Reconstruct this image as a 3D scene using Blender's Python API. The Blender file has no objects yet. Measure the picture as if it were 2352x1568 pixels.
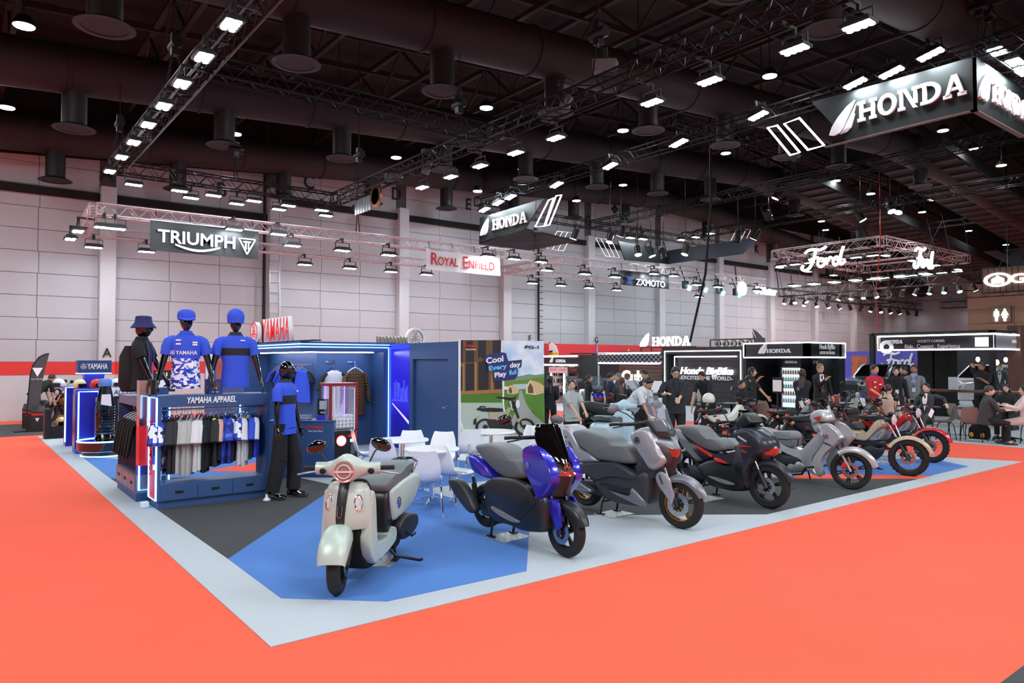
import bpy, math, random
from mathutils import Vector, Matrix
random.seed(7)
SC = bpy.context.scene
COL = SC.collection
PI = math.pi
# ---------------- camera ----------------
F_PX, CAM_H, CX, CY, HZ = 1646.0, 1.9, 1176.0, 784.0, 828.0
PITCH = math.atan((HZ - CY) / F_PX)
YAW = math.atan((3290 - CX) / math.hypot(F_PX, HZ - CY))
FW = (math.cos(YAW), math.sin(YAW)); RT = (math.sin(YAW), -math.cos(YAW))
cam = bpy.data.cameras.new('camera'); camo = bpy.data.objects.new('camera', cam)
COL.objects.link(camo); SC.camera = camo
camo.location = (0, 0, CAM_H); camo.rotation_euler = (PI / 2 + PITCH, 0, YAW - PI / 2)
cam.sensor_width = 36.0; cam.lens = F_PX / 2352 * 36.0; cam.clip_end = 400
# ---------------- world, view ----------------
wd = bpy.data.worlds.new('hall_air'); SC.world = wd; wd.use_nodes = True
wd.node_tree.nodes['Background'].inputs[0].default_value = (0.86, 0.94, 1.0, 1)
wd.node_tree.nodes['Background'].inputs[1].default_value = 0.34
SC.view_settings.view_transform = 'Standard'; SC.view_settings.look = 'None'
SC.view_settings.gamma = 1; SC.view_settings.use_curve_mapping = False
SC.view_settings.exposure = 0.72
try:
    SC.cycles.max_bounces = 6; SC.cycles.diffuse_bounces = 3; SC.cycles.glossy_bounces = 3
    SC.cycles.transparent_max_bounces = 8; SC.cycles.transmission_bounces = 4
    SC.cycles.sample_clamp_indirect = 6; SC.cycles.sample_clamp_direct = 40
except Exception: pass
E_FLOOD, E_HIGHBAY = 100.0, 110.0       # lamp face strengths
# overhead rows of hall fittings that lie above and behind the view
def hall_lamp(x, y, z, power, sx, sy):
    l = bpy.data.lights.new('hall_lamp', 'AREA'); l.shape = 'RECTANGLE'; l.size = sx; l.size_y = sy; l.energy = power
    l.color = (0.9, 0.97, 1.0)
    o = bpy.data.objects.new('hall_lamp', l); COL.objects.link(o); o.location = (x, y, z)
for _a in ((-6, 3, 8.6, 620), (-6, 13, 8.6, 520), (3, -6, 8.8, 620), (13, -6, 9.4, 620), (24, -5, 10, 700), (-5, 22, 8.6, 420)):
    hall_lamp(_a[0], _a[1], _a[2], _a[3], 3.0, 3.0)
# ---------------- pixel helpers: a sight line met with a plane in the hall ----------------
def ray(px, py):
    x = (px - CX) / F_PX; y = -(py - CY) / F_PX
    fz = math.cos(PITCH) - y * math.sin(PITCH); up = math.sin(PITCH) + y * math.cos(PITCH)
    return Vector((FW[0] * fz + RT[0] * x, FW[1] * fz + RT[1] * x, up))
EYE = Vector((0, 0, CAM_H))
def AZ(px, py, z=0.0):
    r = ray(px, py); return EYE + r * ((z - CAM_H) / r.z)
def AX(px, py, X):
    r = ray(px, py); return EYE + r * (X / r.x)
def AY(px, py, Y):
    r = ray(px, py); return EYE + r * (Y / r.y)
def AD(px, py, d):
    r = ray(px, py); return EYE + r * (d / (r.x * FW[0] + r.y * FW[1]))
# ---------------- materials ----------------
def lin(h):
    if isinstance(h, str):
        h = h.lstrip('#'); c = [int(h[i:i + 2], 16) / 255 for i in (0, 2, 4)]
        return tuple(x / 12.92 if x <= .04045 else ((x + .055) / 1.055) ** 2.4 for x in c)
    return tuple(h)
MATS = {}
def mat(name, col='#808080', rough=.5, metal=0., emit=0., ecol=None, var=.06, vs=6., bump=0., bs=60., coat=0., alpha=1., trans=0., spec=.5):
    if name in MATS: return MATS[name]
    m = bpy.data.materials.new(name); m.use_nodes = True; MATS[name] = m
    nt = m.node_tree; N = nt.nodes; L = nt.links; b = N['Principled BSDF']
    c = lin(col)
    I = b.inputs
    I['Roughness'].default_value = rough; I['Metallic'].default_value = metal
    I['Specular IOR Level'].default_value = spec
    if coat: I['Coat Weight'].default_value = coat; I['Coat Roughness'].default_value = .05
    if alpha < 1: I['Alpha'].default_value = alpha
    if trans: I['Transmission Weight'].default_value = trans; I['IOR'].default_value = 1.1
    if var > 0:
        tc = N.new('ShaderNodeTexCoord'); nz = N.new('ShaderNodeTexNoise'); nz.inputs['Scale'].default_value = vs
        L.new(tc.outputs['Object'], nz.inputs['Vector'])
        mx = N.new('ShaderNodeMix'); mx.data_type = 'RGBA'
        mx.inputs[6].default_value = tuple(max(0, x * (1 - var)) for x in c) + (1,)
        mx.inputs[7].default_value = tuple(min(1, x * (1 + var)) for x in c) + (1,)
        L.new(nz.outputs['Fac'], mx.inputs[0]); L.new(mx.outputs[2], I['Base Color'])
    else:
        I['Base Color'].default_value = c + (1,)
    if bump:
        tc = N.new('ShaderNodeTexCoord'); nz = N.new('ShaderNodeTexNoise'); nz.inputs['Scale'].default_value = bs; nz.inputs['Detail'].default_value = 4
        bp = N.new('ShaderNodeBump'); bp.inputs['Strength'].default_value = bump; bp.inputs['Distance'].default_value = .01
        L.new(tc.outputs['Object'], nz.inputs['Vector']); L.new(nz.outputs['Fac'], bp.inputs['Height']); L.new(bp.outputs[0], I['Normal'])
    if emit:
        I['Emission Color'].default_value = lin(ecol or col) + (1,); I['Emission Strength'].default_value = emit
    return m
# ---------------- mesh builder ----------------
def cat(pts, n=5, closed=True):
    """smooth a short list of points (Catmull-Rom)"""
    P = [Vector(p) for p in pts]; k = len(P); out = []
    for i in range(k if closed else k - 1):
        if closed: a, b, c, d = P[i - 1], P[i], P[(i + 1) % k], P[(i + 2) % k]
        else: a, b, c, d = P[max(i - 1, 0)], P[i], P[i + 1], P[min(i + 2, k - 1)]
        for j in range(n):
            t = j / n
            out.append(.5 * ((2 * b) + (c - a) * t + (2 * a - 5 * b + 4 * c - d) * t * t + (3 * b - a - 3 * c + d) * t ** 3))
    if not closed: out.append(P[-1].copy())
    return out
class M:
    def __init__(s): s.v = []; s.f = []; s.m = []
    def add(s, vs, fs, mi=0):
        o = len(s.v); s.v += [tuple(v) for v in vs]
        for f in fs: s.f.append(tuple(i + o for i in f)); s.m.append(mi)
        return s
    def box(s, a, b, mi=0):
        x0, y0, z0 = a; x1, y1, z1 = b
        vs = [(x0, y0, z0), (x1, y0, z0), (x1, y1, z0), (x0, y1, z0), (x0, y0, z1), (x1, y0, z1), (x1, y1, z1), (x0, y1, z1)]
        return s.add(vs, [(3, 2, 1, 0), (4, 5, 6, 7), (0, 1, 5, 4), (1, 2, 6, 5), (2, 3, 7, 6), (3, 0, 4, 7)], mi)
    def obox(s, mx, size, mi=0):
        """box of full size (x,y,z) centred in the frame mx"""
        h = [d / 2 for d in size]; k = len(s.v); s.box([-d for d in h], h, mi)
        for i in range(k, len(s.v)): s.v[i] = tuple(mx @ Vector(s.v[i]))
        return s
    def bar(s, p, q, w, h, mi=0, up=(0, 0, 1)):
        p = Vector(p); q = Vector(q); d = (q - p); l = d.length; d.normalize(); u = Vector(up)
        if abs(d.dot(u)) > .98: u = Vector((1, 0, 0))
        r = d.cross(u).normalized(); u = r.cross(d)
        m = Matrix((d, r, u)).transposed().to_4x4(); m.translation = (p + q) / 2
        return s.obox(m, (l, w, h), mi)
    def loft(s, rings, mi=0, caps=True, closed=False):
        n = len(rings[0]); o = len(s.v); k = len(rings)
        for r in rings: s.v += [tuple(v) for v in r]
        for i in range(k if closed else k - 1):
            a = o + i * n; b = o + ((i + 1) % k) * n
            for j in range(n):
                s.f.append((a + j, a + (j + 1) % n, b + (j + 1) % n, b + j)); s.m.append(mi)
        if caps and not closed:
            s.f.append(tuple(o + j for j in reversed(range(n)))); s.m.append(mi)
            s.f.append(tuple(o + (k - 1) * n + j for j in range(n))); s.m.append(mi)
        return s
    def tube(s, path, r, n=8, mi=0, closed=False, flat=1.0, up=None):
        P = [Vector(p) for p in path]; k = len(P); rs = r if isinstance(r, (list, tuple)) else [r] * k
        rings = []; pu = None
        for i in range(k):
            if closed: t = P[(i + 1) % k] - P[i - 1]
            else: t = P[min(i + 1, k - 1)] - P[max(i - 1, 0)]
            if t.length < 1e-9: t = Vector((0, 0, 1))
            t.normalize()
            if pu is None:
                u = Vector(up) if up else (Vector((0, 0, 1)) if abs(t.z) < .9 else Vector((1, 0, 0)))
            else: u = pu
            u = u - t * u.dot(t)
            if u.length < 1e-6: u = t.orthogonal()
            u.normalize(); pu = u; w = t.cross(u)
            rings.append([P[i] + u * (math.cos(2 * PI * j / n) * rs[i] * flat) + w * (math.sin(2 * PI * j / n) * rs[i]) for j in range(n)])
        return s.loft(rings, mi, True, closed)
    def cyl(s, p, q, r, n=12, mi=0, r2=None): return s.tube([p, q], [r, r if r2 is None else r2], n, mi)
    def lathe(s, prof, o=(0, 0, 0), ax=(0, 0, 1), n=24, mi=0, caps=True):
        """prof: (radius, height along ax) pairs"""
        a = Vector(ax).normalized(); u = a.orthogonal().normalized(); w = a.cross(u); o = Vector(o)
        rings = [[o + a * h + (u * math.cos(2 * PI * j / n) + w * math.sin(2 * PI * j / n)) * max(r, 1e-4) for j in range(n)] for r, h in prof]
        return s.loft(rings, mi, caps)
    def ball(s, c, r, nu=14, nv=9, mi=0, mx=None):
        c = Vector(c); r = r if isinstance(r, (list, tuple)) else (r, r, r); rings = []
        for i in range(nv + 1):
            a = -PI / 2 + PI * i / nv; ca = max(math.cos(a), 1e-3)
            ring = [Vector((ca * math.cos(2 * PI * j / nu) * r[0], ca * math.sin(2 * PI * j / nu) * r[1], math.sin(a) * r[2])) for j in range(nu)]
            rings.append([(mx @ p if mx else p) + c for p in ring])
        return s.loft(rings, mi, True)
    def prism(s, pts, d, mi=0):
        """closed planar outline (3-D points) pushed along d"""
        P = [Vector(p) for p in pts]; d = Vector(d); n = len(P)
        nn = Vector((0, 0, 0))
        for i in range(n): nn += P[i].cross(P[(i + 1) % n])
        if nn.dot(d) > 0: P = P[::-1]
        o = len(s.v); s.v += [tuple(p) for p in P] + [tuple(p + d) for p in P]
        s.f.append(tuple(range(o, o + n))); s.m.append(mi)
        s.f.append(tuple(range(o + 2 * n - 1, o + n - 1, -1))); s.m.append(mi)
        for i in range(n):
            j = (i + 1) % n; s.f.append((o + j, o + i, o + n + i, o + n + j)); s.m.append(mi)
        return s
    def dome(s, pts, d, crown=.3, inset=.25, mi=0):
        """like prism, with the far face raised in a crowned pad"""
        P = [Vector(p) for p in pts]; d = Vector(d); n = len(P); c = sum(P, Vector()) / n
        nn = Vector((0, 0, 0))
        for i in range(n): nn += P[i].cross(P[(i + 1) % n])
        if nn.dot(d) < 0: P = P[::-1]
        rings = [P, [p + d * (1 - crown) for p in P], [p + (c - p) * inset * .35 + d * (1 - crown * .3) for p in P], [p + (c - p) * inset + d for p in P]]
        return s.loft(rings, mi, True)
    def xf(s, mx, k=0):
        for i in range(k, len(s.v)): s.v[i] = tuple(mx @ Vector(s.v[i]))
        return s
    def mesh(s, name, mats, smooth=38):
        me = bpy.data.meshes.new(name); me.from_pydata(s.v, [], s.f)
        mats = mats if isinstance(mats, (list, tuple)) else [mats]
        for m in mats: me.materials.append(m)
        if len(mats) > 1: me.polygons.foreach_set('material_index', s.m)
        if smooth:
            me.polygons.foreach_set('use_smooth', [True] * len(s.f))
            me.set_sharp_from_angle(angle=math.radians(smooth))
        me.update(); return me
    def obj(s, name, mats, parent=None, bevel=0, smooth=38, loc=None, rot=None, seg=2):
        o = bpy.data.objects.new(name, s.mesh(name, mats, smooth)); COL.objects.link(o)
        if parent: o.parent = parent
        if loc: o.location = loc
        if rot: o.rotation_euler = rot
        if bevel:
            b = o.modifiers.new('edge', 'BEVEL'); b.width = bevel; b.segments = seg; b.limit_method = 'ANGLE'; b.angle_limit = math.radians(40)
            b.harden_normals = False
        return o
def inst(o, parent=None, loc=(0, 0, 0), rot=(0, 0, 0), scale=(1, 1, 1)):
    c = o.copy(); COL.objects.link(c)
    for k in ('label', 'category', 'group'):
        if k in c: del c[k]
    c.parent = parent; c.location = loc; c.rotation_euler = rot; c.scale = scale; return c
def tag(o, label=None, cate=None, group=None, kind=None):
    if label: o['label'] = label
    if cate: o['category'] = cate
    if group: o['group'] = group
    if kind: o['kind'] = kind
    return o
def thing(name, label, cate, loc=(0, 0, 0), rz=0, group=None, rot=None, parent=None):
    o = bpy.data.objects.new(name, None); COL.objects.link(o); o.empty_display_size = .1
    o.location = loc; o.rotation_euler = rot or (0, 0, rz)
    return tag(o, label, cate, group)
KIDS = {}
def dup(root, loc, rz=None, label=None, group=None, rot=None, scale=None):
    r = root.copy(); COL.objects.link(r); r.location = loc
    if rz is not None: r.rotation_euler = (0, 0, rz)
    if rot is not None: r.rotation_euler = rot
    if scale: r.scale = scale
    if label: r['label'] = label
    if group: r['group'] = group
    def rec(a, b):
        for ch in list(a.children):
            c = ch.copy(); COL.objects.link(c); c.parent = b; rec(ch, c)
    rec(root, r); return r
def frame(o, x, up):
    x = Vector(x).normalized(); u = Vector(up); n = x.cross(u).normalized(); u = n.cross(x)
    m = Matrix((x, u, n)).transposed().to_4x4(); m.translation = Vector(o); return m
def text(s, size, mx, m, name='lettering', parent=None, depth=.01, sx=1., shear=0., bold=0., align='CENTER', spacing=1., width=None):
    """flat-backed lettering lying on the frame mx (x along the line, y up, z out); size is the cap height"""
    cu = bpy.data.curves.new(name, 'FONT'); cu.body = s; cu.size = size / .69; cu.extrude = depth / 2; cu.offset = bold * size
    cu.shear = shear; cu.align_x = align; cu.align_y = 'BOTTOM_BASELINE'; cu.space_character = spacing; cu.resolution_u = 3
    t = bpy.data.objects.new('tmp', cu); me = bpy.data.meshes.new_from_object(t)
    bpy.data.objects.remove(t); bpy.data.curves.remove(cu)
    if width:
        xs = [v.co.x for v in me.vertices]; sx = width / max(1e-3, max(xs) - min(xs))
    me.transform(mx @ Matrix.Translation((0, 0, depth / 2)) @ Matrix.Diagonal((sx, 1, 1, 1)))
    me.materials.clear(); me.materials.append(m); me.name = name
    o = bpy.data.objects.new(name, me); COL.objects.link(o)
    if parent: o.parent = parent
    return o
# slab-serif capitals drawn as strokes in a unit cap height; each entry: width, list of outlines
def _ring(cx, cy, rx, ry, ix, iy, a0=0, a1=360, n=20):
    o = [(cx + rx * math.cos(math.radians(a0 + (a1 - a0) * i / n)), cy + ry * math.sin(math.radians(a0 + (a1 - a0) * i / n))) for i in range(n + 1)]
    q = [(cx + ix * math.cos(math.radians(a0 + (a1 - a0) * i / n)), cy + iy * math.sin(math.radians(a0 + (a1 - a0) * i / n))) for i in range(n, -1, -1)]
    return o + q
def _r(x0, y0, x1, y1): return [(x0, y0), (x1, y0), (x1, y1), (x0, y1)]
SLAB = {
 'H': (1.3, [_r(.0, 0, .5, .16), _r(.0, .84, .5, 1), _r(.13, .16, .37, .84), _r(.8, 0, 1.3, .16), _r(.8, .84, 1.3, 1), _r(.93, .16, 1.17, .84), _r(.37, .42, .93, .58)]),
 'O': (1.24, [_ring(.62, .5, .62, .52, .36, .34)]),
 'N': (1.34, [_r(0, 0, .44, .16), _r(.12, .16, .32, .84), _r(0, .84, .32, 1), [(.28, 1), (.52, 1), (1.22, 0), (.98, 0)], _r(1.0, .2, 1.22, .84), _r(.9, .84, 1.34, 1)]),
 'D': (1.28, [_r(0, 0, .45, .16), _r(0, .84, .45, 1), _r(.13, .16, .37, .84), _ring(.44, .5, .8, .5, .5, .33, -90, 90, 14)]),
 'A': (1.34, [[(.12, .14), (.36, .14), (.72, .86), (.72, 1.0), (.5, 1.0)], [(1.22, .14), (.98, .14), (.56, .86), (.56, 1.0), (.84, 1.0)], _r(.36, .3, .98, .44), _r(0, 0, .5, .16), _r(.84, 0, 1.34, .16)]),
}
def slab_text(s, size, mx, m, name='lettering', parent=None, depth=.03, gap=.1, sx=1., width=None):
    b = M(); x = 0
    tot = sum(SLAB[c][0] + gap for c in s) - gap
    if width: sx = width / (tot * size)
    for c in s:
        w, polys = SLAB[c]
        for k, p in enumerate(polys):
            zz = depth * (1 - .04 * k)
            b.prism([mx @ Vector(((x - tot / 2 + q[0]) * size * sx, q[1] * size, 0)) for q in p], mx.to_3x3() @ Vector((0, 0, zz)))
        x += w + gap
    return b.obj(name, m, parent)
WING = [[(0, .05), (.16, .0), (.38, .05), (.5, .2), (.86, .98), (.6, .84), (.3, .56), (.1, .3)],
        [(.42, .04), (.62, .12), (.78, .4), (.9, .86), (.55, .24)], [(.36, .0), (.58, .02), (.74, .14), (.86, .55), (.66, .22), (.5, .1)]]
def wing(size, mx, m, name='wing_emblem', parent=None, depth=.03, flip=False):
    b = M()
    for k, p in enumerate(WING):
        q = [(x if not flip else .9 - x, y) for x, y in p]
        b.prism([mx @ Vector((x * size, y * size, 0)) for x, y in q], mx.to_3x3() @ Vector((0, 0, depth * (1 - .2 * k))))
    return b.obj(name, m, parent)
def fork_emblem(r, mx, m, name='round_emblem', parent=None, depth=.01, w=.1):
    """ring round three crossed tuning forks"""
    b = M(); R3 = mx.to_3x3()
    b.prism([mx @ Vector((x * r, y * r, 0)) for x, y in _ring(0, 0, 1, 1, 1 - w, 1 - w, 0, 360, 28)], R3 @ Vector((0, 0, depth)))
    for k in range(3):
        a = math.radians(90 + 120 * k); c, s_ = math.cos(a), math.sin(a)
        def tr(x, y): return mx @ Vector(((x * c - y * s_) * r, (x * s_ + y * c) * r, 0))
        for (x0, y0, x1, y1) in ((-.5, -.05, .35, .05), (.35, -.2, .45, .2), (.45, -.2, .82, -.1), (.45, .1, .82, .2)):
            b.prism([tr(*q) for q in _r(x0, y0, x1, y1)], R3 @ Vector((0, 0, depth * (.9 - .1 * k))))
    return b.obj(name, m, parent)
# ---------------- shared materials ----------------
BLACK = mat('black_plastic', '#101012', .45, var=.1); MATTE = mat('black_matt', '#0a0a0b', .8)
GLOSS = mat('black_gloss', '#060607', .08, coat=1.); STEEL = mat('polished_steel', '#c8cacc', .22, 1.)
CHROME = mat('chrome', '#e6e6e8', .08, 1.); ALU = mat('aluminium', '#a9abae', .38, 1.)
RUB = mat('tyre_rubber', '#161517', .75, bump=.15, bs=40); GLASS = mat('clear_glass', '#dfe6ee', .03, alpha=.12, var=0)
WHITE = mat('white_paint', '#e9e9ea', .45); WHITEP = mat('white_print', '#f0f0f0', .5, var=.02)
NAVY = mat('booth_blue', '#2f4f7f', .5, var=.05); NAVY2 = mat('booth_blue_gloss', '#26457a', .3)
RED = mat('red_paint', '#d5221c', .4); GREYP = mat('grey_plastic', '#5b5d60', .5)
NEON = mat('neon_blue_tube', '#bfe4ff', .4, emit=3.2, ecol='#6fbcff', var=0)
NEONW = mat('white_light_tube', '#ffffff', .4, emit=3.5, ecol='#f4f8ff', var=0)
LEDW = mat('backlit_white', '#ffffff', .4, emit=3.2, ecol='#ffffff', var=0)
SKIN = mat('skin', '#c98f6e', .55, var=.08); HAIR = mat('black_hair', '#151212', .5)
# ================= the setting =================
S = 'structure'
RC = mat('red_carpet', '#f0583c', .95, var=.07, vs=1.2, bump=.25, bs=300)
GC = mat('grey_carpet', '#b4b9be', .95, var=.08, vs=90, bump=.3, bs=300)
BC = mat('blue_carpet', '#4c79bd', .95, var=.05, vs=3, bump=.3, bs=300)
DC = mat('dark_carpet', '#403f40', .95, var=.1, vs=60, bump=.3, bs=300)
WP = mat('wall_panel', '#b2b3b6', .7, var=.03, vs=1.5, bump=.03, bs=25)
WJ = mat('wall_joint', '#55504f', .8); WC_ = mat('wall_column', '#bfc0c1', .65, var=.03)
WR = mat('wall_stripe_red', '#d8322a', .6); CEIL = mat('ceiling_dark', '#0f0d0e', .85, var=.15, vs=.6)
DUCT = mat('duct_dark', '#1f1819', .7, var=.12, vs=1.5); DIFF = mat('diffuser_dark', '#151415', .6); STL = mat('roof_steel', '#241f20', .7)
WY = 27.49
f = M().box((-40, -30, -.3), (95, 60, 0)).obj('floor', RC); tag(f, kind=S)
def carpet(name, pts, z, m):
    return tag(M().prism([(x, y, .001) for x, y in pts], (0, 0, z)).obj(name, m, smooth=0), kind=S)
carpet('floor_grey_carpet', [(1.69, 4.77), (15.86, 4.77), (15.4, 5.9), (15.4, 21.6), (1.69, 21.5)], .006, GC)
carpet('floor_blue_carpet', [(2.1, 7.11), (2.09, 5.68), (2.72, 5.09), (4.1, 5.05), (5.45, 6.65), (5.45, 9.2), (7.63, 9.2), (7.63, 11.5), (5.4, 12.2), (4.6, 10.2)], .009, BC)
carpet('floor_dark_carpet', [(2.07, 10.3), (2.1, 7.11), (4.6, 10.2), (4.4, 11.6), (2.02, 13.1)], .009, DC)
carpet('floor_dark_carpet', [(5.96, 6.57), (7.94, 5.08), (12.22, 5.1), (10.6, 6.42), (9.2, 8.2), (6.5, 8.2)], .009, DC)
carpet('floor_red_strip', [(12.22, 5.1), (12.75, 5.1), (11.2, 6.5), (10.57, 6.42)], .0095, RC)
carpet('floor_blue_carpet', [(12.75, 5.12), (14.36, 5.14), (14.86, 5.85), (12.6, 8.2), (9.6, 8.2), (11.2, 6.5)], .009, BC)
carpet('floor_blue_carpet', [(2.03, 16.35), (2.02, 13.1), (4.4, 11.6), (5.5, 14), (3.2, 14.6)], .009, BC)
carpet('floor_red_strip', [(3.4, 13.0), (4.6, 11.9), (5.5, 13.2), (5.2, 13.8)], .0095, RC)
carpet('floor_booth_carpet', [(18.75, -8), (40, -8), (40, 24), (18.1, 24), (18.3, 8.6)], .006, GC)
carpet('floor_dark_mat', [(.95, 21.9), (3.6, 21.9), (3.6, 26), (.95, 26)], .006, DC)
carpet('floor_dark_mat', [AZ(2285, 1580).xy, AZ(2420, 1478).xy, AZ(2700, 1700).xy], .006, DC)
# back wall: backing, stripe, columns, panels that stand proud of their joints
wall = tag(M().box((-30, WY + .03, 0), (72, WY + .5, 13.5)).obj('wall_back', WJ, smooth=0), kind=S)
M().box((-30, WY - .012, 0), (72, WY + .03, 1.44)).obj('lower_wall', WC_, wall, smooth=0)
M().box((-30, WY - .02, 1.44), (72, WY + .03, 1.86)).obj('red_band', WR, wall, smooth=0)
PITCHX, C0, CW = 5.625, 3.79, .48
pw = (PITCHX - CW) / 3; pm = None; far = M()
for k in range(-3, 12):
    x0 = C0 + CW + PITCHX * (k - 1)
    for r in range(14):
        z0 = 1.86 + .712 * r; sh = (0, .05, 0)[(r + k) % 3]
        xs = [x0 + .006, x0 + pw + sh, x0 + 2 * pw + sh * .7, x0 + 3 * pw]
        for j in range(3):
            a, b_ = xs[j] + .008, xs[j + 1] - .008
            if -1 <= k <= 7 and r < 10:
                M().box((a, WY - .002, z0 + .008), (b_, WY + .04, z0 + .704)).obj('panel', WP, wall, smooth=0)
            else: far.box((a, WY - .002, z0 + .008), (b_, WY + .04, z0 + .704))
tag(far.obj('far_panels', WP, wall, smooth=0), kind='stuff')
for k in range(-2, 13):
    x = C0 + PITCHX * k; top = 8.5 if k > 0 else 7.75
    M().box((x, WY - .32, 0), (x + CW, WY + .1, top)).obj('column', WC_, wall, bevel=.02)
    M().box((x - .003, WY - .324, 1.44), (x + CW + .003, WY + .1, 1.86)).obj('column_band', WR, wall, smooth=0)
    if k < 12:   # dark service beam between the columns
        zb = 7.25 if k < 1 else 8.0
        M().box((x + CW, WY - .16, zb), (x + PITCHX, WY + .05, zb + .26)).obj('service_beam', CEIL, wall, bevel=.03)
M().prism([(-30, WY - .05, 8.3), (1, WY - .05, 8.43), (34, WY - .05, 11.0), (72, WY - .05, 11.0), (72, WY - .05, 13.6), (-30, WY - .05, 13.6)], (0, .06, 0)).obj('upper_dark_wall', CEIL, wall, smooth=0)
INK = mat('letter_ink', '#1c1a1a', .6)
def wall_letter(c, X, z, h, y=WY - .03):
    text(c, h, frame((X, y, z), (1, 0, 0), (0, 0, 1)), INK, 'bay_letter', wall, depth=.02, sx=.9, bold=.012)
for c, X, z in (('A', 4.0, 7.98), ('B', 7.73, 7.98), ('C', 11.1, 8.78), ('D', 15.04, 8.87), ('E', 18.8, 8.93), ('G', 26.5, 9.1), ('H', 30.5, 9.05), ('K', 42, 9.05), ('N', 53.5, 8.5), ('O', 57.2, 8.5)):
    wall_letter(c, X, z, .52)
for c, X, z in (('A', 4.03, 2.02), ('F', 22.5, 2.85), ('G', 26.8, 2.85)):
    wall_letter(c, X, z, .3, WY - .34 if c != 'F' else WY - .03)
bell = M().lathe([(.09, 0), (.09, .03), (.06, .05)], (3.96, WY - .32, 1.15), (0, -1, 0)).obj('fire_bell', RED); tag(bell, 'small round red fire bell low on the column marked with a letter', 'alarm bell')
# ladders and pipes fixed to the wall
lad = M()
for s in (0, .36): lad.cyl((9.42 + s, WY - .42, 3.1), (9.42 + s, WY - .42, 9.6), .02, 6)
for i in range(16): lad.cyl((9.42, WY - .42, 3.3 + .4 * i), (9.78, WY - .42, 3.3 + .4 * i), .018, 6)
for z in (3.4, 8.2): lad.box((9.44, WY - .42, z), (9.47, WY - .3, z + .03)).box((9.74, WY - .42, z), (9.77, WY - .3, z + .03))
lad.obj('wall_ladder', ALU, wall)
M().cyl((9.22, WY - .38, 0), (9.22, WY - .38, 11), .06, 10).obj('drain_pipe', MATTE, wall)
l2 = M().cyl((23.0, WY - .12, 0), (23.0, WY - .12, 8.2), .05, 8)
for i in range(18): l2.box((23.0, WY - .14, 2.6 + .3 * i), (23.28, WY - .1, 2.63 + .3 * i))
l2.obj('rung_pole', MATTE, wall)
# far end wall with the washroom block
tag(M().box((64, -20, 0), (64.5, WY + .5, 13)).obj('wall_end', mat('end_wall', '#8d8a90', .7)), kind=S)
wcb = thing('washroom_block', 'beige panelled washroom block on the far end wall with a lit sign', 'washroom block', (60, 17, 0))
BEI = mat('beige_stone', '#a3937c', .7, vs=3)
wy = AX(2222, 720, 60).y - 17
M().box((0, -12, 3.9), (4, wy, 7.6)).obj('upper_block', BEI, wcb, bevel=.03)
for i in range(5): M().box((-.06, wy - 3 - i * 3.0, 4.0), (.02, wy - .06 - i * 3.0, 5.7)).obj('panel', BEI, wcb)
M().box((.3, -12, 0), (4, 4, 3.9)).obj('lower_block', mat('beige_wall', '#8b8178', .7), wcb)
_a, _b = AX(2277, 742, 59.8), AX(2322, 703, 59.8); sy0, sy1, sz = _b.y - 17, _a.y - 17, (_a.z + _b.z) / 2
sgn = M().box((-.25, sy0, _a.z), (-.06, sy1, _b.z)).obj('sign_box', mat('sign_grey', '#8f8a76', .5), wcb, bevel=.02)
def wc_figure(y, skirt):
    b = M(); x = -.25; q = (_b.z - _a.z) / 2.0
    def P(pts): b.prism([(x, y - px_ * q, sz + (pz - 6.0) * q) for px_, pz in pts], (-.02, 0, 0))
    P([(math.cos(a) * .12, 6.62 + math.sin(a) * .12) for a in [i * PI / 6 for i in range(12)]])
    if skirt: P([(-.17, 6.45), (.17, 6.45), (.42, 5.9), (.17, 5.98), (.3, 5.62), (-.3, 5.62), (-.17, 5.98), (-.42, 5.9)])
    else: P([(-.27, 6.45), (.27, 6.45), (.3, 5.85), (.18, 5.85), (.18, 5.62), (-.18, 5.62), (-.18, 5.85), (-.3, 5.85)])
    for s in (-1, 1): P([(s * .02, 5.62), (s * .14, 5.62), (s * .13, 5.2), (s * .04, 5.2)])
    b.obj('figure_symbol', LEDW, sgn)
wc_figure(sy1 - (sy1 - sy0) * .28, False); wc_figure(sy1 - (sy1 - sy0) * .7, True)
# ================= the roof =================
def RZ(x): return .07 * min(x, 32) - .1 * max(0, x - 32)
roof = M()
roof.prism([(-40, -30, 8.6), (32, -30, 13.7), (72, -30, 9.7), (72, -30, 10.1), (32, -30, 14.2), (-40, -30, 9.0)], (0, 90, 0))
ceiling = tag(roof.obj('ceiling', CEIL, smooth=0), kind=S)
for k in range(0, 12):                    # lattice roof beams across the hall
    x = 1.0 + k * 3.4; zt = 11.2 + RZ(x) - .1; zb = zt - 1.3
    b = M().bar((x, -12, zt), (x, WY, zt), .16, .16).bar((x, -12, zb), (x, WY, zb), .12, .12)
    for i in range(14):
        y = -12 + i * 2.8; b.bar((x, y, zb), (x, y + 1.4, zt), .07, .07); b.bar((x, y + 1.4, zt), (x, y + 2.8, zb), .07, .07)
    b.obj('roof_beam', STL, ceiling, smooth=0)
for k in range(16):
    y = -10 + k * 2.3; b = M(); b.bar((-10, y, 11.05 + RZ(-10)), (32, y, 11.05 + RZ(32)), .1, .18); b.bar((32, y, 11.05 + RZ(32)), (66, y, 11.05 + RZ(66)), .1, .18)
    b.obj('purlin', STL, ceiling, smooth=0)
SKY = mat('rooflight_glaze', '#8d93a0', .3, var=.1)
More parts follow.
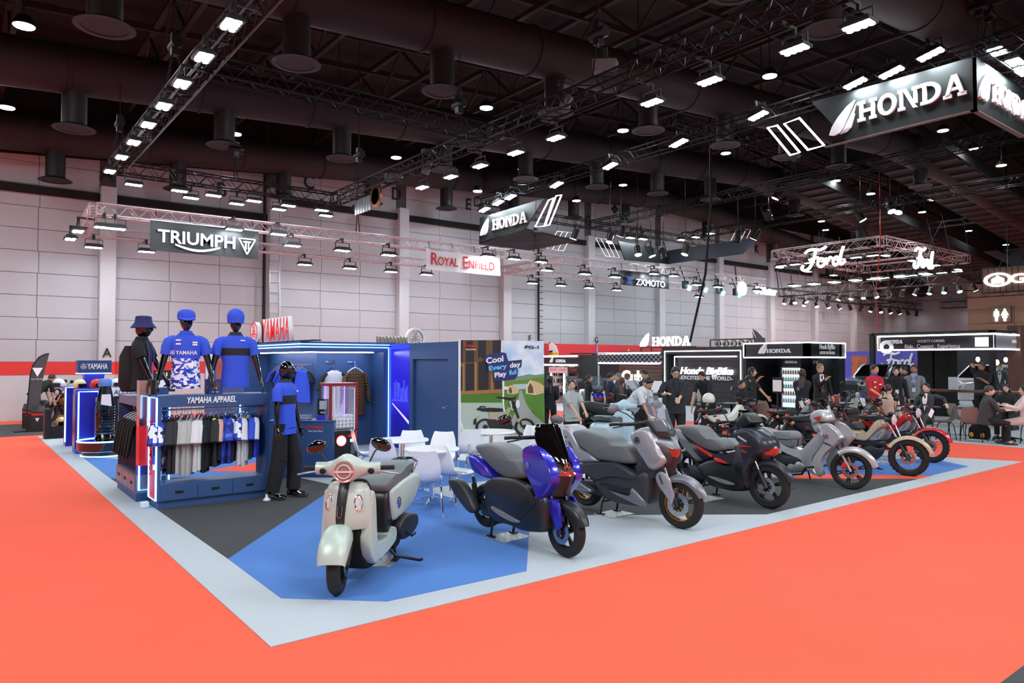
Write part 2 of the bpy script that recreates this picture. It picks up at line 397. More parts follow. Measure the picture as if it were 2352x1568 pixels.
for (x, y) in ((6.2, 9.3), (9.2, 7.3), (18, 7.6), (20, 7.7), (22, 8.2), (24, 4.6), (26, 4.6), (26, 2.2), (28, 2.4)):
    for i in range(3): M().box((x + i * .62, y, 11.02 + RZ(x)), (x + i * .62 + .5, y + .34, 11.06 + RZ(x))).obj('rooflight', SKY, ceiling, smooth=0)
DUCTS = {}
DUCTY = (-.5, 7.0, 13.5, 20.0, 26.2)
for y in DUCTY:
    zc = 8.15 + .6
    b = M(); P = [(x, y, zc + RZ(x)) for x in (-12, -6, 0, 6, 12, 18, 24, 30, 36, 44, 54, 64)]
    b.tube(P, .58, 20)
    for x in range(-10, 60, 3):
        b.tube([(x, y, zc + RZ(x)), (x + .06, y, zc + RZ(x + .06))], .61, 20)
    for x in range(-9, 60, 6): b.cyl((x, y, zc + RZ(x)), (x, y, 11.2 + RZ(x)), .02, 5)
    o = b.obj('air_duct', DUCT); tag(o, {-.5: 'round duct overhead, past the big fascia sign corner', 7.0: 'round duct overhead crossing above the near booth truss', 13.5: 'round duct overhead running behind the cross truss', 20.0: 'round duct overhead above the far side of the near booth', 26.2: 'round duct overhead along the top of the white wall'}[y], 'air duct')
    DUCTS[y] = o
d1 = M().lathe([(.27, .0), (.27, -.92), (.3, -.94), (.27, -.97)], n=22).mesh('diffuser', DIFF)
d2 = M().lathe([(.28, -.93), (.44, -1.0), (.47, -1.03), (.36, -1.03)], n=26, caps=False).mesh('rim', DIFF)
d3 = M().lathe([(.36, -1.02), (.2, -1.0), (.06, -1.0), (.02, -1.03)], n=22).mesh('core', DUCT)
for y, xs in ((26.2, (-1.2, 2.4, 5.94, 9.6, 13.2, 16.8, 20.5, 24.3, 28, 35, 42, 49, 56)), (20, (-1.2, 2.2, 5.69, 9.1, 12.72, 16.2, 19.8, 23.4, 27, 34, 41)), (13.5, (1.9, 5.18, 8.53, 11.9, 15.4, 19, 22.5, 26, 33)), (7.0, (AY(1690, 70, 7).x, AY(1900, 113, 7).x, 22, 26, 30)), (-.5, (20, 24, 28))):
    for x in xs:
        o = bpy.data.objects.new('diffuser', d1); COL.objects.link(o); o.parent = DUCTS[y]; o.location = (x, y, 8.35 + RZ(x))
        for n_, d_ in (('rim', d2), ('core', d3)):
            c = bpy.data.objects.new(n_, d_); COL.objects.link(c); c.parent = o
# soffit slabs in the falling half of the roof
RIB = mat('soffit_rib', '#2b2424', .8, var=.1)
for n, y in enumerate((-12, -6, 0, 6, 12, 18)):
    b = M(); r_ = M()
    P0 = Vector((29 + n * .6, y, 10.6)); P1 = Vector((63, y, 7.6)); d = (P1 - P0)
    b.prism([P0, P1, P1 + Vector((0, 0, .5)), P0 + Vector((0, 0, .5))], (0, 3.2, 0))
    o = b.obj('soffit', CEIL, ceiling, smooth=0)
    for i in range(30):
        p = P0 + d * (i + .5) / 30; r_.box((p.x, y + .1, p.z - .09), (p.x + .5, y + 3.1, p.z))
    tag(r_.obj('soffit_ribs', RIB, o, smooth=0), kind='stuff')
# high bay downlights
HB = mat('highbay_face', '#ffffff', .4, emit=E_HIGHBAY, ecol='#eaf4ff', var=0)
hb = thing('highbay_light', 'round white high bay light hanging from the dark ceiling', 'ceiling light', group='high bay lights')
M().lathe([(.13, .2), (.2, .06), (.21, 0), (.2, -.0)], n=14).obj('housing', BLACK, hb)
M().lathe([(.185, -.012), (.18, -.004)], n=14).obj('lens', HB, hb)

first = True; HBP = []; HBO = []
for px, py in ((55, 60), (15, 247), (687, 160), (540, 308), (910, 362), (1117, 248), (1200, 389), (1431, 300), (1431, 425), (1667, 352), (1768, 175), (1097, 439), (1324, 461), (2166, 300), (2235, 341), (2080, 377), (1921, 415), (2000, 445), (2140, 459), (2300, 380), (2230, 480), (1766, 495), (1896, 528), (1976, 545), (2118, 487), (1887, 508), (2297, 430), (2310, 562), (1954, 488), (2225, 530), (1548, 335)):
    r = ray(px, py); t = 8
    for _ in range(12):
        p = EYE + r * t; t = (8.55 + (RZ(p.x) if p.x < 32 else RZ(32) * .7) - CAM_H) / r.z
    if (r * t).y > 24.5: t = 24.5 / r.y
    HBP.append(EYE + r * t)
for x in (-9, -3, 4, 11, 18): 
    for y in (-12, -5, 1.5): HBP.append(Vector((x, y, 8.9 + RZ(x))))
for p in HBP:
    lb = 'round white high bay light hanging from the dark ceiling'
    if first: o = hb; hb.location = p; first = False
    else: o = dup(hb, p)
    HBO.append(o)
for o, p in zip(HBO, HBP):
    M().cyl((0, 0, .2), (0, 0, 11.46 + (.0708 * p.x if p.x < 32 else 2.27 - .1 * (p.x - 32)) - p.z), .015, 5).obj('rod', BLACK, o)
# ================= lighting trusses, flood lamps, hanging signs =================
TB = mat('truss_black', '#1b191a', .4, .6); TA = mat('truss_silver', '#cfc6c8', .45, .6)
LENS = mat('flood_lens', '#ffffff', .4, emit=E_FLOOD, ecol='#e9f5ff', var=0)
def ceil_z(x): return 10.95 + RZ(x)
def truss(label, p, q, m, w=.3, cables=(), step=.5, group=None, hoist=True, top=None):
    """box truss of four tubes with zigzag lacing, hung by cables"""
    p = Vector(p); q = Vector(q); d = (q - p); L = d.length; d.normalize(); s = d.cross(Vector((0, 0, 1))).normalized(); u = Vector((0, 0, 1))
    t = thing('lighting_truss', label, 'truss', p, group=group); h = w / 2; lace = M(); n = max(2, round(L / step))
    for a, b in ((-1, -1), (1, -1), (1, 1), (-1, 1)):
        o = s * a * h + u * b * h
        M().cyl(o, o + d * L, .024, 6).obj('chord', m, t)
    for i in range(n):
        x0, x1, xm = L * i / n, L * (i + 1) / n, L * (i + .5) / n
        for a in (-1, 1):
            A = s * a * h
            lace.tube([A - u * h + d * x0, A + u * h + d * xm, A - u * h + d * x1], .011, 4)
            B = u * a * h
            lace.tube([B - s * h + d * x0, B + s * h + d * xm, B - s * h + d * x1], .011, 4)
    for x in (0, L):
        for a, b, c, e in ((-1, -1, 1, -1), (1, -1, 1, 1), (1, 1, -1, 1), (-1, 1, -1, -1)):
            lace.cyl(s * a * h + u * b * h + d * x, s * c * h + u * e * h + d * x, .02, 5)
    tag(lace.obj('lacing', m, t), kind='stuff')
    for c in cables:
        x = L * c; base = d * x + u * h; zt = (top or ceil_z((p + d * x).x)) - p.z
        b = M().cyl(base + u * .9, Vector((base.x, base.y, zt)), .012, 5)
        for a in (-1, 1): b.cyl(base + s * a * h, base + u * .9, .016, 5)
        b.obj('hanging_cable', MATTE, t)
        if hoist:
            M().cyl(base + u * .82 - d * .18, base + u * .82 + d * .2, .1, 10).box(base + u * .62 + Vector((-.07, -.07, 0)), base + u * 1.02 + Vector((.07, .07, 0))).obj('hoist', BLACK, t)
    return t
def flood_proto():
    t = thing('flood_lamp', 'flood lamp', 'flood lamp')
    M().box((-.2, -.13, .0), (.2, .13, .05)).box((-.17, -.1, .05), (.17, .1, .09)).obj('body', BLACK, t, bevel=.008)
    l = M()
    for i in range(4):
        for j in range(2):
            x, y = -.141 + .094 * i, -.052 + .104 * j
            l.lathe([(.044, -.004), (.04, -.012)], (x, y, 0), n=8)
    l.obj('lens_grid', LENS, t)
    M().bar((-.19, 0, .03), (-.19, 0, .2), .03, .012).bar((.19, 0, .03), (.19, 0, .2), .03, .012).bar((-.19, 0, .2), (.19, 0, .2), .03, .012).cyl((0, 0, .19), (0, 0, .3), .03, 8).bar((0, .03, .3), (0, -.34, .3), .04, .04).obj('yoke', BLACK, t)
    return t
FLOOD = flood_proto(); FLOOD_USED = [0]
def flood(p, rz=0, label='white flood lamp', group='flood lamps', tilt=(0, 0), sc=1.0):
    if not FLOOD_USED[0]:
        FLOOD_USED[0] = 1; t = FLOOD; t.location = p; t.rotation_euler = (tilt[0], tilt[1], rz); tag(t, label, 'flood lamp', group)
    else: t = dup(FLOOD, p, label=label, group=group, rot=(tilt[0], tilt[1], rz))
    t.scale = (sc, sc, sc); return t
ZT = 6.7
A_ = AZ(265, 385, ZT); B_ = AZ(790, 450, ZT); YT = 20.0; X1 = 3.1; X2 = 8.9
truss('black box truss over the aisle side of the clothing stand', (X1, 4.2, ZT), (X1, YT, ZT), TB, cables=(.3, .62, .97))
truss('black box truss running along the back of the near booth, lamps hung below', (X1, YT, ZT), (X2, YT, ZT), TB, cables=(.5,))
truss('black box truss rising over the white tables and the bikes', (X2, YT, ZT), (X2, 4.2, ZT), TB, cables=(.1, .42, .7))
truss('black unlit cross truss between the two long booth trusses', (X1, 12.2, ZT), (X2, 12.2, ZT), TB)
truss('black box truss above the front edge of the near booth', (X1, 4.2, ZT), (X2, 4.2, ZT), TB)
for px, py in ((437, 8), (389, 92), (355, 160), (328, 217), (303, 264), (281, 308), (264, 345), (246, 380)):
    p = AZ(px, py, ZT - .32); flood((X1 - .33, min(p.y, 19.85), ZT - .45), PI / 2, 'eight-lens flood lamp on the aisle side truss', 'flood lamps on the aisle side truss')
for y in (4.6, 6, 7.5): flood((X1 - .33, y, ZT - .45), PI / 2, 'eight-lens flood lamp on the aisle side truss', 'flood lamps on the aisle side truss')
for px, py in ((307, 403), (412, 420), (490, 429), (583, 441), (662, 452), (738, 460)):
    flood((AY(px, py, YT - .3).x, YT - .33, ZT - .45), PI, 'flood lamp under the back truss of the near booth', 'flood lamps under the back truss')
for px, py in ((440, 409), (545, 427), (642, 439), (780, 455)):
    flood((min(8.75, AY(px, py, YT + .3).x), YT + .33, ZT - .45), 0, 'flood lamp on the wall side of the back truss', 'flood lamps behind the back truss')
for px, py in ((1617, 45), (1485, 110), (1265, 222), (1173, 270), (1092, 312), (1025, 347), (960, 379), (820, 431)):
    p = AX(px, py, X2 + .2); flood((X2 + .33, min(p.y, 19.85), ZT - .45), -PI / 2, 'flood lamp on the truss above the white tables', 'flood lamps on the table side truss')
for y in (4.5, 5.4): flood((X2 + .33, y, ZT - .45), -PI / 2, 'flood lamp on the truss above the white tables', 'flood lamps on the table side truss')
for x in (3.6, 4.6, 5.6, 6.6, 7.6, 8.5): flood((x, 3.87, ZT - .45), PI, 'flood lamp on the front booth truss', 'flood lamps on the front truss')
def horn(p, rz, label):
    t = thing('loudspeaker', label, 'loudspeaker', p, rz)
    M().loft([[(x, y * s, z * s) for y, z in [(-.13, -.11), (.13, -.11), (.13, .11), (-.13, .11)]] for x, s in ((-.22, .75), (.22, 1))]).obj('cabinet', GREYP, t, bevel=.03)
    M().box((.215, -.1, -.08), (.228, .1, .08)).obj('grille', BLACK, t)
    M().box((-.04, -.02, .08), (.04, .02, .32)).obj('bracket', BLACK, t); return t
horn(AX(1390, 150, X2 + .1), 2.2, 'grey loudspeaker slung under the truss near the fascia sign'); horn(AX(905, 408, X2 + .1), 2.4, 'grey loudspeaker under the far end of the table side truss')
horn(AX(322, 312, X1 + .3), .4, 'grey loudspeaker under the aisle side truss')
def moving_head(p, label, k=1.):
    t = thing('moving_head_lamp', label, 'stage lamp', p); t.scale = (k, k, k)
    M().box((-.14, -.1, .22), (.14, .1, .34)).obj('base', BLACK, t, bevel=.02)
    M().bar((-.13, 0, .24), (-.13, 0, -.08), .08, .03).bar((.13, 0, .24), (.13, 0, -.08), .08, .03).bar((-.15, 0, .24), (.15, 0, .24), .05, .03).obj('yoke', BLACK, t)
    M().lathe([(.05, .12), (.1, .06), (.105, -.16), (.09, -.22)], (0, 0, -.04), (.2, -.3, 1), n=14).obj('head', GREYP, t)
    return t
moving_head(AX(1302, 225, X2 + .1), 'moving head stage lamp under the truss above the tables'); moving_head(AX(982, 375, X2 + .1), 'moving head stage lamp at the far end of the table side truss')
# --- silver trusses of the stands along the wall, with banners ---
ZB = 5.95
def b_lab(i): return 'silver box truss %s' % i
truss(b_lab('carrying the three brand banners before the wall'), (2.95, 21.9, ZB), (33, 21.2, ZB), TA, cables=(.25, .5), hoist=True)
truss(b_lab('close to the white wall behind the banners'), (3.1, 25.9, ZB), (33, 25.2, ZB), TA)
truss(b_lab('closing the banner frame above the feather flag'), (2.95, 21.9, ZB), (3.1, 25.9, ZB), TA)
truss(b_lab('crossing to the wall beside the white banner'), (19.3, 21.5, ZB), (19.4, 25.5, ZB), TA)
for px, py in ((240, 489), (265, 491), (667, 530), (780, 541), (885, 552), (1240, 588), (1325, 597), (1393, 605), (1575, 624), (1623, 632), (1710, 641)):
    p = AY(px, py, 21.6); flood((p.x, 21.9 - (p.x - 2.95) * .0233 - .36, ZB - .53), PI, 'flood lamp on the silver banner truss', 'flood lamps on the banner truss', sc=1.25)
for px, py in ((215, 540), (335, 549), (695, 578), (797, 589), (890, 593), (970, 602), (1208, 624), (1272, 630), (1335, 635), (1397, 640), (1580, 655)):
    p = AY(px, py, 25.6); flood((p.x, 25.9 - (p.x - 3.1) * .0234 - .36, ZB - .53), PI, 'flood lamp on the wall side silver truss', 'flood lamps on the wall side silver truss', sc=1.25)
for y in (22.6, 24.2): flood((2.62, y, ZB - .53), PI / 2, 'flood lamp on the end of the silver banner frame', 'flood lamps on the end of the banner frame', sc=1.25)
BAN = mat('banner_black', '#0d0d0f', .5, bump=.5, bs=3); BANW = mat('banner_white', '#f6f2f2', .6)
def banner(label, x0, x1, zt, zb, y, m):
    t = thing('hanging_banner', label, 'banner', ((x0 + x1) / 2, y, zt)); w = (x1 - x0) / 2; h = zt - zb; b = M(); nx, nz = 28, 10
    vs = []
    for s in (0, 1):
        for i in range(nx + 1):
            for j in range(nz + 1):
                x = -w + 2 * w * i / nx; z = -h * j / nz
                vs.append((x, .02 * math.sin(x * 4 + z * 2.2) + .014 * math.sin(x * 9 - z * 3) - .01 + s * .012, z))
    N1 = (nx + 1) * (nz + 1); fs = []
    for i in range(nx):
        for j in range(nz):
            a = i * (nz + 1) + j; q = (a, a + 1, a + nz + 2, a + nz + 1); fs.append(q); fs.append(tuple(N1 + k for k in q[::-1]))
    for i in range(nx): fs += [(i * (nz + 1), (i + 1) * (nz + 1), N1 + (i + 1) * (nz + 1), N1 + i * (nz + 1)), tuple(k + nz for k in (N1 + i * (nz + 1), N1 + (i + 1) * (nz + 1), (i + 1) * (nz + 1), i * (nz + 1)))]
    b.add(vs, fs).obj('cloth', m, t, smooth=80)
    M().cyl((-w, 0, .01), (w, 0, .01), .02, 8).obj('rail', TA, t)
    for s in (-.9, -.3, .3, .9): M().cyl((s * w, 0, 0), (s * w, .1, .3), .012, 5).obj('strap', MATTE, t)
    return t, w, h
def bfr(x, z): return frame((x, -.045, z), (1, 0, 0), (0, 0, 1))
p = AY(345, 503, 21.75); q = AY(592, 590, 21.75)
t, w, h = banner('black banner with white motorcycle maker lettering and a triangle badge', p.x, q.x, ZB - .12, q.z - .08, 21.72, BAN)
text('TRIUMPH', .34, bfr(-.24, -.62), WHITEP, parent=t, bold=.03, width=2.1)
b = M(); arc = [(-.55 + .087 * i, -.62 - .13 * math.sin(PI * (i + .5) / 14.5)) for i in range(15)]
b.prism([bfr(x - .3, z) @ Vector((0, 0, 0)) for x, z in arc] + [bfr(x - .3, z - .05 - .02 * math.sin(PI * i / 14)) @ Vector((0, 0, 0)) for i, (x, z) in list(enumerate(arc))[::-1]], (0, -.01, 0)).obj('swoosh', WHITEP, t)
b = M()
for k, (x0, z0, x1, z1) in enumerate(((.9, -.3, 1.38, -.3), (1.38, -.3, 1.14, -.76), (1.14, -.76, .9, -.3), (1.03, -.39, 1.25, -.39), (1.1, -.39, 1.1, -.62), (1.18, -.39, 1.18, -.62))):
    b.bar((x0, -.05 - .002 * k, z0), (x1, -.05 - .002 * k, z1), .012, .035, up=(0, 1, 0)) if False else b.prism([Vector((x0, -.045, z0)) + Vector((-(z1 - z0), 0, x1 - x0)).normalized() * .02, Vector((x0, -.045, z0)) - Vector((-(z1 - z0), 0, x1 - x0)).normalized() * .02, Vector((x1, -.045, z1)) - Vector((-(z1 - z0), 0, x1 - x0)).normalized() * .02, Vector((x1, -.045, z1)) + Vector((-(z1 - z0), 0, x1 - x0)).normalized() * .02], (0, -.01 - .001 * k, 0))
b.obj('triangle_badge', WHITEP, t)
p = AY(976, 565, 21.55); q = AY(1146, 636, 21.55)
t, w, h = banner('white banner with red lettering hung from the silver truss', p.x, q.x, ZB - .12, q.z + .03, 21.5, BANW)
RI = mat('banner_red_ink', '#d4222a', .5)
text('R', .42, bfr(-1.3, -.56), RI, parent=t, bold=.01, width=.28); text('OYAL', .3, bfr(-.72, -.56), RI, parent=t, bold=.01, width=.86)
text('E', .42, bfr(.02, -.58), RI, parent=t, bold=.01, width=.22); text('NFIELD', .3, bfr(.74, -.57), RI, parent=t, bold=.01, width=1.16)
p = AY(1420, 612, 21.45); q = AY(1532, 664, 21.45)
t, w, h = banner('smaller black banner with white lettering and a blue mark', p.x, q.x, ZB - .12, q.z, 21.36, BAN)
text('ZXMOTO', .27, bfr(.34, -.62), WHITEP, parent=t, bold=.03, width=1.95)
BL = mat('blue_mark', '#2f55c8', .4)
b = M().prism([(-1.3, -.05, -.28), (-.8, -.05, -.28), (-1.1, -.05, -.46)], (0, -.01, 0)).prism([(-1.34, -.05, -.62), (-.84, -.05, -.62), (-1.04, -.05, -.44)], (0, -.01, 0)); b.obj('blue_mark', BL, t)
for x in (6.4, 7.7): flood((x, 21.9 - (x - 2.95) * .0233 - .4, ZB - .23), PI, 'flood lamp lighting the black lettered banner from above', 'flood lamps over the wide black banner', sc=1.2)
for x in (15.4, 16.6, 17.9): flood((x, 21.9 - (x - 2.95) * .0233 - .4, ZB - .23), PI, 'flood lamp lighting the white banner from above', 'flood lamps over the white banner', sc=1.2)
for x in (24.3, 25.6): flood((x, 21.9 - (x - 2.95) * .0233 - .4, ZB - .23), PI, 'flood lamp lighting the small black banner', 'flood lamps over the small black banner', sc=1.2)
# round reversed sign slung from the far end of the table side truss
t = thing('hanging_letter_sign', 'back of a hanging letter sign with a round emblem under the truss corner', 'sign', AX(835, 462, X2 + .1))
for i in range(6): M().box((-.02, -.45 + i * .17, -.32), (.02, -.33 + i * .17, .1)).obj('letter_back', ALU, t, bevel=.01)
M().lathe([(.3, -.03), (.3, .03), (.22, .03), (.22, -.03)], (0, -.75, .0), (1, 0, 0), n=24).obj('emblem_back', mat('copper', '#c58a66', .3, .9), t)
b = M()
for z in (-.2, 0, .12): b.bar((.03, -.95, z), (.03, .55, z), .02, .02)
for y in (-.9, -.4, .1, .5): b.bar((.03, y, -.3), (.03, y, .5), .02, .02)
b.obj('grid_frame', BLACK, t)
# --- black trusses and fascia signs of the stand across the red aisle ---
FAS = mat('fascia_dark', '#1d2322', .5, var=.05); FAS2 = mat('fascia_under', '#151617', .6)
XH = 18.2
def fascia(label, pts, d, under=None):
    t = thing('hanging_fascia_sign', label, 'sign', pts[0]); o = Vector(pts[0])
    M().prism([Vector(p) - o for p in pts], d).obj('face', FAS, t, smooth=0); return t
zt, zb = 9.2, 8.02   # scaled with the distance chosen for the stand
k = XH / 19.0
def hz(z): return CAM_H + (z - CAM_H) * k
yA, yB, yC = 6.51 * k, 10.1 * k, 9.3 * k
t = fascia('big dark fascia sign with winged emblem, its lit corner over the aisle', [(XH, yA, hz(7.86)), (XH, yC + .3, hz(7.86)), (XH, yB + .5, hz(9.2)), (XH, yA, hz(9.1))], (.06, 0, 0))
o = Vector((XH, yA, hz(7.86)))
M().prism([(0, .0, 0), (3.2, 0, 0), (3.2, 0, 1.2), (0, 0, 1.2)], (0, .06, 0)).obj('side_face', FAS, t, smooth=0)
M().box((0, 0, -.03), (.12, 3.6, .0)).box((0, 0, -.03), (3.2, .12, .0)).obj('bottom_edge', mat('fascia_soffit', '#6b5a55', .6), t, smooth=0)
ya, yb, yw = [AX(x, 250, XH).y - yA for x in (1972, 2222, 1962)]; fr = frame((-.0, (ya + yb) / 2, .38), (0, -1, 0), (0, 0, 1)); slab_text('HONDA', .52, fr, WHITE, parent=t, depth=.07, width=ya - yb)
wing(.8, frame((-.0, AX(1906, 270, XH).y - yA, .2), (0, -1, 0), (0, 0, 1)), WHITE, parent=t, depth=.06)
fr = frame((2.1, 0, .36), (1, 0, 0), (0, 0, 1)); slab_text('HONDA', .5, fr, WHITE, 'side_lettering', t, depth=.07, width=2.3); wing(.8, frame((.1, 0, .26), (1, 0, 0), (0, 0, 1)), WHITE, 'side_emblem', t, depth=.06)
def parallelogram(label, pts, m=NEONW, r=.025):
    t = thing('outline_light_sign', label, 'light sign', pts[0][0]); o = Vector(pts[0][0])
    for q in pts: M().tube([Vector(v) - o for v in q], r, 6, closed=True).obj('light_tube', m, t)
    return t
def quad(px, X): return [tuple(AX(a, b, X)) for a, b in px]
parallelogram('two slanted lit outline frames beside the big fascia sign', [quad([(1763, 293), (1785, 288), (1837, 350), (1815, 356)], XH), quad([(1801, 284), (1836, 271), (1893, 334), (1856, 344)], XH)], r=.03)
d1 = quad([(1100, 560), (1205, 525), (1250, 455), (1102, 500)], XH)
t = fascia('dark fascia sign with winged emblem hanging beside the bay letters', d1, (.06, 0, 0))
o = Vector(d1[0]); e = [Vector(v) - o for v in d1]
M().prism([(0, 0, -.02), e[1] - Vector((0, 0, .02)), (2.9, e[1].y, -.02), (2.9, 0, -.02)], (0, 0, .05)).obj('soffit', FAS2, t, smooth=0)
mid = (e[0] + e[1]) / 2
ya, yb = [AX(x, 520, XH).y - o.y for x in (1131, 1213)]; slab_text('HONDA', .46, frame((0, (ya + yb) / 2, .44), (0, -1, 0), (0, 0, 1)), WHITE, parent=t, depth=.06, width=ya - yb - .1); wing(.72, frame((0, AX(1104, 530, XH).y - o.y, .32), (0, -1, 0), (0, 0, 1)), WHITE, parent=t, depth=.06)
parallelogram('two slanted lit outline frames beside the hanging fascia near the letters', [quad([(1229, 521), (1260, 460), (1272, 454), (1250, 519)], XH), quad([(1252, 519), (1277, 450), (1290, 447), (1262, 516)], XH)], r=.03)
b = M()
ZH = hz(9.32)
truss('black box truss along the aisle front of the winged emblem stand', (XH + .25, 3.5, ZH), (XH + .25, 26.2, ZH), TB, cables=(.12, .45, .97), w=.36, step=.6)
truss('black box truss on the near end of the winged emblem stand', (XH + .25, 6.2, ZH), (36, 6.2, ZH), TB, w=.36, step=.6, cables=(.03,))
truss('black box truss on the wall end of the winged emblem stand', (XH + .25, 25.9, ZH - .3), (37, 25.6, ZH - .3), TB, w=.36, step=.6, cables=(.45, .85))
truss('black cross truss over the middle of the winged emblem stand', (25.5, 26, ZH - .2), (25.5, 4, ZH - .2), TB, w=.36, step=.6, cables=(.5,))
truss('black truss on the far side of the winged emblem stand', (33, 26, ZH), (33, 6, ZH), TB, w=.36, step=.6, cables=(.3,))
truss('thin black truss with spotlights above the far stand', (44, 22, 9.6), (44, 2, 9.6), TB, step=.8, cables=(.5,))
truss('thin black truss crossing the roof past the fascia', (19, 15.5, 10.0), (34, 15.5, 10.2), TB, step=.7, cables=(.5,))
for px, py in ((2140, 127), (2050, 168), (1967, 193), (1744, 267), (1563, 329), (1404, 382), (1281, 425), (1175, 453), (1147, 466), (1115, 482)):
    p = AX(px, py, XH - .25); flood((XH - .3, p.y, p.z), PI / 2, 'flood lamp on the winged emblem stand front truss', 'flood lamps on the aisle front truss', sc=1.45, tilt=(0, .2))
for px, py in ((2290, 118), (2330, 143), (2350, 166)):
    p = AY(px, py, 5.9); flood((p.x, 5.9, p.z), 0, 'flood lamp on the near end truss past the sign corner', 'flood lamps on the near end truss', sc=1.4)
t = fascia('dark unlettered fascia seen from behind, spotlit from above', [tuple(AY(a, b, 25.3)) for a, b in ((1420, 553), (1536, 575), (1536, 606), (1436, 597))], (0, .06, 0))
o = Vector(AY(1420, 553, 25.3)); w_ = [Vector(AY(a, b, 25.3)) - o for a, b in ((1536, 575), (1536, 606))]
b = M(); b.prism([w_[0], w_[0] + Vector((0, -5.6, 0)), w_[1] + Vector((0, -4.6, 0)), w_[1]], (.06, 0, 0)).obj('side_face', mat('fascia_blue', '#1b2230', .5), t, smooth=0)
for i, (px, py) in enumerate(((1448, 546), (1476, 549), (1565, 551), (1596, 545), (1630, 537))):
    p = AY(px, py, 25.0); flood((p.x, 25.0 - .02 * i, p.z), 0, 'flood lamp over the fascia seen from behind', 'flood lamps over the fascia seen from behind', sc=1.3)
for lb, Q in (('thin slanted outline frame under the wall end truss beside the dark fascia soffit', ((1280, 531), (1316, 534), (1294, 576), (1256, 571))), ('thin slanted outline frame before the wall column, left of the unlettered fascia', ((1368, 546), (1404, 551), (1423, 592), (1391, 588))), ('thin slanted outline frame beyond the unlettered fascia', ((1690, 529), (1725, 526), (1700, 580), (1664, 583)))):
    Y_ = 25.5; P = [Vector(AY(x, y, Y_)) for x, y in Q]; t = thing('outline_light_sign', lb.replace(', left of', ' next to'), 'light sign', P[0]); o = P[0]
    M().tube([p - o for p in P], .02, 5, closed=True).obj('frame_tube', mat('frame_pale', '#e8e8ee', .4, emit=.6), t)
    for k in (.33, .66): M().cyl(P[0].lerp(P[1], k) - o, P[3].lerp(P[2], k) - o, .016, 5).obj('inner_bar', mat('frame_pale', '#e8e8ee'), t)
    M().cyl((0, 0, 0), (0, 0, 11.2 + RZ(o.x) - o.z), .01, 5).obj('hanging_cable', BLACK, t)
spot_m = mat('spot_face', '#ffffff', .4, emit=25., ecol='#ffffff', var=0)
SPOT = [None]; SPR = []
def spot(p, aim, label, group, k=1.):
    if SPOT[0] is None:
        t = thing('spotlight', label, 'spotlight', p, group=group)
        M().lathe([(.05, .2), (.09, .16), (.1, -.1), (.12, -.12)], n=12).obj('barrel', BLACK, t)
        M().lathe([(.1, -.122), (.098, -.116)], n=12).obj('lens', spot_m, t)
        M().bar((0, .11, 0), (0, .11, .34), .03, .01).bar((0, -.11, 0), (0, -.11, .34), .03, .01).bar((0, -.11, .34), (0, .11, .34), .03, .01).obj('yoke', BLACK, t); SPOT[0] = t
    else: t = dup(SPOT[0], p, label=label, group=group)
    t.rotation_euler = aim; t.scale = (k, k, k); return t
for i, (px, py) in enumerate(((1320, 540), (1402, 548), (1465, 577), (1495, 580), (1523, 583), (1512, 487), (1427, 534), (1575, 576))):
    SPR.append(spot(AD(px, py, 32), (.3, .2, i), 'black spotlight hanging below the wall end truss', 'spotlights below the wall end truss', 1.5))
for i, (px, py) in enumerate(((1785, 447), (2065, 480), (2045, 478), (1977, 498), (1765, 497), (1695, 545), (1735, 540))):
    o_ = spot(AD(px, py, 34), (.4, .3, i), 'black spotlight on a truss deep in the hall', 'spotlights deep in the hall', 1.7)
    SPR.append(o_)
for o_ in SPR:
    p = o_.location; mi = (Matrix.Translation(p) @ o_.rotation_euler.to_matrix().to_4x4() @ Matrix.Scale(o_.scale.x, 4)).inverted()
    M().cyl(mi @ Vector((p.x, p.y, p.z)), mi @ Vector((p.x, p.y, 11.3 + RZ(p.x))), .012, 5).obj('rod', BLACK, o_)
# --- ring truss with script signs ---
ZF = 8.2
R4 = [AZ(*q, ZF) for q in ((1780, 585), (2000, 548), (2215, 592), (2025, 618))]
x0, x1 = R4[0].x, (R4[2].x + R4[3].x) / 2; y0, y1 = R4[1].y, R4[0].y
for lb, a, b_ in (('aisle side', (x0, y1), (x0, y0)), ('near side', (x0, y0), (x1, y0)), ('far side', (x1, y0), (x1, y1)), ('wall side', (x0, y1), (x1, y1)), ('middle', ((x0 + x1) / 2, y1), ((x0 + x1) / 2, y0))):
    truss('silver truss on the %s of the frame with white script signs' % lb, a + (ZF,), b_ + (ZF,), TA, w=.5, step=1.0, cables=(.5,) if lb != 'middle' else (), hoist=False)
for i in range(7):
    f_ = (i + .4) / 7; ya = y1 + (y0 - y1) * f_; xa = x0 + (x1 - x0) * f_
    for X in (x0, x1): flood((X + .1, ya, ZF - .7), -PI / 2, 'lamp on the silver frame with script signs', 'lamps on the silver frame', sc=1.5)
    if i % 2 == 0:
        for Y in (y0, y1): flood((xa, Y + .1, ZF - .7), 0, 'lamp on the silver frame with script signs', 'lamps on the silver frame', sc=1.5)
SCRIPT = [[(-.1, .95), (.1, 1.1), (.45, 1.12), (.8, 1.05), (1.15, 1.2)], [(.55, 1.08), (.42, .6), (.2, .15), (-.1, .0), (-.3, .12), (-.2, .3)], [(.15, .55), (.4, .6), (.68, .66)],
          [(.98, .52), (.72, .55), (.66, .25), (.85, .12), (1.05, .3), (.98, .55)], [(1.05, .42), (1.2, .55), (1.16, .2)], [(1.2, .4), (1.36, .58), (1.46, .5)],
          [(1.9, .5), (1.66, .55), (1.52, .3), (1.66, .12), (1.86, .3), (1.96, .55)], [(2.12, 1.1), (1.98, .7), (1.9, .3), (1.98, .14), (2.2, .3)]]
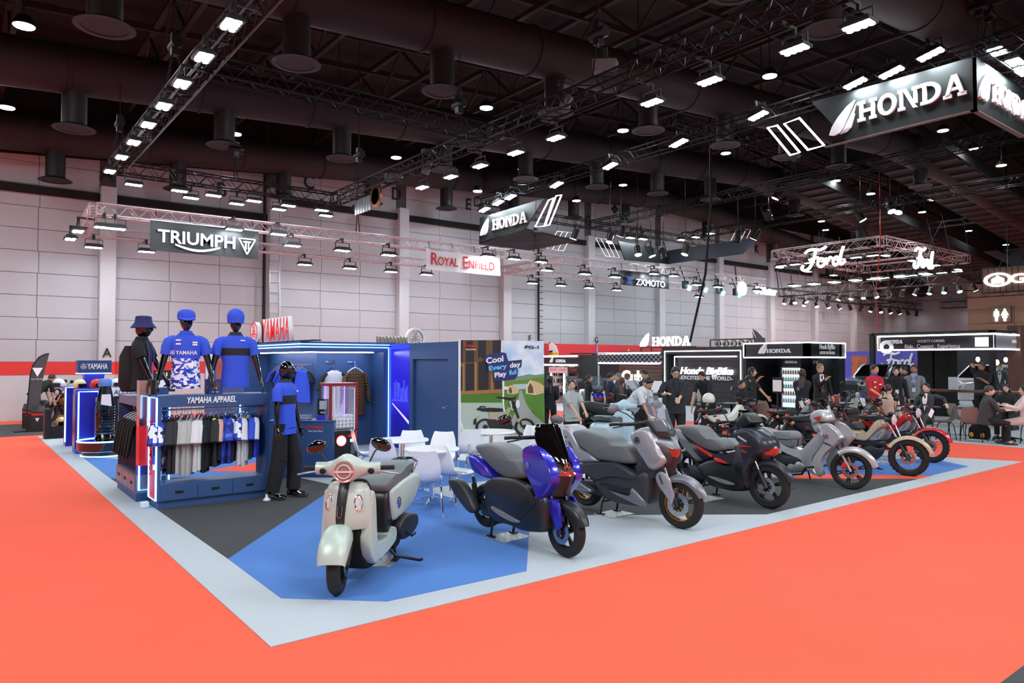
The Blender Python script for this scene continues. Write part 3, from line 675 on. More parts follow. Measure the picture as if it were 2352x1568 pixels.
def script_sign(mx, size, m, name='script_lettering', parent=None, r=.05):
    b = M()
    for s_ in SCRIPT: b.tube([mx @ (Vector((x - .95, y - .5, 0)) * size) for x, y, _ in cat([(x, y, 0) for x, y in s_], 4, False)], r * size, 6)
    return b.obj(name, m, parent)
LEDS = mat('script_light', '#ffffff', .4, emit=2, ecol='#ffffff', var=0)
t = thing('script_sign', 'white lit script sign hanging on the aisle side of the silver frame', 'sign', AX(1890, 596, x0 - .9)); script_sign(frame((0, 0, 0), (0, -1, 0), (0, 0, 1)), 1.0, LEDS, parent=t, r=.08)
for s in (-1.2, .8): M().cyl((.05, s * .8, .2), (.9, s, ZF - t.location.z - .25), .02, 5).obj('hanger', BLACK, t)
t = thing('script_sign', 'white lit script sign hanging on the near side of the silver frame', 'sign', AY(2122, 598, y0 - .9)); script_sign(frame((0, 0, 0), (1, 0, 0), (0, 0, 1)), .96, LEDS, parent=t, r=.08)
for s in (-1.2, .8): M().cyl((s * .8, .05, .2), (s, .9, ZF - t.location.z - .25), .02, 5).obj('hanger', BLACK, t)
# lit round badge and letters on the banner truss end
t = thing('lit_letter_sign', 'white lit letters with an oval badge at the end of the banner truss', 'sign', AY(1755, 668, 21))
text('F-Motor', .36, frame((.1, 0, -.18), (1, 0, 0), (0, 0, 1)), LEDW, parent=t, depth=.1, bold=.03); M().lathe([(.34, 0), (.34, .1), (.24, .12)], (-1.9, .05, .0), (0, -1, 0), n=20).obj('oval_badge', LEDW, t)
M().bar((-2.8, .1, .2), (1.8, .1, .2), .06, .06).bar((-2.2, .1, .2), (-2.2, .2, 1.2), .05, .05).bar((1.5, .1, .2), (1.5, .2, 1.2), .05, .05).obj('rail', BLACK, t)
GRN = mat('green_lamp', '#a0ffd8', .4, emit=4., ecol='#4fe0a8', var=0)
for i, (px, py) in enumerate(((1574, 660), (1612, 664), (1652, 672), (1690, 676))):
    t = thing('stage_lamp', 'black stage lamp with a green beam under the banner truss', 'stage lamp', AY(px, py, 21.2), group='green stage lamps')
    M().box((-.14, -.1, -.05), (.14, .1, .3)).obj('body', BLACK, t, bevel=.02); M().lathe([(.12, 0), (.12, .1)], (.1, -.1, -.02), (.3, -1, -.5), n=12).obj('lens', GRN, t)
    M().bar((0, 0, .3), (0, .3, 1.0), .04, .04).obj('yoke', BLACK, t)
# black trusses with rows of spotlights, far right
Zs = 6.4
a = AZ(1795, 672, Zs); c = AZ(2250, 610, Zs); e = AZ(2045, 700, Zs)
truss('black truss with a row of spotlights below the script signs', a, (a.x, c.y, Zs), TB, w=.5, step=1, cables=(.2, .6), hoist=False)
truss('black truss with spotlights running toward the far wall', a, (e.x + 6, a.y, Zs), TB, w=.5, step=1, hoist=False)
truss('black truss behind the row of spotlights', (a.x + 11, a.y, Zs), (a.x + 11, c.y, Zs), TB, w=.5, step=1, hoist=False)
truss('lower black truss with white bar lamps near the washroom sign', (a.x + 20, a.y - 2, Zs), (a.x + 20, c.y, Zs), TB, w=.5, step=1, hoist=False)
for i in range(18):
    spot((a.x - .25, a.y + (c.y - a.y) * (i + .5) / 18, Zs - .64), (.3 * math.sin(i), .4, i), 'black spotlight in the row below the script signs', 'row of spotlights below the script signs', 1.25)
for i in range(13):
    spot((a.x + (e.x + 4 - a.x) * (i + .5) / 13, a.y - .25, Zs - .64), (.4, .3 * math.sin(i), i), 'black spotlight on the truss toward the far wall', 'spotlights on the truss toward the far wall', 1.25)
BAR = mat('bar_lamp', '#ffffff', .4, emit=14., ecol='#ffffff', var=0)
bp = None
for i in range(14):
    p = (a.x + 20, a.y - 4 - (a.y - c.y - 6) * i / 14, Zs - .42) if i % 2 else (a.x - .1, a.y - 1 - (a.y - c.y - 4) * i / 14, Zs + .38)
    if bp is None:
        bp = thing('bar_lamp', 'white bar lamp on a black truss deep in the hall', 'bar lamp', p, group='bar lamps deep in the hall')
        M().box((-.4, -.25, .0), (.4, .25, .1)).obj('body', BLACK, bp); M().box((-.38, -.23, -.02), (.38, .23, 0)).obj('lens', BAR, bp)
    else: dup(bp, p)
# wooden slat fascia with round badge
t = thing('slat_fascia_sign', 'brown slatted fascia with an oval badge and white letters near the frame edge', 'sign', AX(2258, 645, 40))
o = Vector(t.location); hw = .58; b = M()
for i in range(26): M().box((0, -i * .25 - .22, -hw), (.1, -i * .25, hw)).obj('slat', mat('brown_slat', '#5a4232', .6), t, smooth=0)
M().box((.1, -6.6, -hw - .05), (.3, .1, hw + .05)).obj('backing', BLACK, t)
bc = AX(2292, 645, 40).y - o.y; M().prism([(0, bc + y, z) for y, z in _ring(0, 0, .6, .34, .45, .25)], (-.06, 0, 0)).obj('oval_ring', LEDW, t); M().prism([(0, bc + y, z) for y, z in ((-.26, -.18), (.26, -.18), (.26, .04), (0, .2), (-.26, .04))], (-.05, 0, 0)).obj('shield_mark', LEDW, t)
text('GWM', .42, frame((0, AX(2318, 645, 40).y - o.y, -.21), (0, -1, 0), (0, 0, 1)), LEDW, parent=t, depth=.08, width=2.6, bold=.03, align='LEFT')
for y in (-1, -5): M().cyl((.2, y, hw), (.2, y, 13.5 - .08 * 40 - o.z + 2), .03, 6).obj('hanging_cable', BLACK, t)
# thin hanging lines
for nm, lb, q, X, zb_ in (('hanging_cable', 'black cable bundle hanging beside the back wall of the far stand', (1632, 470), 22.0, 2.6), ('hanging_cable', 'thin red hanging line below the silver script frame', (2022, 560), 34.0, 2.6)):
    p = AX(*q, X); b = M(); b.tube([(0, 0, 11.5 + RZ(X)), (.02, 0, p.z), (.0, .25, (p.z + zb_) / 2), (-.1, .9 if X < 30 else .05, zb_)], .045 if X < 30 else .02, 6)
    tag(b.obj(nm, MATTE if X < 30 else RED, loc=(p.x, p.y, 0)), lb, 'cable')
# ================= people and display figures =================
def ik(S, T, l1, l2, pole):
    S = Vector(S); T = Vector(T); d = T - S; L = min(d.length, (l1 + l2) * .999); d.normalize(); T = S + d * L
    a = (l1 * l1 - l2 * l2 + L * L) / (2 * L); h = math.sqrt(max(0, l1 * l1 - a * a)); p = Vector(pole); p = (p - d * p.dot(d))
    p = p.normalized() if p.length > 1e-5 else d.orthogonal().normalized()
    return S + d * a + p * h, T
def ering(c, u, f, s, hx, hy, n=16, pw=.8):
    out = []
    for j in range(n):
        a = 2 * PI * j / n; ca, sa = math.cos(a), math.sin(a)
        out.append(c + f * (hx * math.copysign(abs(ca) ** pw, ca)) + s * (hy * math.copysign(abs(sa) ** pw, sa)))
    return out
def head_dir(mx, az, th, grow=0., abstract=False):
    """point on the head: az 0 is the face, th the angle from the crown"""
    x, y, z = math.sin(th) * math.cos(az), math.sin(th) * math.sin(az), math.cos(th)
    rx, ry, rz = .097 + grow, .076 + grow, .118 + grow
    low = max(0., -z); y2 = y * ry * (1 - .3 * low); x2 = x * rx + (.014 * low if x > 0 else 0) - (.02 * low if x < 0 else 0)
    z2 = z * rz
    if not grow:
        g = lambda yy, zz, sy, sz: math.exp(-((y - yy) / sy) ** 2 - ((z - zz) / sz) ** 2) if x > 0 else 0
        x2 += .024 * g(0, -.22, .13, .13) + .012 * g(0, -.02, .1, .2)            # nose
        x2 -= .012 * (g(.36, .02, .2, .12) + g(-.36, .02, .2, .12))              # eye sockets
        x2 += .006 * g(0, -.52, .3, .08) + .008 * g(0, -.85, .3, .15)            # lips, chin
    return mx @ Vector((x2, y2, z2))
HANDF = [(.03, .078, .0085), (.011, .088, .009), (-.009, .082, .0085), (-.028, .064, .0075)]
def figure(name, label, cate, loc, rz, H=1.7, sit=False, lean=0., hands=None, feet=None, hyaw=0., hpitch=0., hair='short', haircol=None, skin=None, shirt=None, sleeve=.55,
           trousers=None, shoes=None, skirt=False, jacket=False, inner=None, tie=None, half=False, abstract=False, poles=None, fat=1., curl=.5, group=None, beltz=0., seat=.46, lanyard=None, glasses=False, twist=0., wide=1.):
    s = H / 1.7; t = thing(name, label, cate, loc, rz, group)
    skin = skin or SKIN; S_ = lambda v: Vector(v) * s
    pz = (seat + .1) / s if sit else .93
    P = Vector((0, 0, pz)); u = Vector((math.sin(lean), 0, math.cos(lean))); f = Vector((math.cos(lean), 0, -math.sin(lean))); side = Vector((0, 1, 0))
    if twist: f = Matrix.Rotation(twist, 3, u) @ f; side = u.cross(f)
    at = lambda k: P + u * k
    V = []; R = []; Ed = []
    def v(p, r, par=None):
        V.append(S_(p)); R.append(r * s); i = len(V) - 1
        if par is not None: Ed.append((par, i))
        return i
    a0 = v(P, .11); a1 = v(at(.2), .1, a0); a2 = v(at(.38), .105, a1); a3 = v(at(.52), .05, a2); a4 = v(at(.6) + f * .015, .045, a3)
    HC = at(.6) + f * .02 + Vector((math.sin(lean * .5 - hpitch) * .07 * 0, 0, .075)) * 1
    arms = {}
    for sd in (1, -1):
        sh = at(.47) + side * (.175 * sd * (1 + (fat - 1) * .4)); 
        T = Vector((hands or {}).get(sd, (.06, .3 * sd, pz - .13))); 
        pole = (poles or {}).get(sd, (-1, .4 * sd, -.3))
        el, wr = ik(sh, T, .285, .255, pole); d = (wr - el).normalized()
        b0 = v(sh, .055, a2); b1 = v(el, .04, b0); b2 = v(wr, .027, b1)
        n_ = Vector((0, 0, 1)) - d * d.z
        n_ = n_.normalized() if n_.length > .1 else side.copy()
        w_ = d.cross(n_).normalized()                                     # across the palm
        if abs(d.z) > .75: w_ = f - d * f.dot(d); w_.normalize(); n_ = w_.cross(d)
        inw = n_ * (-1 if n_.z > 0 else 1)
        pm = v(wr + d * .05, .03, b2); arms[sd] = (sh, el, wr, d)
        for k, (o, L, r) in enumerate(HANDF):
            q = wr + d * .088 + w_ * o; i = v(q, r * 1.1, pm); dd = d.copy()
            for j, fr in enumerate((.42, .32, .26)):
                dd = (dd + inw * curl * (.5 + .3 * j)).normalized(); q = q + dd * (L * fr); i = v(q, r * (1 - .13 * j), i)
        q = wr + d * .03 + w_ * .035; i = v(q, .011, pm); dd = (d * .6 + w_ * .8).normalized()
        q = q + dd * .034; i = v(q, .0105, i); dd = (d + w_ * .25 + inw * curl * .5).normalized(); q = q + dd * .03; v(q, .0085, i)
    legs = {}
    if not half:
        for sd in (1, -1):
            hp = P + Vector((0, .095 * sd, -.03))
            fx = (feet or {}).get(sd, (.45 if sit else .02, .11 * sd, .0)); an = Vector(fx) + Vector((-.04, 0, .085))
            kn, an = ik(hp, an, .425, .4, (1, .05 * sd, .3))
            c0 = v(hp, .085, a0); c1 = v(kn, .06, c0); c2 = v(an, .04, c1); v(an + Vector((.09, .02 * sd, -.05)), .035, c2); legs[sd] = (hp, kn, an)
    me = bpy.data.meshes.new('body'); me.from_pydata(V, Ed, []); o = bpy.data.objects.new('body', me); COL.objects.link(o)
    m = o.modifiers.new('skin', 'SKIN'); m.branch_smoothing = .3
    for i, d_ in enumerate(me.skin_vertices[0].data): d_.radius = (R[i], R[i]); d_.use_root = (i == 0)
    o.modifiers.new('sub', 'SUBSURF').levels = 1
    dg = bpy.context.evaluated_depsgraph_get(); me2 = bpy.data.meshes.new_from_object(o.evaluated_get(dg)); bpy.data.objects.remove(o); bpy.data.meshes.remove(me)
    b = M(); b.v = [tuple(q.co) for q in me2.vertices]; b.f = [tuple(p.vertices) for p in me2.polygons]; b.m = [0] * len(b.f); bpy.data.meshes.remove(me2)
    hm = Matrix.Translation(S_(HC)) @ Matrix.Rotation(hyaw, 4, 'Z') @ Matrix.Rotation(hpitch + lean * .4, 4, 'Y') @ Matrix.Scale(s, 4)
    rings = [[head_dir(hm, 2 * PI * j / 22, max(.02, PI * i / 16)) for j in range(22)] for i in range(16, -1, -1)]
    b.loft(rings)
    if not abstract:
        for sd in (1, -1): b.ball(hm @ Vector((-.005, .078 * sd, -.012)), (.02 * s, .009 * s, .03 * s), 8, 6)
    body = b.obj('body', skin, t, smooth=70)
    if not abstract:
        for sd in (1, -1):
            e = M().ball(hm @ Vector((.083, .03 * sd, .006)), (.01 * s, .014 * s, .008 * s), 8, 6).obj('eye', mat('eye_white', '#d8d4cf', .3), body)
            M().ball(hm @ Vector((.0915, .03 * sd, .006)), (.004 * s, .006 * s, .0065 * s), 6, 5).obj('iris', mat('eye_dark', '#17100d', .2), e)
            M().bar(hm @ Vector((.092, .014 * sd, .026)), hm @ Vector((.082, .048 * sd, .028)), .008 * s, .006 * s).obj('eyebrow', HAIR, body)
        M().ball(hm @ Vector((.094, 0, -.06)), (.008 * s, .024 * s, .007 * s), 8, 5).obj('mouth', mat('lips', '#a2574c', .5), body)
        if glasses:
            g = M()
            for sd in (1, -1):
                g.tube([hm @ Vector((.1, .03 * sd + .024 * math.cos(a), .004 + .02 * math.sin(a))) for a in [k * PI / 6 for k in range(12)]], .0022 * s, 5, closed=True); g.bar(hm @ Vector((.1, .054 * sd, .008)), hm @ Vector((0, .08 * sd, .0)), .003, .003)
            g.obj('spectacles', BLACK, t)
    if hair:
        hc = mat('hair_' + (haircol or 'black'), haircol or '#151212', .45, var=.15, vs=30); b = M(); n = 26; rings = []; cols = []
        for j in range(n):
            az = 2 * PI * j / n; ca = math.cos(az)
            lo = {'short': 1.75, 'bob': 2.0, 'long': 2.0, 'tied': 1.8}[hair]
            mxth = .92 + (lo - .92) * (1 - max(0, ca) ** 1.2) if ca > 0 else lo + .15 * -ca
            cols.append(mxth)
        K = 9
        for i in range(K): rings.append([head_dir(hm, 2 * PI * j / n, max(.02, cols[j] * i / (K - 1)), .016 * math.sin(PI * min(1, .25 + .6 * i / (K - 1)))) for j in range(n)])
        if hair in ('long', 'bob'):
            Lg = .3 if hair == 'long' else .1; hcn = hm @ Vector((-.01, 0, 0))
            for k in (1, 2, 3):
                r = []
                for j in range(n):
                    q = rings[K - 1][j]; ca = math.cos(2 * PI * j / n)
                    w = max(0, min(1, (.25 - ca) / .5)); o_ = q - hcn; o_.z = 0; r.append(q + Vector((0, 0, -Lg * s * w * k / 3)) + o_ * (w * (.25 + .12 * k)) + (hm.to_3x3() @ Vector((-.035 * w * min(1, k / 2), 0, 0))))
                rings.append(r)
        rings.append([q + (hm @ Vector((0, 0, .0)) - q) * .06 for q in rings[-1]])
        b.loft(rings[::-1], caps=False); b.obj('hair', hc, t, smooth=80)
        if hair == 'tied': M().ball(hm @ Vector((-.115, 0, -.03)), (.035 * s, .03 * s, .045 * s), 10, 7).obj('hair_bun', hc, t)
    if shirt:
        b = M(); rr = [(-.13 - beltz, .168, .125), (-.02, .165, .12), (.14, .15, .112), (.3, .168, .118), (.41, .188, .112), (.475, .165, .1), (.525, .085, .078), (.55, .062, .062)]
        b.loft([ering(S_(at(k)), u, f, side, hx * s * (fat if k < .35 else 1), hy * s * (fat if k < .4 else (1 + fat) / 2)) for k, hy, hx in rr])
        for sd in (1, -1):
            sh, el, wr, d = arms[sd]; sh0 = at(.455) + side * .12 * sd; end = sleeve
            if end <= .56: pts = [sh0, sh + (el - sh) * .15, sh + (el - sh) * .6, sh + (el - sh) * (end / .56 * .95)]; rs = [.06, .068, .062, .062]
            else: pts = [sh0, sh + (el - sh) * .15, sh + (el - sh) * .6, el, el + (wr - el) * .5, el + (wr - el) * min(1, (end - .56) / .4)]; rs = [.06, .067, .06, .054, .048, .042]
            b.tube([S_(p) for p in cat([tuple(p) for p in pts], 2, False)], [r * s for r in [rs[min(len(rs) - 1, k // 2)] for k in range(2 * len(pts) - 1)]], 12)
        top = b.obj('jacket' if jacket else 'shirt', shirt, t, smooth=60)
        col_ = ering(S_(at(.545)), u, f, side, .07 * s, .072 * s), ering(S_(at(.565) + f * .004), u, f, side, .066 * s, .068 * s)
        if not abstract or True: M().loft([ering(S_(at(.525)), u, f, side, .085 * s, .092 * s), *col_], caps=False).obj('collar', inner or shirt, t, smooth=60)
        def plate(nm, pts, m, off, par):
            """flat piece lying on the chest, pts (across, up the spine)"""
            q = []
            for y, k in pts:
                dep = .118 if k < .36 else .118 - (k - .36) * .22
                q.append(S_(at(k) + side * y + f * (dep * (fat if k < .35 else 1) * math.sqrt(max(0, 1 - (y / .19) ** 2)) + off)))
            M().prism(q, f * .006 * s).obj(nm, m, par, smooth=0)
        if jacket: plate('shirt_front', [(0, .08), (.06, .35), (.05, .53), (-.05, .53), (-.06, .35)], inner or WHITEP, .004, t)
        if tie: plate('tie', [(0, .06), (.03, .12), (.016, .5), (-.016, .5), (-.03, .12)], tie, .012, t)
        if lanyard:
            for sd in (1, -1): plate('lanyard_strap', [(.06 * sd, .5), (.072 * sd, .5), (.012 * sd, .2), (.0, .2)], MATTE, .014, t)
            plate('badge_card', [(-.04, .08), (.04, .08), (.04, .19), (-.04, .19)], lanyard, .016, t)
    if trousers and not half:
        b = M(); b.loft([ering(S_(P + u * k), u, f, side, hx * s * fat, hy * s * fat) for k, hy, hx in ((-.12, .12, .1), (-.06, .166, .122), (.05, .156, .115), (.1, .15, .11))])
        for sd in (1, -1):
            hp, kn, an = legs[sd]
            if skirt: continue
            pts = [hp + Vector((0, -.01 * sd, .03)), hp + (kn - hp) * .35, kn, kn + (an - kn) * .5, an + (kn - an) * .02]
            b.tube([S_(p) for p in pts], [.095 * s * fat, .088 * s * fat, .07 * s * wide, .062 * s * wide, .06 * s * wide], 12)
        b.obj('trousers', trousers, t, smooth=60)
    if not half:
        for sd in (1, -1):
            hp, kn, an = legs[sd]; b = M(); g = an + Vector((0, 0, -.085))
            b.loft([[S_(g + Vector((x, y * w + .012 * sd * (x > .05), z * hgt))) for y, z in ((-1, 0), (1, 0), (1, .55), (.6, 1), (-.6, 1), (-1, .55))] for x, w, hgt in ((-.075, .028, .07), (-.04, .036, .09), (.03, .04, .085), (.1, .045, .055), (.165, .04, .04), (.19, .022, .03))])
            b.obj('shoe', shoes or BLACK, t, smooth=50)
    return t
# ================= the blue stand =================
def ramp(name, stops, scale=8., tex='noise', rough=.8, stretch=(1, 1, 1), interp='CONSTANT', emit=0):
    if name in MATS: return MATS[name]
    m = bpy.data.materials.new(name); m.use_nodes = True; MATS[name] = m; nt = m.node_tree; N = nt.nodes; L = nt.links; b = N['Principled BSDF']
    tc = N.new('ShaderNodeTexCoord'); mp = N.new('ShaderNodeMapping'); mp.inputs['Scale'].default_value = stretch; L.new(tc.outputs['Object'], mp.inputs[0])
    if tex == 'noise': t = N.new('ShaderNodeTexNoise'); t.inputs['Scale'].default_value = scale; out = t.outputs['Fac']
    elif tex == 'vor': t = N.new('ShaderNodeTexVoronoi'); t.inputs['Scale'].default_value = scale; t.distance = 'CHEBYCHEV'; out = t.outputs['Color']
    elif tex == 'z':
        t = N.new('ShaderNodeSeparateXYZ'); out = t.outputs['Z']
    L.new(mp.outputs[0], t.inputs['Vector'] if tex != 'z' else t.inputs[0])
    r = N.new('ShaderNodeValToRGB'); r.color_ramp.interpolation = interp; e = r.color_ramp.elements
    while len(e) < len(stops): e.new(.5)
    for k, (p, c) in enumerate(stops): e[k].position = p; e[k].color = lin(c) + (1,)
    L.new(out, r.inputs[0]); L.new(r.outputs[0], b.inputs['Base Color']); b.inputs['Roughness'].default_value = rough
    if emit: L.new(r.outputs[0], b.inputs['Emission Color']); b.inputs['Emission Strength'].default_value = emit
    return m
def plaid(name, c1, c2, c3, s=14.):
    m = bpy.data.materials.new(name); m.use_nodes = True; MATS[name] = m; nt = m.node_tree; N = nt.nodes; L = nt.links; b = N['Principled BSDF']
    tc = N.new('ShaderNodeTexCoord'); ws = []
    for d in ('Y', 'Z'):
        w = N.new('ShaderNodeTexWave'); w.bands_direction = d; w.inputs['Scale'].default_value = s * .4; L.new(tc.outputs['Object'], w.inputs['Vector']); ws.append(w)
    ad = N.new('ShaderNodeMath'); ad.operation = 'ADD'; L.new(ws[0].outputs['Fac'], ad.inputs[0]); L.new(ws[1].outputs['Fac'], ad.inputs[1])
    hf = N.new('ShaderNodeMath'); hf.operation = 'MULTIPLY'; hf.inputs[1].default_value = .5; L.new(ad.outputs[0], hf.inputs[0])
    r = N.new('ShaderNodeValToRGB'); e = r.color_ramp.elements; e.new(.5)
    for k, (p, c) in enumerate(((.25, c1), (.5, c2), (.8, c3))): e[k].position = p; e[k].color = lin(c) + (1,)
    L.new(hf.outputs[0], r.inputs[0]); L.new(r.outputs[0], b.inputs['Base Color']); b.inputs['Roughness'].default_value = .9
    return m
CLB = mat('cloth_blue', '#3253d6', .8, bump=.1, bs=200); CLK = mat('cloth_black', '#17171a', .85); CLW = mat('cloth_white', '#dcdcdf', .85); CLG = mat('cloth_grey', '#b5b4b0', .9)
CLN = mat('cloth_navy', '#171d38', .85); CLD = mat('cloth_charcoal', '#2c2e33', .85)
CAMO = ramp('camo_blue_white', ((0, '#1b1d5c'), (.42, '#dfe2f2'), (.55, '#2f4bc4'), (.72, '#f0f0fa')), 16, 'vor', stretch=(1, 1, .6))
CAMOK = ramp('camo_dark', ((0, '#15131c'), (.4, '#5a4a60'), (.52, '#221c4a'), (.7, '#8d8090')), 18, 'vor', stretch=(1, 1, .6))
CAMOB = ramp('camo_blue', ((0, '#1d2a80'), (.45, '#2b47c0'), (.6, '#5a86d8'), (.7, '#1a2260')), 9, 'noise')
PLAID = plaid('plaid_brown', '#1c1613', '#7c5a2c', '#4a3a2e')
def garment(label, x, m, ms=None, L=.68, yaw=0., origin=(0, 0, 0), sleeveL=.26, long=False, group=None, name='shirt_on_hanger', hang=.1, k=1., slm=None, collar=None):
    t = thing(name, label, 'shirt', (origin[0] + x, origin[1], origin[2]), yaw, group); t.scale = (k, k, k)
    b = M(); z0 = -hang
    prof = ((-.03, .05, .02), (-.05, .1, .022), (-.08, .17, .028), (-.14, .205, .03), (-.3, .205, .042), (-.5, .21, .045), (-L, .225, .05))
    rings = []
    for q, (dz, hy, hx) in enumerate(prof):
        r = []
        for j in range(16):
            a = 2 * PI * j / 16; w = 1 + .25 * math.sin(a * 5 + q) * (q / 6)
            r.append((hx * math.sin(a) * w, hy * math.cos(a), z0 + dz))
        rings.append(r)
    b.loft(rings); b.obj('body', m, t, smooth=70)
    for s in (-1, 1):
        e = (0, .31 * s, z0 - .12 - sleeveL) if not long else (0, .3 * s, z0 - .62)
        M().tube([(0, .15 * s, z0 - .085), (0, .215 * s, z0 - .14), e], [.05, .068, .07 if not long else .045], 10, flat=.5).obj('sleeve', slm or ms or m, t, smooth=70)
    M().tube([(.012, 0, z0 - .025), (.0, .08, z0 - .045), (0, 0, z0 - .1), (0, -.08, z0 - .045)], .008, 6, closed=True).obj('neckband', collar or ms or m, t)
    h = M().tube([(0, 0, .012), (.0, .018, .0), (0, .012, -.025), (0, 0, -.04), (0, 0, z0 + .02)], .004, 6); h.tube([(0, -.16, z0 - .06), (0, -.06, z0 + .0), (0, 0, z0 + .02), (0, .06, z0), (0, .16, z0 - .06)], .009, 6)
    h.obj('hanger', CHROME if not long else WHITE, t); return t
# ---- clothing stand with top board, rail and drawers ----
RX, RY, RW, RD, RH = 2.06, 9.98, 1.42, .42, 1.45
ZO = 2.0 / 2
rk = thing('clothing_stand', 'blue clothing stand with white lettering on its top board, rail and three drawers', 'clothing stand', (RX, RY, 0))
M().box((.02, .03, 0), (RW - .02, RD, .1)).obj('plinth', NAVY, rk)
M().box((0, 0, .1), (RW, RD, .30)).box((0, 0, .30), (RW, RD, .315)).obj('drawer_case', NAVY, rk, bevel=.003)
for i in range(3):
    d = M().box((.045 + i * .448, -.012, .115), (.045 + i * .448 + .44, .0, .285)).obj('drawer', NAVY, rk, bevel=.002)
    M().box((.045 + i * .448 + .17, -.016, .19), (.045 + i * .448 + .27, -.011, .225)).obj('slot_handle', MATTE, d)
M().box((0, 0, .315), (.045, RD, 1.30)).obj('side_panel', NAVY, rk, bevel=.002); M().box((RW - .035, 0, .315), (RW, RD, 1.30)).obj('side_panel', NAVY, rk, bevel=.002)
M().box((0, 0, 1.30), (RW, RD, RH)).obj('top_board', NAVY, rk, bevel=.003)
tx = text('YAMAHA APPAREL', .078, frame((RW * .46, 0, 1.345), (1, 0, 0), (0, 0, 1)), WHITEP, 'top_lettering', rk, depth=.012, shear=.2, bold=.03, width=.62)
M().cyl((.03, .2, 1.255), (RW - .03, .2, 1.255), .013, 10).obj('rail', CHROME, rk)
GRAD = ramp('side_print', ((0, '#e02b3a'), (.3, '#c23070'), (.7, '#3a35c0'), (1, '#3a55d0')), tex='z', interp='LINEAR', stretch=(1, 1, .7), rough=.35)
M().box((-.012, .03, .12), (0, RD - .03, 1.42)).obj('side_print', GRAD, rk)
text('YAMAHA', .13, frame((-.012, .27, .38), (0, 0, 1), (0, 1, 0)), mat('red_print', '#e8323f', .4), 'side_lettering', rk, depth=.004, bold=.03, shear=.2, width=.75, align='LEFT')
M().tube([(-.012, .0, .12), (-.012, .0, 1.42), (-.012, RD, 1.42), (-.012, RD, .12)], .011, 6, closed=True).obj('neon_edge', NEON, rk)
M().cyl((.12, RD - .02, .32), (.12, RD - .02, 1.3), .011, 6).obj('neon_edge', NEON, rk); M().cyl((1.15, RD - .02, 1.1), (1.15, RD - .02, 1.3), .011, 6).obj('neon_edge', NEON, rk)
cl = [('shirt with blue and white camouflage print', .05, CAMO, None, .72), ('second blue and white camouflage shirt', .09, CAMO, None, .78), ('dark brown camouflage shirt', .15, CAMOK, None, .72), ('charcoal shirt beside the dark camouflage one', .21, CLD, None, .8), ('charcoal shirt before the grey shirts', .27, CLD, None, .8),
      ('pale grey shirt, first of the grey row', .33, CLG, None, .8), ('pale grey shirt, second of the grey row', .37, CLG, None, .83), ('pale grey shirt, third of the grey row', .41, CLG, None, .83), ('pale grey shirt, last of the grey row', .45, CLG, None, .84), ('white shirt beside the grey row', .52, CLW, None, .8), ('white shirt in the middle of the white row', .55, CLW, None, .8), ('white shirt beside the black shirts', .58, CLW, None, .78),
      ('black shirt beside the white row', .63, CLK, None, .82), ('black shirt with a yellow tag', .7, CLK, None, .75), ('charcoal shirt with an orange sleeve hem', .77, CLD, None, .75), ('dark shirt with pink sleeves', .84, CLK, mat('cloth_pink', '#d8a58e', .9), .66), ('blue camouflage shirt on the rail', .9, CAMOB, None, .72), ('second blue camouflage shirt on the rail', .95, CAMOB, None, .72), ('navy shirt with white sleeves', 1.0, CLN, CLW, .7),
      ('white shirt with printed sleeves', 1.1, CLW, CAMO, .75), ('white long shirt beside the printed sleeves', 1.14, CLW, None, .78), ('white shirt with navy stripe', 1.2, CLW, CLN, .7), ('blue and white shirt near the rail end', 1.26, CLN, CLB, .66), ('blue and white shirt, last on the rail', 1.31, CLB, CLW, .66)]
for i, (lb, x, m, ms, L) in enumerate(cl):
    garment(lb, x, m, ms, L, -.45 + .12 * math.sin(i * 2.3), (RX, RY + .2, 1.255 + .012), group='clothes on the rail', k=.92)
tag(M().box((-.02, -.003, -.05), (.02, .003, .05)).obj('price_tag', mat('tag_yellow', '#e8ea2a', .5), loc=(RX + .705, RY + .06, 1.08)), 'yellow paper tag among the black shirts', 'tag')
# ---- mannequins ----
BG = mat('mannequin_black', '#08080a', .07, coat=1.)
def cap_hat(t, mx, m, kind):
    b = M(); rr = [(.1, -.03), (.107, .0), (.107, .04), (.095, .075), (.06, .1), (.004, .108)]
    if kind == 'beanie': rr = [(.1, -.05), (.106, .0), (.108, .05), (.09, .1), (.05, .135), (.004, .145)]
    if kind == 'bucket': rr = [(.165, -.05), (.112, .02), (.105, .06), (.098, .105), (.06, .115), (.004, .118)]
    b.lathe(rr, n=22, caps=False)
    o = b.xf(mx).obj('hat', m, t, smooth=60)
    if kind == 'cap': M().prism([mx @ Vector((.06 + .14 * math.cos(a), .092 * math.sin(a), .0 - .045 * math.cos(a))) for a in [PI * (k / 12 - .5) for k in range(13)]], mx.to_3x3() @ Vector((0, 0, .008))).obj('peak', m, o)
    return o
B1 = (2.52, RY + .24, RH - .78)
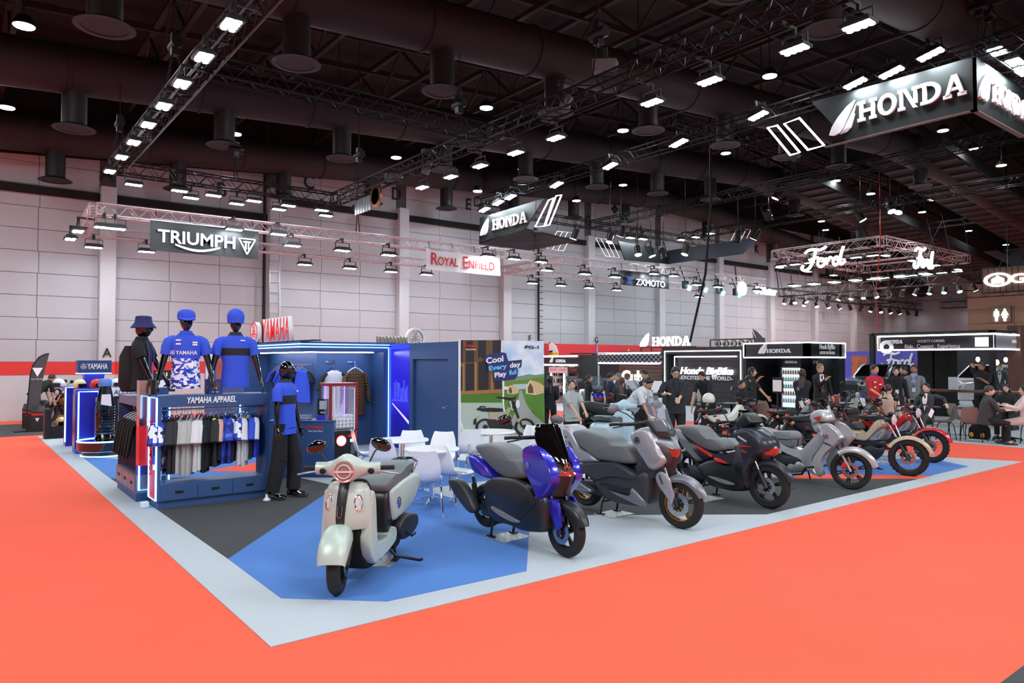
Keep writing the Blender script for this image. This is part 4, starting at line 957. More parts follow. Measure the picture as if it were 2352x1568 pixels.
def bust(label, x, y, rz, hatkind, hatm, shirtm, hands=None, band=False, collar=None, z=RH, hyaw=0):
    t = figure('mannequin', label, 'mannequin', (x, y, z - .79), rz, 1.86, half=True, skin=BG, abstract=True, hair=None, shirt=shirtm, inner=collar, sleeve=.42, beltz=-.0, hands=hands or {1: (.06, .33, .78), -1: (.06, -.33, .78)}, curl=.3, hyaw=hyaw)
    s = 1.86 / 1.7; hm = Matrix.Translation((.02 * s, 0, (.93 + .6 + .075) * s + .055)) @ Matrix.Rotation(hyaw, 4, 'Z')
    if hatkind: cap_hat(t, hm @ Matrix.Scale(1.06, 4), hatm, hatkind)
    if band: 
        M().loft([ering(Vector((0, 0, (.93 + k) * s)), Vector((0, 0, 1)), Vector((1, 0, 0)), Vector((0, 1, 0)), hx * s, hy * s) for k, hy, hx in ((.27, .168, .119), (.36, .181, .119))], caps=False).obj('chest_band', mat('band_black', '#17181c', .7, bump=.3, bs=60), t)
    return t
CAMSH = ramp('racing_shirt', ((0, '#dfe4f4'), (.42, '#1e2a8c'), (.55, '#2f4fd0'), (.72, '#f0f2fa')), 22, 'vor', stretch=(1, 1, 1.6))
yb = RY + .22
t1 = bust('half mannequin in a blue team polo and blue peaked cap on the clothing stand', 2.44, yb, -1.75, 'cap', CLB, CLB)
text('YAMAHA', .05, frame((.13, .0, 1.32), (0, 1, 0), (0, 0, 1)), WHITEP, 'chest_print', t1, depth=.004, bold=.02, width=.26); fork_emblem(.03, frame((.13, -.17, 1.345), (0, 1, 0), (0, 0, 1)), WHITEP, 'chest_emblem', t1, .004)
M().loft([ering(Vector((0, 0, z * 1.094)), Vector((0, 0, 1)), Vector((1, 0, 0)), Vector((0, 1, 0)), hx, hy) for z, hy, hx in ((.797, .186, .139), (.95, .182, .134), (1.08, .168, .1265), (1.16, .175, .1275))], caps=False).obj('printed_waist', CAMSH, t1)
for y, z in ((.1, 1.47), (.1, 1.44), (-.1, 1.5), (-.1, 1.45)): M().box((.128, y - .03, z), (.133, y + .03, z + .02)).obj('badge_print', WHITEP, t1)
t2 = bust('half mannequin in a blue polo with black chest band and blue knitted hat', 3.08, yb, -1.75, 'beanie', CLB, CLB, band=True, collar=CLD)
M().box((.105, -.05, 1.775), (.118, .05, 1.80)).obj('hat_label', WHITEP, t2); M().box((.128, .05, 1.51), (.134, .11, 1.525)).obj('badge_print', WHITEP, t2)
t3 = bust('half mannequin in a dark jacket with bucket hat, turned aside on the second stand', 2.12, 11.35, -.5, 'bucket', mat('cloth_deep_blue', '#1c1d5e', .7), CLK, z=1.4, hands={1: (.25, .3, .85), -1: (.25, -.3, .85)})
for s in (-1, 1): M().tube([(.1, .1 * s, 1.56), (.135, .1 * s, 1.4), (.13, .09 * s, 1.1), (.13, .09 * s, .9)], .014, 6, flat=.3).obj('jacket_stripe', mat('stripe_blue', '#3b34c0', .6), t3)
M().loft([ering(Vector((-.16, 0, z)), Vector((0, 0, 1)), Vector((1, 0, 0)), Vector((0, 1, 0)), hx, hy) for z, hx, hy in ((.85, .09, .12), (.95, .13, .16), (1.35, .12, .15), (1.5, .05, .1))]).obj('backpack', CLK, t3, smooth=60)
t4 = figure('mannequin', 'full black mannequin in a blue polo and black cargo trousers beside the clothing stand', 'mannequin', (3.62, 9.75, .03), -.85, 1.84, skin=BG, abstract=True, hair=None, shirt=CLB, inner=CLD, sleeve=.4, trousers=CLK, shoes=BG, wide=1.45, hands={1: (.06, .3, .8), -1: (.06, -.3, .8)}, feet={1: (.1, .12, 0), -1: (-.06, -.12, 0)}, curl=.3, hyaw=.2)
s = 1.84 / 1.7
M().loft([ering(Vector((0, 0, (.93 + k) * s)), Vector((0, 0, 1)), Vector((1, 0, 0)), Vector((0, 1, 0)), hx * s, hy * s) for k, hy, hx in ((.25, .166, .118), (.36, .181, .119))], caps=False).obj('chest_band', mat('band_black', '#17181c'), t4)
M().box((.14, .06, 1.44), (.147, .1, 1.46)).obj('badge_print', WHITEP, t4)
M().box((.0, -.2, .52), (.12, -.185, .72)).obj('cargo_pocket', CLK, t4, bevel=.01)
M().lathe([(.05, 0), (.05, .02), (.02, .05), (.015, .09), (.0, .1)], (-.16, -.18, -.03), n=14).obj('stand_foot', WHITE, t4)
# boxed helmet between the mannequins
t = thing('window_box', 'blue gift box with a window on top of the clothing stand', 'box', (2.72, yb - .02, RH))
M().box((0, 0, 0), (.19, .16, .2)).obj('carton', mat('box_blue', '#2a3f9a', .5), t, bevel=.003)
M().prism([(.095 + .06 * math.cos(a), -.003, .11 + .06 * math.sin(a)) for a in [k * PI / 8 for k in range(16)]], (0, .005, 0)).obj('window', mat('window_brown', '#6b4f3c', .25), t); M().ball((.09, -.005, .075), (.03, .006, .02), 10, 6).obj('content', mat('yellow_item', '#d8a52a', .5), t)
text('YAMAHA', .02, frame((.095, -.0, .015), (1, 0, 0), (0, 0, 1)), WHITEP, 'lettering', t, depth=.003, width=.1)
# ---- second stand beside the aisle ----
r2 = thing('clothing_stand', 'second blue clothing stand opening to the red aisle, neon framed end panel', 'clothing stand', (1.96, 10.72, 0))
M().box((.0, 0, 0), (.42, 1.4, .12)).obj('plinth', NAVY, r2); M().box((-.005, 0, .12), (.42, 1.4, .36)).obj('drawer_case', mat('drawer_grey', '#6a6f86', .35), r2)
for i in range(3):
    d = M().box((-.018, .02 + i * .465, .14), (-.005, .02 + i * .465 + .45, .34)).obj('drawer', mat('drawer_grey', '#6a6f86', .35), r2); M().box((-.022, .18 + i * .465, .22), (-.017, .3 + i * .465, .26)).obj('slot_handle', MATTE, d)
M().box((0, 0, .36), (.42, .05, 1.4)).obj('end_panel', mat('end_blue', '#24308f', .3), r2); M().box((0, 1.35, .36), (.42, 1.4, 1.4)).obj('end_panel', NAVY, r2); M().box((0, 0, 1.28), (.42, 1.4, 1.4)).obj('top_board', NAVY2, r2); M().box((.36, .05, .36), (.42, 1.35, 1.28)).obj('back_panel', NAVY2, r2)
M().tube([(.03, -.012, .16), (.03, -.012, 1.36), (.4, -.012, 1.36), (.4, -.012, .16)], .012, 6, closed=True).obj('neon_edge', NEON, r2)
text('YAMAHA', .07, frame((.36, 0, .3), (0, 0, 1), (-1, 0, 0)), WHITEP, 'end_lettering', r2, depth=.004, bold=.02, width=.5, align='LEFT')
M().cyl((.18, .04, 1.2), (.18, 1.36, 1.2), .012, 8).obj('rail', CHROME, r2)
for i in range(6): garment('dark navy jacket on the aisle side stand', 0, mat('jacket_night', '#14173a', .4), CLK, .8, PI / 2 - .3 + .1 * math.sin(i * 3), (2.14, 10.9 + .2 * i, 1.212), long=True, group='jackets on the aisle side stand', name='jacket_on_hanger', k=.9)
t = thing('hanging_display_board', 'slim red and mirrored display board with a black ribbed edge on the second stand', 'display board', (AY(319, 1040, 10.45).x, 10.45, .52))
M().box((0, 0, 0), (.13, .19, .52)).obj('red_field', mat('board_red', '#d8252c', .3), t); M().box((0, 0, .52), (.13, .19, 1.12)).obj('mirror_field', mat('mirror_rose', '#c9a8a0', .1, .95), t)
M().box((.13, -.02, -.01), (.19, .2, 1.13)).obj('edge', BLACK, t, bevel=.012)
for i in range(9): M().box((.14, -.028, .05 + i * .115), (.185, -.016, .12 + i * .115)).obj('edge_pad', BLACK, t)
M().box((.05, .17, .6), (.1, .3, .7)).obj('wall_bracket', BLACK, t)
# power socket block by the stand foot
tag(M().box((0, 0, 0), (.09, .12, .07)).obj('power_block', WHITE, loc=(1.93, 10.2, .009), bevel=.006), 'small white power block on the grey carpet at the stand foot', 'power socket')
# ---- walls of the stand ----
bw = thing('stand_walls', 'blue panelled walls of the stand with glowing double line on the overhang', 'exhibition stand', (0, 0, 0))
M().box((6.2, 14.85, 0), (9.4, 21.4, 2.26)).obj('store_wall', NAVY, bw, smooth=0)
M().box((5.62, 17.9, 0), (6.25, 21.4, 2.26)).obj('end_wall', NAVY, bw, smooth=0)
M().prism([(5.6, 18.0, 2.09), (5.6, 14.25, 2.09), (7.78, 14.25, 2.09), (7.78, 14.86, 2.09), (6.21, 14.86, 2.09), (6.21, 18.0, 2.09)], (0, 0, .21)).obj('overhang', NAVY, bw, smooth=0)
M().box((7.5, 14.25, 0), (7.78, 14.87, 2.09)).obj('pillar', NAVY, bw, bevel=.004)
for z, xx in ((2.245, 7.70), (2.185, 7.62)):
    M().tube([(5.588, 17.95, z), (5.588, 14.238, z), (xx, 14.238, z), (xx, 14.238, .05)], .011, 6).obj('neon_line', NEON, bw)
M().bar((5.9, 17.5, 2.08), (5.9, 14.6, 2.08), .05, .02).bar((5.9, 14.55, 2.08), (7.4, 14.55, 2.08), .05, .02).obj('soffit_light', mat('soffit_tube', '#ffffff', .4, emit=16, ecol='#dfe9ff', var=0), bw)
yD0, yD1 = AX(948, 900, 7.64).y, AX(1030, 900, 7.64).y; yP = AX(942, 900, 7.64).y
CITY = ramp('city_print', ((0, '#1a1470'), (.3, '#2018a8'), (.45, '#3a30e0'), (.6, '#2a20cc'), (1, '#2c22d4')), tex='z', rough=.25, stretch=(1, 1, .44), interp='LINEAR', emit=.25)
M().box((7.64, yP + .03, .0), (7.9, 14.26, 2.27)).obj('city_panel', CITY, bw, smooth=0)
b = M(); random.seed(3)
for i in range(26):
    y = yP + .1 + random.random() * (14.1 - yP - .2); h = .04 + random.random() ** 2 * .4; b.box((7.634, y, 1.05), (7.6405, y + .02 + random.random() * .05, 1.05 + h))
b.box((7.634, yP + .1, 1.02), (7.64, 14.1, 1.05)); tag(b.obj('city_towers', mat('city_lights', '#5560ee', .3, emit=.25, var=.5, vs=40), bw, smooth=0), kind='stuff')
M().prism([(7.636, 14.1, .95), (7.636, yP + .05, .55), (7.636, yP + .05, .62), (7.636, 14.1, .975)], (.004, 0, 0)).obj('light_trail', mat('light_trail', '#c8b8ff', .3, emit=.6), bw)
M().box((7.64, yD0 + .0, 0), (7.9, yP + .03, 2.27)).obj('door_post', NAVY, bw, smooth=0); M().box((7.64, 11.52, 0), (7.9, yD1, 2.27)).obj('door_post', NAVY, bw, smooth=0); M().box((7.64, yD1, 1.93), (7.9, yD0, 2.27)).obj('door_head', NAVY, bw, smooth=0)
dr = M().box((7.70, yD1 + .01, .02), (7.74, yD0 - .01, 1.92)).obj('door', NAVY, bw, bevel=.004)
M().lathe([(.028, 0), (.028, .012), (.012, .02), (.012, .045), (.03, .055), (.032, .075), (.02, .09), (0, .092)], (7.70, yD1 + .14, .98), (-1, 0, 0), n=16).obj('door_knob', CHROME, dr)
M().box((7.645, 11.44, 0), (7.9, 11.52, 2.28)).obj('corner_post', mat('booth_blue_shaded', '#27406f', .5), bw, smooth=0)  # same wall blue, shade of the turned face painted in as darker navy
M().box((7.9, 11.52, 2.2), (9.7, 14.3, 2.25)).box((9.4, 11.52, 0), (9.7, 21.4, 2.25)).obj('rear_wall', NAVY, bw, smooth=0)
M().box((5.60, 18.9, 1.3), (5.625, 20.2, 1.95)).obj('wall_window', mat('window_print', '#a04848', .3, var=.5, vs=6), bw); M().box((5.59, 20.5, .8), (5.62, 21.2, 2.1)).obj('wall_poster', mat('poster_white', '#dcd8e0', .5, var=.3, vs=8), bw)
# red letters on the roof edge
t = thing('roof_sign', 'red letters with a round tuning fork emblem standing on the blue overhang', 'sign', (5.66, 15.2, 2.3))
p0, p1 = AX(612, 760, 5.66), AX(676, 740, 5.66); hs = AX(672, 725, 5.66).z - AX(672, 781, 5.66).z
W_ = p0.y - p1.y; fr = frame((0, (p0.y + p1.y) / 2 - 15.2, .03), (0, -1, 0), (0, 0, 1))
text('YAMAHA', hs * .98, fr, mat('letter_side', '#f0eeee', .4), 'letter_body', t, depth=.1, bold=.02, width=W_)
text('YAMAHA', hs * .96, frame((-.1, (p0.y + p1.y) / 2 - 15.2, .035), (0, -1, 0), (0, 0, 1)), mat('letter_red', '#d5231f', .4, emit=.25), 'letter_face', t, depth=.006, bold=.005, width=W_ * .99)
er = .25; ec = (AX(577, 760, 5.66).y + AX(609, 760, 5.66).y) / 2 - 15.2
M().lathe([(er * .99, 0), (er * .99, .1), (er * .1, .1)], (0, ec, er + .01), (-1, 0, 0), n=32).obj('emblem_disc', mat('letter_side', '#f0eeee'), t); fork_emblem(er, frame((-.1, ec, er + .01), (0, -1, 0), (0, 0, 1)), mat('letter_red', '#d5231f'), parent=t, depth=.008, w=.12)
M().box((-.05, -1.6, 0), (.12, ec + er, .02)).obj('base_rail', MATTE, t)
t = thing('roof_sign', 'silver back of a letter sign with round emblem on the stand roof', 'sign', (7.9, 14.6, 2.27))
q0, q1 = AY(868, 775, 15.0), AY(940, 770, 15.0); n = 9
for i in range(n): M().box((q0.x - 7.9 + (q1.x - q0.x) * i / n, .4, 0), (q0.x - 7.9 + (q1.x - q0.x) * (i + .62) / n, .5, .2)).obj('letter_back', mat('sign_steel', '#b9b3a8', .15, 1.), t, bevel=.012)
b = M(); cx = AY(956, 775, 15.0).x - 7.9; b.lathe([(.25, 0), (.25, .1), (.2, .1), (.2, 0)], (cx, .5, .17), (0, -1, 0), n=28, caps=False).obj('emblem_ring', WHITE, t); fork_emblem(.2, frame((cx, .44, .17), (1, 0, 0), (0, 0, 1)), mat('sign_steel', '#b9b3a8'), parent=t, depth=.03)
# clothes in the niche
t = thing('wall_rail', 'chrome clothes rail on the niche wall', 'clothes rail', (6.2, 15.2, 1.82))
M().cyl((-.18, -.3, 0), (-.18, 1.75, 0), .012, 8).cyl((0, -.2, 0), (-.18, -.2, 0), .01, 6).cyl((0, 1.6, 0), (-.18, 1.6, 0), .01, 6).obj('rail', CHROME, t)
for i, (y, m, ms, lb) in enumerate(((1.45, CLN, CLB, 'navy and blue shirt deep in the niche'), (1.25, CLB, CLN, 'blue shirt with navy sleeves in the niche'), (1.0, CLB, None, 'plain blue shirt on the niche rail'), (.75, CLB, None, 'second plain blue shirt on the niche rail'), (.2, CLB, CLK, 'blue shirt with black sleeves near the niche corner'), (0, CLB, CLK, 'blue and black shirt nearest the niche corner'))):
    garment(lb, 0, m, ms, .74, .5, (6.02, 15.2 + y, 1.832), group='shirts on the niche rail', sleeveL=.2)
for x, m, ms, lb, L in ((6.52, CLW, CLK, 'white shirt with red marks and black sleeves on the niche wall', .85), (7.02, PLAID, None, 'brown checked shirt hanging on the niche wall', .84)):
    t = thing('wall_hook', 'chrome hook arm holding the ' + lb.split(' ')[0] + ' shirt', 'hook', (x, 14.85, 1.86)); M().cyl((0, 0, 0), (0, -.22, 0), .012, 8).box((-.1, -.01, -.03), (.1, 0, .03)).obj('arm', CHROME, t)
    g_ = garment(lb, 0, m, ms, L, PI / 2 + .12, (x, 14.66, 1.872), long=(x > 7), name='shirt_on_hanger', k=1.22, hang=.12)
    if x < 7:
        for s in (-1, 1): M().prism([(.052, .03 * s, -.44), (.052, .12 * s, -.40), (.052, .19 * s, -.44), (.052, .1 * s, -.48)], (.004, 0, 0)).obj('red_mark', RI, g_)
# ---- counter ----
c0, c1 = Vector((4.06, 11.65, 0)), Vector((4.83, 11.05, 0)); an = math.atan2(c1.y - c0.y, c1.x - c0.x)
ct = thing('counter', 'blue counter with small red brand print beside the ball machine', 'counter', c0, an)
M().box((0, 0, 0), (1.05, .5, .9)).obj('body', NAVY, ct, bevel=.004); M().box((-.01, -.01, .9), (1.06, .51, .925)).obj('top', NAVY, ct, bevel=.003); M().box((.02, -.006, .0), (1.03, .0, .06)).obj('kick_strip', NAVY2, ct)
text('YAMAHA', .05, frame((.78, 0, .79), (1, 0, 0), (0, 0, 1)), RI, 'red_lettering', ct, depth=.004, bold=.03, width=.22); fork_emblem(.03, frame((.63, 0, .815), (1, 0, 0), (0, 0, 1)), RI, 'red_emblem', ct, .004); text('Revs Your Heart', .025, frame((.76, 0, .745), (1, 0, 0), (0, 0, 1)), WHITEP, 'tagline', ct, depth=.003, shear=.3, width=.24)
def on_counter(x, y, z=.925): return Matrix.Translation(c0) @ Matrix.Rotation(an, 4, 'Z') @ Vector((x, y, z))
t = thing('table_sign', 'black framed table sign on a purple foot on the counter', 'sign', on_counter(.72, .2), an)
M().box((0, 0, 0), (.2, .1, .07)).obj('foot', mat('purple_foot', '#4a2fc8', .4), t, bevel=.004); M().box((.01, .03, .07), (.19, .05, .34)).obj('frame', BLACK, t); M().box((.04, .026, .17), (.16, .031, .31)).obj('card', mat('card_grey', '#b9b9be', .6), t); text('MENU', .03, frame((.1, .03, .1), (1, 0, 0), (0, 0, 1)), WHITEP, 'lettering', t, depth=.003, width=.08)
t = thing('storage_box', 'clear plastic box lying on the counter', 'box', on_counter(.3, .18), an); M().box((0, 0, 0), (.3, .2, .06)).obj('tray', mat('clear_grey', '#b7bcc4', .15, alpha=.7), t, bevel=.01); M().box((-.005, -.005, .06), (.305, .205, .07)).obj('lid', mat('clear_grey', '#b7bcc4'), t, bevel=.003)
for x in (.05, .16): M().lathe([(.03, 0), (.03, .1), (.015, .12)], (0, 0, 0), n=10).obj('bottle', WHITE, thing('small_bottle', 'small white bottle at the end of the counter' if x < .1 else 'small white bottle beside the end bottle', 'bottle', on_counter(x, .2), 0))
# ---- ball machine ----
mx_ = thing('capsule_machine', 'tall black machine full of white balls with red frame and glass front', 'vending machine', (4.86, 11.08, 0))
MR = mat('machine_red', '#8c1d22', .3)
M().box((0, 0, 0), (.5, .42, .77)).obj('cabinet', BLACK, mx_, bevel=.01); M().box((0, 0, 1.48), (.5, .42, 1.53)).obj('top', MR, mx_, bevel=.006)
for x, y in ((0, 0), (.46, 0), (0, .38), (.46, .38)): M().box((x, y, .77), (x + .04, y + .04, 1.48)).obj('post', MR if y < .1 else BLACK, mx_)
M().box((.04, .002, .77), (.46, .008, 1.48)).obj('front_pane', GLASS, mx_); M().box((.002, .04, .77), (.008, .38, 1.48)).obj('side_pane', GLASS, mx_); M().box((.04, .4, .77), (.46, .41, 1.48)).obj('back_pane', GLASS, mx_); M().box((.492, .04, .77), (.498, .38, 1.48)).obj('side_pane', GLASS, mx_)
for x, m in ((.08, mat('violet_tube', '#7a4dff', .4, emit=5, ecol='#6a3bff', var=0)), (.42, mat('violet_tube', '#7a4dff'))): M().cyl((x, .36, .95), (x, .36, 1.48), .01, 6).obj('light_tube', m, mx_)
for x, y in ((.2, .2), (.3, .25), (.36, .15)): M().cyl((x, y, 1.1), (x, y, 1.48), .006, 6).obj('claw_line', ALU, mx_)
M().tube([(.07, -.004, .75), (.07, -.004, 1.43), (.43, -.004, 1.43), (.43, -.004, .75)], .012, 6, closed=True).obj('front_rim', WHITE, mx_)
M().lathe([(.085, 0), (.085, .01), (.0, .012)], (.2, -.0, .58), (0, -1, 0), n=24).obj('round_button', mat('button_light', '#ffe0da', .4, emit=2.5, ecol='#ff9080', var=0), mx_); M().tube([(.2 + .09 * math.cos(a), -.008, .58 + .09 * math.sin(a)) for a in [k * PI / 12 for k in range(24)]], .01, 6, closed=True).obj('button_ring', RED, mx_)
M().box((.36, -.01, .55), (.45, 0, .6)).obj('screen', mat('cyan_screen', '#7fd6ff', .3, emit=1.5), mx_); M().box((.37, -.012, .35), (.44, 0, .52)).obj('keypad', GREYP, mx_); M().prism([(.3, -.003, .65), (.48, -.003, .58), (.48, -.003, .75)], (0, .004, 0)).obj('red_corner', RED, mx_)
BALL = M().ball((0, 0, 0), .034, 12, 8).mesh('ball', WHITE, 80); nb = 0
for k in range(4):
    for i in range(6):
        for j in range(5):
            if k == 3 and (i * 7 + j * 3) % 5 > 1: continue
            o = bpy.data.objects.new('ball', BALL); COL.objects.link(o); o.location = (4.86 + .08 + .068 * i + .006 * (k % 2), 11.08 + .08 + .066 * j, 1.0 * .806 + .056 * k); tag(o, 'white ball in the glass top of the ball machine', 'ball', 'balls in the machine')
# ---- white tables and chairs ----
CHW = mat('chair_white', '#f2f2f4', .3); 
def white_chair():
    t = thing('chair', 'white plastic chair', 'chair'); b = M()
    prof = [(.21, .0, .455, .17, .0), (.2, 0, .45, .2, .02), (.1, 0, .44, .215, .03), (-.05, 0, .44, .215, .035), (-.15, 0, .455, .21, .04), (-.2, 0, .5, .2, .035), (-.225, 0, .58, .205, .025), (-.25, 0, .7, .185, .02), (-.275, 0, .8, .15, .015), (-.28, 0, .815, .14, .012)]
    up, lo = [], []
    for x, _, z, w, dip in prof:
        r = [Vector((x, w * c, z - dip * (1 - c * c))) for c in (-1, -.8, -.5, 0, .5, .8, 1)]
        up.append(r)
    for k, r in enumerate(up):
        a = up[min(k + 1, len(up) - 1)][3] - up[max(k - 1, 0)][3]; n_ = Vector((-a.z, 0, a.x)).normalized() * .012
        if n_.z < 0 and k < 4: n_ = -n_
        lo.append([p - n_ if k < 4 else p - Vector((abs(n_.x), 0, 0)) for p in r])
    b.loft([u_ + l_[::-1] for u_, l_ in zip(up, lo)]); b.obj('shell', CHW, t, smooth=60)
    for sx, sy in ((1, 1), (1, -1), (-1, 1), (-1, -1)):
        M().tube([(.0, .08 * sy, .415), (.12 * sx, .17 * sy, .41), (.17 * sx, .2 * sy, .36), (.22 * sx, .23 * sy, 0)], .011, 8).obj('leg', CHROME, t)
    M().box((-.13, -.12, .405), (.13, .12, .425)).obj('seat_plate', ALU, t)
    return t
wc = white_chair(); used = False
def put_chair(px, py, rz, label, seatz=.45):
    global used
    p = AZ(px, py, seatz)
    if not used: wc.location = (p.x, p.y, .009); wc.rotation_euler = (0, 0, rz); tag(wc, label, 'chair', 'white chairs'); used = True
    else: dup(wc, (p.x, p.y, .009), rz, label, 'white chairs')
put_chair(975, 1098, 1.0, 'white chair with its back to us at the near round table')
put_chair(893, 1062, .7, 'white chair half hidden behind the pale scooter mirror')
put_chair(950, 1048, -2.0, 'white chair on the far side of the near round table')
put_chair(1008, 1052, -2.4, 'white chair between the near round table and the blue door')
put_chair(1045, 1082, .2, 'white chair whose seat reaches toward the blue scooter')
put_chair(1078, 1034, 1.1, 'white chair seen from behind near the corner of the blue wall')
put_chair(1098, 1022, -.6, 'white chair drawn up to the table before the poster')
put_chair(1180, 1030, 2.8, 'white chair before the poster, beside the dark windscreen')
put_chair(1215, 1032, -2.6, 'white chair behind the dark windscreen of the blue scooter')
put_chair(850, 1040, -.3, 'white chair between the ball machine and the pale scooter')
def white_table(p, r, label, rz=0):
    t = thing('table', label, 'table', (p.x, p.y, .009), rz, None)
    M().lathe([(r - .01, .715), (r, .722), (r, .738), (r - .006, .745), (0, .745)], n=36).obj('top', CHW, t)
    M().cyl((0, 0, .1), (0, 0, .72), .032, 14).obj('column', CHROME, t); M().lathe([(.12, .7), (.12, .716)], n=16).obj('mount', ALU, t)
    for k in range(4):
        a = PI / 4 + PI / 2 * k; c, s_ = math.cos(a), math.sin(a)
        M().loft([[(c * q + s_ * w * y, s_ * q - c * w * y, z) for y, z in ((-1, lo_), (1, lo_), (1, hi), (-1, hi))] for q, w, lo_, hi in ((.02, .022, .05, .11), (.32, .016, .035, .06))]).cyl((c * .31, s_ * .31, .0), (c * .31, s_ * .31, .04), .018, 8).obj('foot', CHROME, t)
    return t
white_table(AZ(992, 1031, .74), .36, 'round white table on a chrome star foot, white chairs all round')
white_table(AZ(925, 1010, .74), .38, 'round white table behind the pale scooter mirror'); white_table(AZ(1128, 991, .74), .4, 'round white table in front of the poster wall')
# ---- poster wall: flat print, drawn shape by shape ----
pw_ = thing('poster_wall', 'tall printed poster wall of a city street torn into a camping scene with a motorbike', 'poster', (7.62, 11.4, 0))
PO = Vector((7.62, 11.4, 0)); xr = AY(1248, 800, 11.4).x
M().box((0, 0, 0), (xr - 7.62, .06, 2.305)).obj('board', WHITEP, pw_, smooth=0)
def pm(name, c, **k): return mat('print_' + name, c, .55, **k)
def P4(q, lay): return [AY(1040 + x / 6.535, 760 + y / 6.535, 11.4 - .0016 * lay) - PO for x, y in q]
PT = Vector((0, .0015, 0))
def pr(nm, q, m, lay, curve=0): M().prism(P4([(v[0], v[1]) for v in cat([(x, y, 0) for x, y in q], curve)] if curve else q, lay), PT).obj(nm, m, pw_, smooth=0)
pr('facade', [(112, 132), (730, 138), (745, 900), (745, 955), (122, 955), (122, 140)], pm('brick', '#6a4a2c', var=.25, vs=30), 1)
for x0, y0, x1, y1 in ((120, 140, 150, 480), (195, 300, 320, 470), (380, 140, 500, 400), (600, 140, 720, 330), (200, 150, 300, 260), (120, 540, 145, 900), (195, 490, 320, 895), (385, 460, 540, 885), (630, 600, 735, 880)): pr('facade_window', [(x0, y0), (x1, y0 - 6), (x1, y1 - 6), (x0, y1)], pm('pane', '#23222a', var=.3, vs=12), 2)
for x0, y0, y1 in ((160, 480, 905), (345, 470, 900), (590, 560, 890)): pr('pilaster', [(x0 - 18, y0), (x0 + 18, y0 - 4), (x0 + 18, y1), (x0 - 18, y1 + 6)], pm('stone', '#a5723e', var=.2, vs=25), 2)
pr('cornice', [(120, 905), (745, 870), (745, 930), (120, 955)], pm('stone', '#a5723e'), 3)
pr('hedge', [(122, 955), (260, 945), (500, 948), (748, 935), (752, 1075), (122, 1075)], pm('hedge', '#4c7a24', var=.5, vs=60), 3)
pr('low_wall', [(122, 1072), (755, 1075), (770, 1560), (122, 1560)], pm('plaster', '#b9c2b2'), 2)
pr('sky', [(735, 142), (1362, 150), (1372, 660), (770, 700)], ramp('print_sky', ((0, '#dfe6f4'), (.35, '#b8d2f2'), (.55, '#eef2f8'), (.75, '#a9caf0')), 1.6, 'noise', .5, interp='LINEAR'), 1)
pr('hills', [(775, 690), (880, 670), (990, 680), (1150, 645), (1240, 660), (1370, 640), (1372, 760), (775, 780)], pm('hill', '#7d9a78', var=.2, vs=20), 2)
pr('trees', [(775, 770), (930, 745), (1080, 735), (1250, 700), (1372, 690), (1372, 830), (775, 830)], pm('trees', '#6f8a34', var=.45, vs=50), 3)
pr('lake', [(900, 800), (1120, 790), (1130, 860), (900, 870)], pm('lake', '#b9c9d2'), 4)
pr('meadow', [(770, 880), (1372, 860), (1385, 1560), (775, 1560)], pm('meadow', '#5d8a32', var=.45, vs=45), 3)
pr('gravel_road', [(1005, 890), (1035, 890), (1100, 1090), (1200, 1240), (1385, 1400), (1385, 1560), (790, 1560), (960, 1150)], pm('gravel', '#a9a8a2', var=.3, vs=90), 4)
for dx, dy, s_ in ((0, 0, 1.), (-330, 30, .62)):
    T_ = lambda q: [(1240 + dx + (x - 1240) * s_, 850 + dy + (y - 850) * s_) for x, y in q]
    pr('tent_side', T_([(1165, 735), (1290, 770), (1370, 830), (1370, 930), (1250, 960)]), pm('tent', '#d9b988'), 5); pr('tent_front', T_([(1165, 735), (1095, 830), (1095, 940), (1250, 960)]), pm('tent_l', '#ecd3a8'), 6); pr('tent_door', T_([(1165, 770), (1125, 850), (1130, 930), (1215, 935), (1205, 850)]), pm('tent_d', '#6e4e34'), 7)
pr('torn_edge', [(728, 138), (742, 138), (740, 330), (755, 700), (770, 900), (762, 1040), (790, 1230), (765, 1230), (742, 1040), (748, 900), (738, 700), (722, 330)], WHITEP, 8)
# printed motorbike
for cx, r in ((490, 150), (1080, 155)):
    pr('printed_tyre', [(cx + r * 1.0 * math.cos(a), 1440 + r * .85 * math.sin(a)) for a in [k * PI / 12 for k in range(24)]], pm('tyre', '#23211f'), 9); pr('printed_wheel', [(cx + r * .72 * math.cos(a), 1440 + r * .62 * math.sin(a)) for a in [k * PI / 12 for k in range(24)]], pm('wheel', '#a9aaa8', var=.3, vs=60), 10); pr('printed_hub', [(cx + 40 * math.cos(a), 1440 + 36 * math.sin(a)) for a in [k * PI / 8 for k in range(16)]], pm('tyre', '#23211f'), 11)
pr('printed_engine', [(500, 1330), (880, 1330), (900, 1480), (560, 1500)], pm('dark', '#2c2a28', var=.3, vs=60), 11); pr('printed_seat', [(400, 1160), (560, 1150), (745, 1160), (760, 1205), (600, 1215), (420, 1200)], pm('seat', '#1a1817'), 12); pr('printed_side', [(540, 1205), (720, 1225), (690, 1330), (560, 1320)], pm('beige', '#b7a98c'), 12); pr('printed_frame', [(740, 1260), (830, 1140), (890, 1150), (800, 1320), (720, 1330)], pm('beige', '#b7a98c'), 13)
